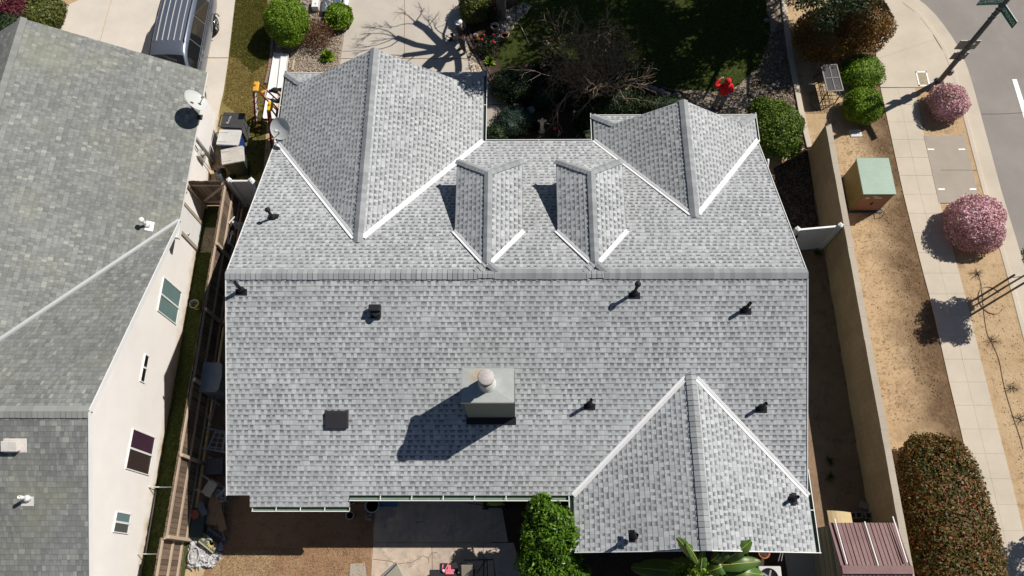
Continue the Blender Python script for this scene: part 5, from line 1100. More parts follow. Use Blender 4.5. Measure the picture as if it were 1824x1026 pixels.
b=MB(); b.tube([(q[0]-.38,q[1]-.12,.3),(q[0]-.85,q[1]-.1,.75),(q[0]-.85,q[1]+.2,.75),(q[0]-.38,q[1]+.2,.3)],.013,6); b.build('handle',BLACK,t,world=True)
# patio furniture at the bottom edge
t=thing('patio_umbrella','folded beige patio umbrella or chair back tilted at the bottom edge','umbrella',(*at(725,1040)[:2],0)); 
A=at(706,1002,1.0); b=MB(); A=V(A); e1=V(at(655,1048,.75)); e2=V(at(765,1055,.7)); e3=V(at(728,1050,.95)); b.add([A,e1,e3,e2,A-V((0,0,.03)),e1-V((0,0,.03)),e3-V((0,0,.03)),e2-V((0,0,.03))],[(0,1,2),(0,2,3),(4,6,5),(4,7,6),(0,1,5,4),(0,3,7,4)]); b.build('canopy',M('beige_canvas',(.36,.33,.26),.8,.12),t,world=True)
b=MB(); b.bar(A+V((0,0,.02)),e1+V((0,0,.03)),.05,.03); b.build('rib',GREY,t,world=True); b=MB(); b.bar(A*.98+e1*.02+V((.03,-.03,-.01)),e1*.9+e3*.1,.03,.02); b.build('seam',BLACK,t,world=True); b=MB(); b.tube([(e3[0],e3[1],0),(e3[0],e3[1],.9)],.025,8); b.build('pole',GREY,t,world=True)
q=at(795,1022,.0); t=thing('patio_table','low square black table with a stepped edge at the bottom of the patio','table',(q[0],q[1],0)); P_=[at(*p,.45) for p in ((783,1003),(816,1003),(816,1050),(783,1050))]
b=MB(); b.box(P_[0][0],P_[1][0],P_[2][1],P_[0][1],.42,.45); p5=at(765,1016,.45); b.box(p5[0],P_[0][0]-.003,P_[2][1],p5[1],.42,.448); b.build('tabletop',M('black_top',(.025,.025,.03),.4),t,world=True)
for x in (p5[0]+.05,P_[1][0]-.05):
    for y in (P_[2][1]+.05,p5[1]-.08): b=MB(); b.box(x-.02,x+.02,y-.02,y+.02,0,.42); b.build('leg',BLACK,t,world=True)
PK=M('pink_plastic',(.72,.18,.24),.4,.06); c=at(795,1014,.47); X=Matrix.Translation((c[0],c[1],.455))
t=thing('toy_blaster','bright pink plastic toy with a pale ball on the black table','toy',(c[0],c[1],.455))
b=MB(); b.box(-.02,.22,-.14,-.04,0,.05,X=X); b.box(.04,.13,-.05,.12,0,.05,X=X); b.box(.0,.25,-.05,.0,0,.06,X=X); b.box(-.035,.0,-.12,.17,.01,.05,X=X@Matrix.Rotation(-.45,4,'Z')); b.box(-.14,-.10,.02,.12,.0,.04,X=X@Matrix.Rotation(-.15,4,'Z')); b.tube([tuple(X@Vector(p)) for p in ((-.15,.02,.02),(-.1,0,.03),(-.04,-.02,.03))],.012,6); b.build('body',PK,t,world=True,bevel=.012)
b=MB(); b.ball(tuple(X@Vector((-.09,-.04,.045))),.045,12); b.build('ball',M('pale_ball',(.6,.6,.62),.3),t,world=True)
q=at(840,1020); t=thing('patio_chair','patio chair with beige sling seat and black frame at the bottom edge','chair',(q[0],q[1],0)); a0=at(822,1006,.75); a1=at(842,1006,.75)
b=MB(); b.add([(a0[0],a0[1],.75),(a1[0],a1[1],.75),(a1[0],a1[1]-.45,.42),(a0[0],a0[1]-.45,.42),(a0[0],a0[1]-.95,.44),(a1[0],a1[1]-.95,.44)],[(0,1,2,3),(3,2,5,4)]); o=b.build('sling',M('beige_sling',(.33,.29,.22),.8),t,world=True); o.modifiers.new('s','SOLIDIFY').thickness=.02
b=MB(); x0,x1=a0[0]-.02,a1[0]+.35
for x in (a0[0]-.02,a1[0]+.02): b.tube([(x,a0[1]+.03,.78),(x,a0[1]-.45,.42),(x,a0[1]-.98,.44),(x,a0[1]-1.,0)],.016,6); b.tube([(x,a0[1]-.45,.42),(x,a0[1]-.1,0)],.016,6)
b.tube([(x0,a0[1]+.03,.78),(a1[0]+.02,a0[1]+.03,.78)],.02,6); b.build('frame',BLACK,t,world=True)
t=thing('folding_chair','black metal folding frame leaning right of the beige patio chair','chair frame',(q[0]+.35,q[1],0)); z0=a1[0]+.12
b=MB(); yy=at(850,998,.7)[1]; b.tube([(a0[0]+.05,yy,.7),(z0+.48,yy+.02,.72),(z0+.53,yy-.4,.4),(z0+.5,yy-.9,.0)],.018,6); b.tube([(z0+.25,yy,.7),(z0-.02,yy-.35,.4)],.016,6); b.tube([(z0+.2,yy,.7),(z0+.2,yy-.8,.02)],.016,6); b.tube([(z0+.3,yy,.7),(z0+.3,yy-.8,.02)],.016,6); b.build('frame',BLACK,t,world=True)
# ================================================================ WEST SIDE YARD (junk in the shade)
x0,x1,y0,y1,hh=-10.02,-9.45,5.72,6.62,1.2
t=thing('storage_cabinet','tall grey plastic storage cabinet with rounded front in the narrow side yard','cabinet',(-9.75,6.2,0)); b=MB()
prof=[(x0,y0),(x0,y1),(x1-.12,y1),(x1-.03,y1-.08),(x1+.01,(y0+y1)/2),(x1-.03,y0+.08),(x1-.12,y0)]
def prism(b,pr,z0,z1):
    k=len(pr); b.add([(p[0],p[1],z0) for p in pr]+[(p[0],p[1],z1) for p in pr],[tuple(range(k)),tuple(range(k,2*k))[::-1]]+[(i,(i+1)%k,(i+1)%k+k,i+k) for i in range(k)])
prism(b,prof,0,hh-.04); b.build('body',M('cabinet_grey',(.22,.23,.23),.6),t,world=True); b=MB(); prism(b,[(p[0]+(.03 if p[0]>-9.7 else -.02),p[1]+(.02 if p[1]>6.2 else -.02)) for p in prof],hh-.04,hh); b.build('lid',M('lid_grey',(.30,.32,.34),.5),t,world=True,bevel=.01)
b=MB(); b.bar((x1+.02,6.17,.1),(x1+.02,6.17,hh-.06),.012,.008,up=(1,0,0)); b.build('door_gap',BLACK,t,world=True)
t=thing('aluminium_ladder','pale metal ladder lying in the dark side yard','ladder',(-9.6,4.4,0)); AL=M('aluminium',(.38,.39,.40),.4)
A=[V(at(*p,.35)) for p in ((385,766),(402,768),(396,803),(370,800))]
b=MB(); b.bar(A[0],A[3],.05,.03); b.bar(A[1],A[2],.05,.03); b.bar((A[0]+A[1])/2,(A[2]+A[3])/2,.03,.03); b.build('rail',AL,t,world=True)
for i in range(4): u=(i+.5)/4; b=MB(); b.bar(A[0]*(1-u)+A[3]*u,A[1]*(1-u)+A[2]*u,.03,.025); b.build('rung',AL,t,world=True)
for p_,q_ in (((360,798,.3),(404,806,.3)),((366,762,.3),(402,770,.3))): b=MB(); b.bar(V(at(*p_)),V(at(*q_)),.05,.04); b.build('stabiliser',AL,t,world=True)
for i,(p,q_,l) in enumerate((((386,704,.3),(377,748,.2),'upright pale strip propped below the storage cabinet'),((364,702,.3),(392,722,.3),'slanting pale strip crossing below the storage cabinet'),((367,732,.3),(376,758,.2),'short grey strip left of the upright pale strip'))):
    b=MB(); b.bar(at(*p),at(*q_),.04,.03); tag(b.build('metal_strip',AL),l,'strip')
# white plastic chair lying tipped
def armchair():
    t=thing('plastic_chair','white plastic garden chair tipped on its back in the side yard','chair',(*at(372,868,.3)[:2],.28),R_(-25)); WP=M('dull_white_plastic',(.42,.42,.39),.5,.1)
    X=Matrix.Rotation(R_(70),4,'Y')
    b=MB(); b.box(-.2,.2,-.22,.22,0,.03,X=X); b.build('seat',WP,t,bevel=.01)
    b=MB(); b.box(-.22,-.18,-.22,.22,.03,.42,X=X); b.build('backrest',WP,t,bevel=.01)
    for s in (-1,1):
        for u in (-.18,.18): b=MB(); b.bar(X@Vector((u,s*.2,0)),X@Vector((u*1.2,s*.23,-.38)),.045,.035); b.build('leg',WP,t)
        b=MB(); b.bar(X@Vector((-.2,s*.23,.2)),X@Vector((.18,s*.23,.18)),.045,.03); b.bar(X@Vector((.18,s*.23,.18)),X@Vector((.18,s*.22,0)),.035,.03); b.build('armrest',WP,t)
armchair()
def junk(name,label,cat,px,py,z,sx_,sy_,sz_,mt,rz=0,rx=0):
    q=at(px,py,z); b=MB(); b.box(-sx_/2,sx_/2,-sy_/2,sy_/2,-sz_/2,sz_/2,X=Matrix.Translation(q)@Matrix.Rotation(rz,4,'Z')@Matrix.Rotation(rx,4,'X')); return tag(b.build(name,mt,bevel=.015),label,cat)
junk('plastic_bin','dark grey plastic tub between the ladder and the tipped chair','tub',385,832,.2,.55,.5,.35,M('tub',(.07,.08,.085),.5),.05)
junk('paper_sack','pale crumpled sack next to the dark grey tub','sack',372,820,.3,.14,.25,.1,GREY,-.5)
t=thing('appliance_frame','open metal frame full of scrap beside the tipped white chair','scrap frame',(*at(394,880)[:2],0)); b=MB(); F=[V(at(*p,.4)) for p in ((380,862),(400,868),(402,892),(387,894))]
for i in range(4): b.bar(F[i],F[(i+1)%4],.04,.04); b.bar(V((F[i][0],F[i][1],0)),F[i],.03,.03)
b.build('frame',GREY,t,world=True); b=MB(); g2=np.random.default_rng(12); cc_=sum(F)/4
for i in range(14): b.bar(cc_+V((*g2.uniform(-.16,.16,2),g2.uniform(-.2,.05))),cc_+V((*g2.uniform(-.16,.16,2),g2.uniform(-.2,.08))),.04,.03)
b.build('scrap',AL,t,world=True)
for (px_,py_,w_,h_,rz_,l) in ((381,908,.42,.9,-.15,'long brown cardboard sheet lying in the side yard'),(393,925,.22,.7,.35,'narrow cardboard strip overlapping the long brown cardboard')):
    q=at(px_,py_,.2); b=MB(); b.box(-w_/2,w_/2,-h_/2,h_/2,-.01,.01,X=Matrix.Translation(q)@Matrix.Rotation(rz_,4,'Z')@Matrix.Rotation(.1,4,'X')); tag(b.build('cardboard',CARD),l,'cardboard')
junk('tarp_bundle','dark teal tarpaulin bundle against the fence','tarp',355,932,.15,.4,.9,.3,M('teal_tarp',(.02,.045,.05),.7),0)
q=at(347,916,.3); b=MB(); b.lathe(q,[(0,0),(.14,0),(.15,.02),(.12,.03),(0,.02)],16); tag(b.build('orange_disc',M('dull_orange',(.30,.08,.045),.6)),'round rusty orange disc leaning at the fence','disc')
junk('folded_sheet','blue grey folded plastic sheet right of the orange disc','sheet',360,906,.3,.2,.45,.04,M('blue_grey',(.12,.15,.19),.6),.6)
b=MB(); b.tube(smooth([V(at(*p,.15)) for p in ((398,893),(397,920),(395,945),(401,960))]),.015,6); tag(b.build('cable',GREY),'pale cable trailing from the scrap frame down to the dark panel','cable')
# sun emblem panel, dark panel, crumpled sheeting
A=[at(*p,.27) for p in ((362,948),(389,970),(381,984),(352,966))]; 
t=thing('printed_carton','flat dark carton printed with a yellow sunburst lying by the fence','carton',(A[0][0],A[0][1],0)); A=[V(p) for p in A]
b=MB(); b.add(A+[p-V((0,0,.07)) for p in A],[(3,2,1,0),(0,1,5,4),(1,2,6,5),(2,3,7,6),(3,0,4,7)]); pn=b.build('panel',M('carton_dark',(.10,.10,.085),.6),t,world=True)
U=A[1]-A[0]; Wv=A[3]-A[0]; YL=M('print_yellow',(.62,.47,.18),.6); YG2=M('print_olive',(.40,.40,.22),.6); BLP=M('print_blue',(.25,.38,.48),.6)
def pt(u,v): return A[0]+U*u+Wv*v+V((0,0,.004))
b=MB()
for i in range(9): a=math.pi*(i/8)-.0; c=(.62,.30); 
for i in range(8):
    a=math.pi*i/7; c=pt(.64,.22); d1=unit(U)*math.cos(a)+unit(Wv)*math.sin(a); s=np.cross((0,0,1),d1); b.add([c+s*.045,c+d1*.19,c-s*.045],[(0,1,2)])
b.build('sunburst',YL,parent=pn,world=True); b=MB(); b.add([pt(.02,.80),pt(.98,.80),pt(.98,.92),pt(.02,.92)],[(0,1,2,3)]); b.add([pt(.08,.38),pt(.26,.38),pt(.26,.58),pt(.08,.58)],[(0,1,2,3)]); b.add([pt(.86,.38),pt(.95,.38),pt(.95,.6),pt(.86,.6)],[(0,1,2,3)]); b.build('print',YG2,parent=pn,world=True)
b=MB(); b.add([pt(.24,-.01),pt(.62,-.01),pt(.6,.2),pt(.42,.3)],[(0,1,2,3)]); b.build('blue_print',BLP,parent=pn,world=True)
A2=[V(at(*p,.1)) for p in ((369,948),(396,967),(403,958),(376,940))]; b=MB(); b.add(A2+[p-V((0,0,.08)) for p in A2],[(0,1,2,3),(0,1,5,4),(1,2,6,5),(2,3,7,6),(3,0,4,7)]); pn=tag(b.build('dark_carton',M('navy_carton',(.02,.03,.06),.5)),'flat navy carton with pale writing next to the sunburst carton','carton')
for p in pn.data.polygons:
    if abs(p.normal.z)>.8 and p.normal.z<0: p.flip()
d_=unit(A2[1]-A2[0]); s_=unit(A2[3]-A2[0]); m4=Matrix.Identity(4); c_=(A2[0]+A2[1]+A2[2]+A2[3])/4+V((0,0,.004))
for i in range(3): m4[i][0]=d_[i]; m4[i][1]=s_[i]; m4[i][2]=(0,0,1)[i]; m4[i][3]=c_[i]
textmesh('GP WATT 300',.11,M('pale_print',(.25,.28,.33),.6),pn,m4)
g2=np.random.default_rng(21); n=26; gx,gy=np.meshgrid(np.linspace(0,1,n),np.linspace(0,1,n),indexing='ij')
q0,q1,q2,q3=[V(at(*p)) for p in ((342,955),(398,972),(382,1010),(334,1014))]
P=(q0[None,None]*((1-gx)*(1-gy))[...,None]+q1*(gx*(1-gy))[...,None]+q2*(gx*gy)[...,None]+q3*((1-gx)*gy)[...,None]); P[...,:2]+=g2.normal(size=(n,n,2))*.018; P[...,2]=.06+np.abs(g2.normal(size=(n,n)))*.045
edge=(np.minimum(np.minimum(gx,1-gx),np.minimum(gy,1-gy))<.02); P[edge,2]=.02; P[edge,:2]+=g2.normal(size=(edge.sum(),2))*.05
f=[(i*n+j,(i+1)*n+j,(i+1)*n+j+1,i*n+j+1) for i in range(n-1) for j in range(n-1)]; tag(link('crumpled_sheeting',rawmesh('crumpled_sheeting',P.reshape(-1,3),np.array(f),M('white_film',(.46,.46,.47),.5,.2,6))),'heap of crumpled white plastic sheeting at the foot of the fence','plastic sheeting')
c=at(349,990); b=MB(); b.tube([(c[0]+.16*math.cos(a),c[1]+.24*math.sin(a),.16) for a in np.linspace(0,6.0,24)],.018,6,closed=True); tag(b.build('hoop',M('hoop_grey',(.45,.44,.42),.5)),'thin pale hoop lying on the crumpled white sheeting','hoop')
# white metal things near the top of the side yard
t=thing('folded_chair','striped white folding chair leaning at the fence north of the ridge line','chair',(*at(420,398,.5)[:2],0)); b=MB(); A=[V(at(*p,z)) for p,z in (((415,392),.95),((422,405),.95),((440,405),.5),((432,395),.5))]
A=[V(at(413,394,1.)),V(at(420,407,1.)),V(at(438,409,.45)),V(at(434,398,.45))]
for i in range(6): u=i/5; b.bar(A[0]*(1-u)+A[1]*u,A[3]*(1-u)+A[2]*u,.05,.012)
b.build('slats',WHITE,t,world=True); b=MB(); b.bar(V(at(408,397,1.02)),V(at(418,386,1.02)),.03,.03); b.bar(V(at(409,398,1.0)),V(at(409,398,.0)),.025,.025); b.build('frame',WHITE,t,world=True)
t=thing('metal_rack','white metal bracket rack at the fence below the striped folding chair','rack',(*at(412,425,.5)[:2],0)); b=MB()
for p,q_ in (((414,411),(409,432)),((409,416),(416,416)),((406,418),(406,434)),((406,434),(410,433))): b.bar(V(at(*p,.8)),V(at(*q_,.8)),.045,.03)
b.bar(V(at(409,432,.8)),V(at(409,432,.8))-V((0,0,.8)),.03,.03); b.build('frame',WHITE,t,world=True)
q=at(346,541,.35); t=thing('trash_pail','small grey and yellow pail on the grass strip by the neighbor wall','pail',(q[0],q[1],0)); b=MB(); b.lathe((q[0],q[1],0),[(.11,0),(.15,.33),(.165,.33),(.165,.36),(.135,.36),(.12,.06),(0,.06)],16); b.build('pail',M('pail_grey',(.35,.34,.30),.6),t,world=True); b=MB(); b.lathe((q[0],q[1],.05),[(.122,0),(.135,.12)],16); b.build('band',M('yellow_band',(.5,.38,.03),.5),t,world=True)
q=at(358,296,1); t=thing('garden_reel','dark round hose reel beside the neighbor wall under the meter','hose reel',(*at(392,318)[:2],0)); c=at(393,312,.4); b=MB(); b.tube([(c[0]-.1,c[1],.4),(c[0]+.12,c[1],.4)],.27,18); b.build('drum',M('reel_dark',(.07,.08,.08),.5),t,world=True); b=MB(); b.bar((c[0]-.12,c[1]-.2,0),(c[0]-.12,c[1],.75),.03,.03); b.bar((c[0]-.12,c[1]+.2,0),(c[0]-.12,c[1],.75),.03,.03); b.build('frame',BLACK,t,world=True)
# ================================================================ TRASH BINS
def bin_(x,y,rz,label,body,lid,txt=None):
    t=thing('trash_bin',label,'trash bin',(x,y,0),rz,'wheeled trash bins beside the neighbor house'); h=1.0
    b=MB(); b.add([(sx*(.36 if z else .28),sy*(.31 if z else .25),z*h) for z in(0,1) for sx,sy in((-1,-1),(1,-1),(1,1),(-1,1))],[(3,2,1,0),(0,1,5,4),(1,2,6,5),(2,3,7,6),(3,0,4,7)]); b.box(-.38,.38,-.33,.33,.93,.985); b.build('body',body,t,bevel=.02)
    b=MB(); L=[(-.40,-.33,0),(.40,-.34,0),(.43,-.27,0),(.44,.27,0),(.40,.34,0),(-.40,.33,0)]
    k=len(L); b.add([(p[0],p[1],.985) for p in L]+[(p[0]*.97,p[1]*.96,1.045) for p in L],[tuple(range(k))[::-1],tuple(range(k,2*k))]+[(i,(i+1)%k,(i+1)%k+k,i+k) for i in range(k)]); 
    for sy in (-.2,.2): b.box(-.34,-.02,sy-.014,sy+.014,1.04,1.062)
    l=b.build('lid',lid,t,bevel=.015)
    b=MB(); b.tube([(-.40,-.26,.95),(-.50,-.24,.95),(-.50,.24,.95),(-.40,.26,.95)],.02,6); b.build('handle',BLACK,t)
    for s in (-1,1): b=MB(); b.tube([(-.32,s*.26-.03,.12),(-.32,s*.26+.03,.12)],.12,14); b.build('wheel',BLACK,t)
    if txt: textmesh(txt,.13,M('bin_print',(.5,.5,.5),.6),l,Matrix.Translation((x-.12,y,1.049))@Matrix.Rotation(R_(80),4,'Z'))
    return t
BLID=M('black_lid',(.045,.045,.047),.6,.2); WLID=M('faded_white_lid',(.50,.495,.48),.6,.10,3,c2=(.60,.595,.58)); WLID2=M('stained_white_lid',(.42,.36,.29),.6,.1,2,c2=(.58,.575,.55))
bin_(-10.48,15.92,-.06,'black lidded grey trash bin, uppermost of the three bins',M('bin_grey',(.11,.115,.115),.6),BLID,'Burtec')
bin_(-10.52,15.18,-.05,'blue trash bin with faded white lid, middle of the three bins',M('bin_blue',(.015,.06,.24),.5),WLID)
bin_(-10.28,14.42,.22,'dark green trash bin with stained white lid, lowest of the three bins',M('bin_green',(.03,.045,.035),.6),WLID2)
# ================================================================ SATELLITE DISHES
def dish(name,label,px,py,zc,r,aim,mast,P,n,arm=True,mark=None):
    c=V(at(px,py,zc)); a=unit(V(aim)); u,w=perp(a); 
    t=thing(name,label,'satellite dish',tuple(mast),0,'satellite dishes'); b=MB(); X=Matrix.Identity(4)
    for i in range(3): X[i][0]=u[i]; X[i][1]=w[i]; X[i][2]=a[i]; X[i][3]=c[i]
    pr=[(r*k/6,.22*r*(k/6)**2) for k in range(7)]+[(r*1.02,.22*r+.008),(r*.98,.22*r-.02)]+[(r*k/6,.22*r*(k/6)**2-.012) for k in range(5,-1,-1)]
    b.lathe((0,0,0),pr,28,X=X); d_=b.build('reflector',M(name+'_face',(.52,.54,.53),.45,.08),t,world=True)
    if mark:
        b=MB(); q=X@Vector((mark[0],mark[1],.05)); q=V(q); b.add([q-w*.07-u*.022,q+w*.07-u*.022,q+w*.05+u*.022,q-w*.05+u*.022],[(0,1,2,3)]); b.build('print',mark[2],parent=d_,world=True)
    m=V(mast); b=MB(); b.tube([m,m+V((0,0,c[2]-m[2]-.1)),c-a*.04],.028,8); b.box(m[0]-.12,m[0]+.12,m[1]-.09,m[1]+.09,m[2]-.03,m[2]+.03); b.build('mast',DGREY,t,world=True)
    lw=c+a*r*1.15-V((0,0,r*.35)); b=MB(); b.tube([c-V((0,0,r*.8))+a*.02,lw],.016,6); b.build('arm',GREY,t,world=True)
    b=MB(); b.tube([lw-a*.02,lw-a*.1],.045,8); b.ball(lw,(.05,.05,.05),8); b.build('receiver',LGREY,t,world=True)
m1=onp(354,209,(nx,cy,nz),nE); dish('satellite_dish','round pale satellite dish on the edge of the neighbor roof',346,181,m1[2]+.75,.40,(.75,.25,.6),m1,None,None,mark=(.12,-.13,BLACK))
m2=onp(503,246,(-8.155,YN,EAVE),(-TF,0,1)); dish('satellite_dish','oval pale satellite dish on the left eave of the grey house above the valley',501,229,m2[2]+.55,.36,(-.25,-.55,.8),m2,None,None,mark=(.0,.1,WHITE))
# ================================================================ DRIVEWAY SIDE WORK MATERIAL
t=thing('gutter_sheets','stack of long white gutter sheets on the ground beside the garage','metal sheets',(*at(500,140)[:2],0))
for i,((a,b_,c_,d_),z) in enumerate(((((489,94),(501,95),(492,211),(469,211)),.10),(((502,95),(514,96),(506,165),(494,165)),.13))):
    q=[V(at(*p,z)) for p in (a,b_,c_,d_)]; b=MB(); b.add(q+[p-V((0,0,.03)) for p in q],[(3,2,1,0),(0,1,5,4),(1,2,6,5),(2,3,7,6),(3,0,4,7)]); b.bar(q[0]+V((0,0,.02)),q[3]+V((0,0,.02)),.03,.05); b.bar(q[1]+V((0,0,.012)),q[2]+V((0,0,.012)),.02,.03); b.build('sheet',WHITE,t,world=True)
q=at(521,120); b=MB(); b.bar(V(at(524,107,.04)),V(at(521,125,.04)),.08,.05); tag(b.build('wood_offcut',M('new_wood',(.50,.40,.28),.7)),'short pale wood offcut in the gravel right of the white sheets','wood')
t=thing('brick_edging','low weathered brick edging between the dry lawn and the gravel bed','edging',(*at(485,110)[:2],0)); b=MB(); pl=smooth([V((*at(x,y)[:2],.04)) for x,y in ((486,70),(484,100),(480,125),(474,150))],2)
L=0
for a,c in zip(pl[:-1],pl[1:]):
    n=max(1,int(np.linalg.norm(c-a)/.21))
    for i in range(n): p0=a+(c-a)*(i+.04)/n; p1=a+(c-a)*(i+.96)/n; b.bar(p0,p1,.10+random.uniform(-.01,.01),.09)
b.build('bricks',M('old_brick',(.26,.18,.14),.9,.25,5),t,world=True)
t=thing('brick_edging','curved dark brick edging of the garden bed right of the driveway','edging',(*at(840,90)[:2],0)); BRK=M('dark_brick',(.10,.07,.055),.9,.3,5)
for off in (0,.13):
    b=MB(); pl=smooth([V((at(x,y)[0]+off,at(x,y)[1]+off*.3,.05)) for x,y in ((828,52),(833,70),(842,88),(854,108),(866,130),(876,150))],2)
    for a,c in zip(pl[:-1],pl[1:]):
        n=max(1,round(np.linalg.norm(c-a)/.21))
        for i in range(n): b.bar(a+(c-a)*(i+.04)/n,a+(c-a)*(i+.96)/n,.10,.10)
    b.build('brick_row',BRK,t,world=True)
# roofing material by the driveway
def roll():
    A=V(at(611,32,.12)); Bq=V(at(622,-30,.12)); t=thing('roofing_roll','white roll of roofing underlay standing on its long side at the driveway edge','roll',(A[0],A[1],0)); b=MB(); b.tube([A,Bq],.115,18); b.build('wrap',WHITE,t,world=True); b=MB(); d=unit(A-Bq); b.tube([A+d*.001,A+d*.012],.117,18); b.build('end',BLACK,t,world=True)
roll()
A=V(at(599,30,.06)); Bq=V(at(604,-15,.06)); t=thing('shingle_wrapper','folded blue and red printed roofing wrapper on the bed beside the white roll','wrapper',(A[0],A[1],0)); d=Bq-A
b=MB(); b.bar(A,A+d*.32,.13,.06); b.build('red_end',M('print_red',(.65,.03,.07),.5),t,world=True); b=MB(); b.bar(A+d*.33,A+d*.72,.13,.06); b.build('blue_middle',M('print_blue2',(.05,.09,.42),.5),t,world=True); b=MB(); b.bar(A+d*.73,Bq,.13,.06); b.build('white_end',WHITE,t,world=True)
t=thing('shingle_bundle','plastic wrapped bundle of shingles at the top of the gravel bed','bundle',(*at(590,12)[:2],0)); q=at(590,10,.25); b=MB(); b.box(q[0]-.38,q[0]+.16,q[1]-.3,q[1]+.5,0,.25); b.build('bundle',M('dark_wrap',(.09,.11,.13),.35),t,world=True,bevel=.03); g2=np.random.default_rng(4); b=MB()
for i in range(16): x=q[0]+g2.uniform(-.3,.1); y=q[1]+g2.uniform(-.25,.4); b.bar((x,y,.26),(x+g2.uniform(-.16,.16),y+g2.uniform(-.16,.16),.268+g2.uniform(0,.02)),.03,.006)
b.build('plastic_wrap',LGREY,t,world=True)
q=at(561,5,.3); t=thing('white_bucket','white square box with a round hole at the top of the gravel bed','box',(q[0],q[1],0)); b=MB(); b.box(q[0]-.13,q[0]+.13,q[1]-.2,q[1]+.3,0,.3); b.build('box',WHITE,t,world=True,bevel=.01); b=MB(); b.lathe((q[0]+.02,q[1]-.05,.301),[(0,0),(.03,.0),(.03,.002),(0,.003)],12); b.build('hole',BLACK,t,world=True)
q=at(544,12,.3); t=thing('garden_lantern','small pale post lantern behind the tall green shrub','lantern',(q[0],q[1],0)); b=MB(); b.tube([(q[0],q[1],0),(q[0],q[1],.45)],.03,8); b.build('post',LGREY,t,world=True); b=MB(); b.ball((q[0],q[1],.5),.09,10); b.build('lamp_head',GREY,t,world=True)
# stepladders
FRD=M('red_fibreglass',(.33,.035,.022),.45,.15); ORG=M('orange_cap',(.72,.38,.04),.45,.08); YEL=M('yellow_cap',(.75,.50,.01),.45,.06); STP=M('ladder_step',(.5,.5,.49),.4)
def stepladder(label,top,h,legL,legR,wd,cap,rzs=0,steps=6,stepmt=STP,side='L'):
    x,y=top[0],top[1]; t=thing('stepladder',label,'ladder',(x,y,0),0,'stepladders beside the garage'); 
    for s in (-1,1):
        b=MB(); b.bar((x-.08,y+s*wd*.6,h-.05),(legL[0],legL[1]+s*wd,0),.07,.03,up=(0,1,0)); b.build('rail',FRD,t,world=True)
        b=MB(); b.bar((x+.08,y+s*wd*.6,h-.05),(legR[0],legR[1]+s*wd,0),.05,.03,up=(0,1,0)); b.build('rail',FRD,t,world=True)
    A,B=(legL,(x-.08,y)) if side=='L' else (legR,(x+.08,y))
    for i in range(1,steps+1):
        u=i/(steps+1); px_=A[0]*(1-u)+B[0]*u; py_=A[1]*(1-u)+B[1]*u; w=wd*(1-u)+wd*.6*u; b=MB(); b.box(px_-.045,px_+.045,py_-w,py_+w,h*u-.015,h*u+.015); b.build('step',stepmt,t,world=True)
    A,B=(legR,(x+.08,y)) if side=='L' else (legL,(x-.08,y))
    for i in (1,2,3,4):
        u=i/5; b=MB(); q=(A[0]*(1-u)+B[0]*u,A[1]*(1-u)+B[1]*u); w=wd*(1-u)+wd*.6*u; b.bar((q[0],q[1]-w,h*u),(q[0],q[1]+w,h*u),.03,.02); b.build('brace',LGREY,t,world=True)
    b=MB(); b.box(x-.10,x+.10,y-wd*.6-.05,y+wd*.6+.05,h-.06,h+.03); c=b.build('top_cap',cap,t,world=True,bevel=.03); b=MB(); b.lathe((x-.03,y+.03,h+.03),[(.0,.002),(.05,.002),(.05,.01),(.0,.012)],12); b.build('tool_hole',M('cap_orange_dark',(.45,.12,.01),.5) if 'cap_orange_dark' not in bpy.data.materials else bpy.data.materials['cap_orange_dark'],parent=c,world=True)
    return t
stepladder('red stepladder with orange top cap standing on the lawn edge by the garage',at(456,154,2.1),2.1,(-10.02,16.62),(-8.62,16.62),.26,ORG)
stepladder('shorter red stepladder with yellow top cap right at the garage gutter',at(481,189,1.75),1.75,(-9.28,15.62),(-8.42,15.85),.24,YEL,steps=4,side='R',stepmt=DGREY)
b=MB(); b.bar(V(at(466,165,1.3)),V(at(476,160,1.3)),.10,.06); tag(b.build('cordless_drill',ORG,bevel=.02),'small orange tool hanging on the red stepladder','tool')
# stones along the lawn edge
ORD=['first','second','third','fourth','fifth','sixth','seventh','eighth','ninth','tenth','eleventh','twelfth','thirteenth','fourteenth']
STN=M('river_stone',(.23,.21,.19),.9,.25,4); g2=np.random.default_rng(31)
ST=[(1128,146,.14),(1137,150,.13),(1148,151,.15),(1157,155,.13),(1165,159,.18),(1177,163,.19),(1188,167,.13),(1134,157,.22),(1206,170,.17)]
for i,(x,y,r) in enumerate(ST):
    q=at(x,y,.08); b=MB(); b.ball((q[0],q[1],.05),(r,r*.8,.09),10,k=6); o=b.build('edging_stone',STN); tag(o,ORD[i]+' stone counted rightward from the birdbath bowl in the bed edging row','stone','stones edging the bed by the birdbath')
for i,(x,y,r) in enumerate(sorted(((1384,133,.1),(1385,147,.13),(1378,152,.12),(1372,158,.11),(1358,165,.12),(1343,170,.13),(1384,77,.12),(1378,55,.13),(1392,104,.09),(1389,110,.08),(1366,36,.13),(1375,63,.1),(1346,168,.09)),key=lambda s_:s_[1])):
    q=at(x,y,.06); b=MB(); b.ball((q[0],q[1],.04),(r,r*.85,.08),9,k=5); tag(b.build('bed_stone',STN),'rounded stone by the lawn and concrete strip, %s below the top edge'%ORD[i],'stone','stones along the right edge of the lawn')
SW=M('white_stone',(.48,.46,.43),.8,.15,6)
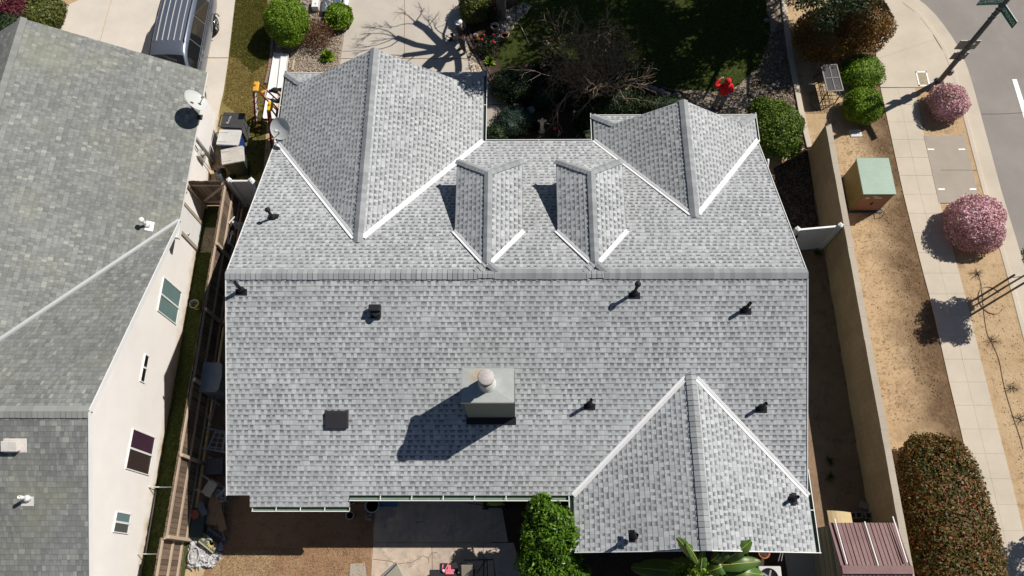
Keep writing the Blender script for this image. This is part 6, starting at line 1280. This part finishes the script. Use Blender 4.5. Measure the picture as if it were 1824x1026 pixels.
for i,(x,y,r) in enumerate(sorted(((905,32,.13),(910,40,.11),(898,50,.12),(893,55,.09),(903,47,.08),(925,22,.12),(937,18,.1),(914,28,.09),(847,63,.12),(852,70,.08),(855,80,.14),(893,45,.08),(889,67,.1),(897,70,.08)),key=lambda s_:s_[1])):
    q=at(x,y,.06); b=MB(); b.ball((q[0],q[1],.05),(r,r*.8,.08),9,k=5); tag(b.build('white_stone',SW),'pale garden bed stone, %s down from the grey tree trunk'%ORD[i],'stone','pale stones in the driveway garden bed')
q=at(852,67,.1); b=MB(); b.ball((q[0],q[1]-.05,.09),(.1,.1,.08),10); tag(b.build('pumpkin',M('pumpkin_orange',(.65,.22,.02),.5)),'small orange pumpkin among the pale stones right of the person','pumpkin')
for x,y,r,l,mt_ in ((899,62,.16,'clay pot with red flowers near the edge of the lawn','t'),(881,46,.15,'pale pot beside the dark shrub right of the person','p')):
    q=at(x,y,.3); t=thing('flower_pot',l,'pot',(q[0],q[1],0)); b=MB(); b.lathe((q[0],q[1],0),[(r*.65,0),(r,.28),(r*1.1,.28),(r*1.1,.32),(r*.9,.32),(r*.85,.2)],16); b.build('pot',M('pot_'+mt_,(.42,.25,.18) if mt_=='t' else (.36,.33,.29),.8),t,world=True); b=MB(); b.lathe((q[0],q[1],.22),[(0,0),(r*.86,0)],12); b.build('potting_soil',M('potsoil'+mt_,(.14,.05,.04) if mt_=='t' else (.05,.05,.03),.9),t,world=True)
q=at(1135,166,.25); t=thing('birdbath_bowl','wide shallow bowl with a dark rim at the end of the stone edging','birdbath',(q[0],q[1],0)); b=MB(); b.lathe((q[0],q[1],0),[(.15,0),(.12,.15),(.27,.26),(.29,.27),(.27,.29),(.24,.24),(0,.20)],24); b.build('bowl',M('bowl_stone',(.20,.19,.18),.7),t,world=True); b=MB(); b.lathe((q[0],q[1],.235),[(0,0),(.235,0)],20); b.build('water',M('brown_water',(.14,.09,.07),.15),t,world=True)
q=at(966,213,.75); t=thing('garden_statue','small white statue on a slim pedestal in the dark front bed','statue',(q[0],q[1],0)); b=MB(); b.lathe((q[0],q[1],0),[(.13,0),(.13,.06),(.07,.1),(.07,.5),(.09,.55)],12); b.build('pedestal',LGREY,t,world=True); b=MB(); b.lathe((q[0],q[1],.55),[(.09,0),(.08,.1),(.05,.16),(.03,.19)],10); b.ball((q[0],q[1],.77),.05,8); b.ball((q[0]-.1,q[1],.68),(.08,.04,.05),8); b.ball((q[0]+.1,q[1],.68),(.08,.04,.05),8); b.build('figure',LGREY,t,world=True)
q=at(988,232,.2); t=thing('red_flower_pot','bright red flower in a dark round pot near the statue','flower',(q[0],q[1],0)); b=MB(); b.lathe((q[0]+.1,q[1]-.08,0),[(.12,0),(.17,.2),(.18,.2),(.14,.16),(0,.14)],14); b.build('pot',BLACK,t,world=True); b=MB(); b.tube([(q[0]+.05,q[1]-.05,.1),(q[0],q[1],.3)],.008,5); b.build('stem',BARK,t,world=True); b=MB(); b.ball((q[0],q[1],.32),(.065,.065,.05),8); b.build('flower',M('bright_red',(.75,.03,.02),.5),t,world=True)
q=at(1023,199,.7); t=thing('garden_stake','thin stake topped by a pale ball in the front bed','garden stake',(q[0],q[1],0)); b=MB(); b.tube([(q[0]-.02,q[1],0),(q[0],q[1],.68)],.01,6); b.build('stake',GREY,t,world=True); b=MB(); b.ball((q[0],q[1],.72),.05,10); b.build('ball',LGREY,t,world=True)
q=at(946,195,.25); b=MB(); b.tube([(q[0]+.13*math.cos(a),q[1]+.13*math.sin(a),.25) for a in np.linspace(0,5.9,18)],.018,6,closed=True); b.lathe((q[0],q[1],0),[(.09,0),(.13,.24)],14); tag(b.build('ring_pot',GREY),'round grey rimmed pot in the dark bed below the juniper','pot')
q=at(919,189,.45); t=thing('garden_sign','small pale tilted card sign beside the walk','sign',(q[0],q[1],0)); b=MB(); b.box(-.09,.09,-.01,.01,-.09,.09,X=Matrix.Translation((q[0],q[1],.45))@Matrix.Rotation(R_(-50),4,'X')@Matrix.Rotation(.15,4,'Y')); b.build('card',LGREY,t,world=True); b=MB(); b.tube([(q[0],q[1],0),(q[0],q[1],.42)],.008,5); b.build('stake',GREY,t,world=True)
q=at(947,127,.2); t=thing('driftwood','pale forked driftwood with a grey stone in the dark bed','driftwood',(q[0],q[1],0)); b=MB(); b.tube([V(at(937,122,.25)),V(at(945,130,.2)),V(at(965,136,.15))],[.012,.02,.01],6); b.tube([V(at(937,131,.2)),V(at(946,129,.2))],.012,6); b.build('branches',M('drift',(.42,.38,.31),.9),t,world=True); b=MB(); b.ball((q[0]+.02,q[1]+.05,.12),(.13,.09,.09),9); b.build('stone',LGREY,t,world=True)
q=at(935,70,.1); t=thing('fallen_stick','pale stick lying on the bare patch at the lawn corner','stick',(q[0],q[1],0)); b=MB(); b.tube([V(at(927,46,.06)),V(at(934,60,.05)),V(at(942,77,.04))],[.02,.025,.012],6); b.build('stick',M('drift2',(.36,.31,.24),.9),t,world=True)

# ================================================================ VAN
def van():
    cx_=-13.06; t=thing('minivan','silver grey minivan parked on the neighbor driveway, nose toward the garage','minivan',(cx_,19.3,.02))
    PNT=M('silver_paint',(.175,.20,.25),.28,.05,2,metal=.55); PNT.node_tree.nodes['Principled BSDF'].inputs['Coat Weight'].default_value=.5
    S=[(16.60,.50,.45,.45,.62,.0),(16.66,.66,.62,.58,.76,.02),(16.85,.86,.72,.80,.90,.03),(17.25,.97,.78,.90,.945,.04),(17.60,1.06,.80,.98,.96,.05),(18.02,1.38,.72,1.0,.965,.06),(18.45,1.655,.655,1.02,.97,.07),(18.75,1.715,.65,1.02,.97,.07),(20.0,1.735,.655,1.03,.97,.07),(21.3,1.70,.65,1.03,.965,.07),(21.75,1.62,.63,1.02,.95,.06),(22.02,1.15,.76,1.0,.92,.04),(22.12,.75,.80,.65,.88,.02),(22.14,.45,.75,.40,.80,0)]
    def ring(y,zt,wt,zb,wb,cr):
        h=[(0,zt+cr),(wt*.55,zt+cr*.75),(wt*.93,zt+cr*.1),(wt+.02,zt-.05),(wb-.025,zb+.03),(wb,zb-.03),(wb+.015,min(.72,zb-.06)),(wb-.01,.42 if zb>.6 else .38),(wb-.09,.24),(0,.22)]
        return [(cx_+x,y,z) for x,z in h]+[(cx_-x,y,z) for x,z in h[-2:0:-1]]
    b=MB(); n=18; 
    for s in S: b.v+=[tuple(p) for p in ring(*s)]
    for i in range(len(S)-1):
        for j in range(n): b.f.append([i*n+j,i*n+(j+1)%n,(i+1)*n+(j+1)%n,(i+1)*n+j]); b.m.append(0); b.uv.append(None); b.sm.append(True)
    for k in (0,len(S)-1): b.f.append([k*n+j for j in range(n)]); b.m.append(0); b.uv.append(None); b.sm.append(False)
    body=b.build('body',PNT,t,world=True); bm=bmesh.new(); bm.from_mesh(body.data); bmesh.ops.recalc_face_normals(bm,faces=bm.faces); bm.to_mesh(body.data); bm.free()
    mod=body.modifiers.new('s','SUBSURF'); mod.levels=1; mod.render_levels=1
    def P(y,j):
        for a,c in zip(S[:-1],S[1:]):
            if a[0]<=y<=c[0]: u=(y-a[0])/(c[0]-a[0]); return V(ring(*a)[j])*(1-u)+V(ring(*c)[j])*u
    def glass(name,ys,j0,u0,u1,off,label=None):
        b=MB(); side=1 if j0<9 else -1; k=n
        rows=[]
        for y in ys:
            a,c=P(y,j0),P(y,j0+side if side>0 else (j0+1)%n); rows.append((a*(1-u0)+c*u0+V(off),a*(1-u1)+c*u1+V(off)))
        for r0,r1 in zip(rows[:-1],rows[1:]): b.add([r0[0],r0[1],r1[1],r1[0]],[(0,1,2,3)])
        return b.build(name,GLASSD,t,world=True,label=label)
    # windshield across the top of the ring
    b=MB(); ys=(17.66,18.02,18.38); rows=[]
    for y in ys:
        pts=[P(y,3)*.25+P(y,2)*.75]; 
        row=[P(y,j) for j in (16,17,0,1,2)]; 
        row[0]=row[0]*.95+row[1]*.05; rows.append([p+V((0,-.012,.016)) for p in row])
    for r0,r1 in zip(rows[:-1],rows[1:]):
        for j in range(4): b.add([r0[j],r0[j+1],r1[j+1],r1[j]],[(0,1,2,3)],smooth=True)
    b.build('windshield',GLASSD,t,world=True)
    for ya,yb in ((18.15,19.15),(19.22,20.25),(20.32,21.35)):
        ys=np.linspace(ya,yb,5)
        for s,(ja,jb) in ((1,(3,4)),(-1,(15,14))):
            b=MB(); rows=[]
            for y in ys:
                a,c=P(y,ja),P(y,jb); rows.append((a*.88+c*.12+V((s*.014,0,.006)),a*.08+c*.92+V((s*.014,0,.006))))
            for r0,r1 in zip(rows[:-1],rows[1:]): b.add([r0[0],r0[1],r1[1],r1[0]],[(0,1,2,3)])
            b.build('side_window',GLASSD,t,world=True)
    for s,(ja,jb) in ((1,(4,5)),(-1,(14,13))):   # bright belt moulding
        b=MB()
        for ya,yb in zip(np.linspace(17.7,21.6,9)[:-1],np.linspace(17.7,21.6,9)[1:]): b.bar(P(ya,ja)+V((s*.012,0,0)),P(yb,ja)+V((s*.012,0,0)),.03,.03)
        b.build('belt_trim',CHROME,t,world=True)
        b=MB(); b.tube([P(18.9,2 if s>0 else 16)+V((0,0,.0)),P(18.98,2 if s>0 else 16)+V((0,0,.06)),P(20.2,2 if s>0 else 16)+V((0,0,.06)),P(21.5,2 if s>0 else 16)+V((0,0,.05)),P(21.58,2 if s>0 else 16)],.02,6); b.build('roof_rail',BLACK,t,world=True)
        for y in (18.75,19.1): q=P(y,5 if s>0 else 13); b=MB(); b.bar(q+V((s*.02,-.1,-.06)),q+V((s*.02,.08,-.06)),.03,.03); b.build('door_handle',CHROME,t,world=True)
        q=P(17.85,4 if s>0 else 14); b=MB(); b.ball(q+V((s*.14,.0,.02)),(.12,.07,.075),10); b.build('mirror',PNT,t,world=True)
        for y in (17.52,20.95):
            b=MB(); x=cx_+s*.975; b.tube([(x-s*.2,y,.33),(x-s*.03,y,.33),(x,y,.33)],[.33,.33,.31],22); w=b.build('wheel',BLACK,t,world=True)
            b=MB(); b.tube([(x-s*.05,y,.33),(x+s*.012,y,.33)],[.21,.205],18); 
            b.build('rim',CHROME,parent=w,world=True); b=MB()
            for k in range(5): a=k*1.2566+.3; b.bar((x+s*.014,y+.05*math.cos(a+.6),.33+.05*math.sin(a+.6)),(x+s*.014,y+.17*math.cos(a),.33+.17*math.sin(a)),.02,.035,up=(1,0,0))
            b.build('rim_gap',BLACK,parent=w,world=True)
            b=MB(); pts=[(x+s*.052,y+.40*math.cos(a),.33+.40*math.sin(a)) for a in np.linspace(.0,math.pi,14)]; b.tube(pts,.022,6); b.build('wheel_arch',BLACK,t,world=True)
    for x in (-.44,-.22,0,.22,.44):
        b=MB(); pts=[]
        for y in np.linspace(18.95,21.5,8):
            u=abs(x)/(.655*.55); z=(P(y,0)[2]*(1-u)+P(y,1)[2]*u if u<=1 else P(y,1)[2]*(2-u)*1+P(y,2)[2]*(u-1)*1) ; pts.append((cx_+x,y,z+.004))
        for a,c in zip(pts[:-1],pts[1:]): b.bar(a,c,.022,.018)
        b.build('roof_rib',LGREY,t,world=True)
van()

# ================================================================ PEOPLE
def skin(name,pts,rad,edges,mt,parent,sub=2,rootv=0,label=None):
    me=bpy.data.meshes.new(name); me.from_pydata([tuple(p) for p in pts],edges,[]); me.materials.append(mt); o=link(name,me,parent)
    o.modifiers.new('skin','SKIN').use_smooth_shade=True
    sv=me.skin_vertices[0].data if me.skin_vertices else None
    if sv is None:
        bpy.context.view_layer.objects.active=o; sv=me.skin_vertices[0].data
    for i,r in enumerate(rad):
        r=r if hasattr(r,'__len__') else (r,r); sv[i].radius=r; sv[i].use_root=(i==rootv)
    s=o.modifiers.new('sub','SUBSURF'); s.levels=sub-1; s.render_levels=sub
    if label: o['label']=label
    return o
SKINM=M('skin',(.42,.25,.17),.6,.06)
def person(label,loc,rz,J,cloth,hair=None):
    """J: joint positions in the figure's own frame (x right, y forward, z up)"""
    t=thing('person',label,'person',loc,rz); J={k:V(v) for k,v in J.items()}
    names=['pelvis','waist','chest','neck','head','crown']; pts=[J[n] for n in names]; rad=[(.15,.12),(.135,.105),(.17,.12),(.058,.058),(.078,.09),(.06,.07)]; ed=[(0,1),(1,2),(2,3),(3,4),(4,5)]
    idx={n:i for i,n in enumerate(names)}
    def add(n,p,r,par): idx[n]=len(pts); pts.append(V(p)); rad.append(r); ed.append((idx[par],idx[n]))
    for s in ('l','r'):
        add('sh'+s,J['sh'+s],.062,'chest'); add('el'+s,J['el'+s],.043,'sh'+s); add('wr'+s,J['wr'+s],.028,'el'+s)
        d=unit(J['wr'+s]-J['el'+s]) if ('hd'+s) not in J else unit(J['hd'+s]-J['wr'+s]); sd=unit(np.cross(d,(0,0,1))+V((1e-4,0,0))); nn=np.cross(sd,d)
        add('pa'+s,J['wr'+s]+d*.07,(.032,.02),'wr'+s)
        for k,(o_,l) in enumerate(((-.03,.055),(-.01,.066),(.01,.062),(.028,.05))):
            base=J['wr'+s]+d*.095+sd*o_; add('f%d'%k+s,base+d*l*.45,.0088,'pa'+s); add('g%d'%k+s,base+d*l*.85-nn*.02,.0075,'f%d'%k+s)
        add('t0'+s,J['wr'+s]+d*.05-sd*.045,.0095,'pa'+s); add('t1'+s,J['wr'+s]+d*.085-sd*.055-nn*.012,.008,'t0'+s)
        add('hp'+s,J['hp'+s],.092,'pelvis'); add('kn'+s,J['kn'+s],.058,'hp'+s); add('an'+s,J['an'+s],.038,'kn'+s); add('to'+s,J['an'+s]+unit(J['fw'+s])*.15-V((0,0,.045)),.032,'an'+s)
    skin('body',pts,rad,ed,SKINM,t)
    sp_=[J['waist']*.25+J['pelvis']*.75,J['waist'],J['chest'],J['neck']-V((0,0,.03))]; sr=[(.215,.175),(.20,.165),(.225,.175),(.10,.095)]; se=[(0,1),(1,2),(2,3)]
    for s in ('l','r'):
        k=len(sp_); end=J['wr'+s] if cloth['sleeve']=='long' else J['sh'+s]*.35+J['el'+s]*.65
        mid=J['el'+s] if cloth['sleeve']=='long' else (J['sh'+s]+end)/2
        sp_+=[J['sh'+s],mid,end]; sr+=[.105,.08 if cloth['sleeve']=='long' else .085,.055 if cloth['sleeve']=='long' else .075]; se+=[(2,k),(k,k+1),(k+1,k+2)]
    skin(cloth['top'],sp_,sr,se,cloth['topm'],t)
    lp=[J['pelvis']+V((0,0,.05)),J['pelvis']]; lr=[(.19,.155),(.195,.165)]; le=[(0,1)]
    for s in ('l','r'):
        k=len(lp); lp+=[J['hp'+s],J['kn'+s],J['an'+s]+V((0,0,.03))]; lr+=[.13,.092,.075]; le+=[(1,k),(k,k+1),(k+1,k+2)]
        f=unit(J['fw'+s]); b=MB(); b.tube([J['an'+s]-f*.07-V((0,0,.04)),J['an'+s]-V((0,0,.035)),J['an'+s]+f*.1-V((0,0,.05)),J['an'+s]+f*.19-V((0,0,.06))],[.03,.05,.045,.025],10); b.build('shoe',cloth['shoem'],t)
    skin('trousers',lp,lr,le,cloth['legm'],t)
    hf=unit(J['face']); hc=J['head']+V((0,0,.03)); sd=unit(np.cross(hf,(0,0,1)))
    b=MB(); b.ball(hc+hf*.105-V((0,0,.01)),(.014,.018,.02),8); b.build('nose',SKINM,t)
    for s in (-1,1):
        b=MB(); b.ball(hc+hf*.088+sd*s*.032+V((0,0,.022)),(.012,.012,.01),8); b.build('eye',BLACK,t); b=MB(); b.ball(hc+sd*s*.09,(.012,.02,.03),8); b.build('ear',SKINM,t)
    b=MB(); b.bar(hc+hf*.094-sd*.022-V((0,0,.05)),hc+hf*.094+sd*.022-V((0,0,.05)),.008,.008); b.build('mouth',M('lip',(.30,.12,.10),.6) if 'lip' not in bpy.data.materials else bpy.data.materials['lip'],t)
    return t,J,hc,hf
REDC=M('red_fabric',(.62,.012,.018),.9,.12,6); JEAN=M('grey_jeans',(.16,.18,.21),.9,.15); BLKC=M('black_fabric',(.014,.014,.016),.9,.2); DKP=M('dark_trousers',(.05,.05,.055),.9,.2); SHOE=M('dark_shoe',(.03,.03,.03),.6); NAVY=M('navy_fabric',(.012,.018,.035),.9,.2)
# red hooded person on the lawn edge, back to the camera, left hand at the brow
base=dict(pelvis=(0,0,.95),waist=(0,.0,1.08),chest=(0,.0,1.32),neck=(0,.01,1.49),head=(0,.03,1.60),crown=(0,.02,1.69),shl=(-.19,0,1.41),shr=(.19,0,1.41),hpl=(-.10,0,.88),hpr=(.10,0,.88),knl=(-.12,.03,.49),knr=(.12,.02,.49),anl=(-.13,-.01,.09),anr=(.13,-.02,.09),fwl=(-.15,1,0),fwr=(.15,1,0),face=(0,1,0))
J=dict(base,ell=(-.44,.05,1.44),wrl=(-.24,.20,1.60),hdl=(-.12,.22,1.64),elr=(.29,-.03,1.14),wrr=(.30,.08,.90))
q=at(1297,146,1.65); t,J_,hc,hf=person('person in a bright red hooded sweatshirt on the lawn edge, hand raised to head',(q[0],q[1],0),.1,J,dict(top='hooded_sweatshirt',topm=REDC,sleeve='long',legm=JEAN,shoem=SHOE))
b=MB(); b.ball(hc+V((0,-.015,.015)),(.125,.125,.15),16,k=10); b.ball(hc+V((0,-.07,-.11)),(.12,.10,.08),12,k=8); b.build('hood',REDC,t)
# bearded-less worker in white hat beside the driveway bed, looking down at what he holds
J=dict(base,shl=(-.2,.0,1.41),shr=(.2,.0,1.41),ell=(-.26,.06,1.13),wrl=(-.10,.30,1.14),elr=(.26,.06,1.13),wrr=(.08,.31,1.16),head=(0,.05,1.59),crown=(0,.06,1.68),face=(0,.9,-.4),knl=(-.11,.05,.49))
q=at(820,40,1.65); t,J_,hc,hf=person('person in a white cap and black shirt standing in the tree shadow on the driveway',(q[0],q[1],.02),R_(120),J,dict(top='shirt',topm=BLKC,sleeve='short',legm=DKP,shoem=SHOE))
WH=M('white_cap',(.72,.74,.78),.8,.04); b=MB(); b.ball(hc+V((0,-.01,.05)),(.108,.118,.10),16,k=8); b.lathe(hc+V((0,.07,.055)),[(0,0),(.10,0),(.115,.006),(.10,.014),(0,.02)],16); b.build('cap',WH,t)
b=MB(); b.box(-.10,.10,.36,.46,1.12,1.18); b.build('x',BLACK) if False else None
b=MB(); b.box(-.09,.09,-.05,.05,-.02,.02); o=tag(b.build('remote_controller',BLACK,bevel=.01),'small black device in the hands of the person in the white cap','controller'); X=Matrix.Translation((q[0],q[1],.02))@Matrix.Rotation(R_(120),4,'Z')@Matrix.Translation((0,.40,1.17)); o.matrix_world=X
# small drone-like dark cross on the concrete
c=at(803,70,.08); t=thing('small_drone','small black folding quadcopter sitting on the driveway beside the person in the white cap','drone',(c[0],c[1],.02)); b=MB(); b.box(c[0]-.05,c[0]+.05,c[1]-.09,c[1]+.09,.06,.13); b.build('body',BLACK,t,world=True,bevel=.01)
for sx_ in (-1,1):
    for sy_ in (-1,1):
        b=MB(); b.bar((c[0],c[1],.11),(c[0]+sx_*.17,c[1]+sy_*.14,.12),.025,.02); b.tube([(c[0]+sx_*.17,c[1]+sy_*.14,.03),(c[0]+sx_*.17,c[1]+sy_*.14,.14)],.015,8); b.bar((c[0]+sx_*.17-.09,c[1]+sy_*.14-.03,.145),(c[0]+sx_*.17+.09,c[1]+sy_*.14+.03,.145),.02,.004); b.build('rotor_arm',BLACK,t,world=True)
# worker in dark clothes bending out from under the garage eave, hand on the red stepladder
J=dict(pelvis=(0,-.28,.92),waist=(0,-.2,1.05),chest=(0,.02,1.26),neck=(0,.18,1.40),head=(0,.28,1.50),crown=(0,.33,1.58),shl=(-.19,.06,1.33),shr=(.19,.06,1.33),ell=(-.26,.28,1.22),wrl=(-.20,.52,1.30),elr=(.24,.34,1.25),wrr=(.10,.60,1.38),hpl=(-.10,-.27,.86),hpr=(.10,-.27,.86),knl=(-.12,-.12,.48),knr=(.12,-.2,.48),anl=(-.13,-.2,.09),anr=(.13,-.3,.09),fwl=(0,1,0),fwr=(0,1,0),face=(0,.95,-.3))
q=at(489,161,1.56); t,J_,hc,hf=person('person in dark clothes and cap bending from under the garage eave toward the stepladder',(q[0]+.30,q[1],0),R_(90),J,dict(top='jacket',topm=NAVY,sleeve='long',legm=DKP,shoem=SHOE))
b=MB(); b.ball(hc+V((0,0,.035)),(.112,.12,.11),14,k=8); b.lathe(hc+V((0,.08,.03)),[(0,0),(.09,0),(.1,.006),(.09,.012),(0,.018)],14); b.build('cap',BLKC,t)
print('OBJECTS',len(bpy.data.objects))
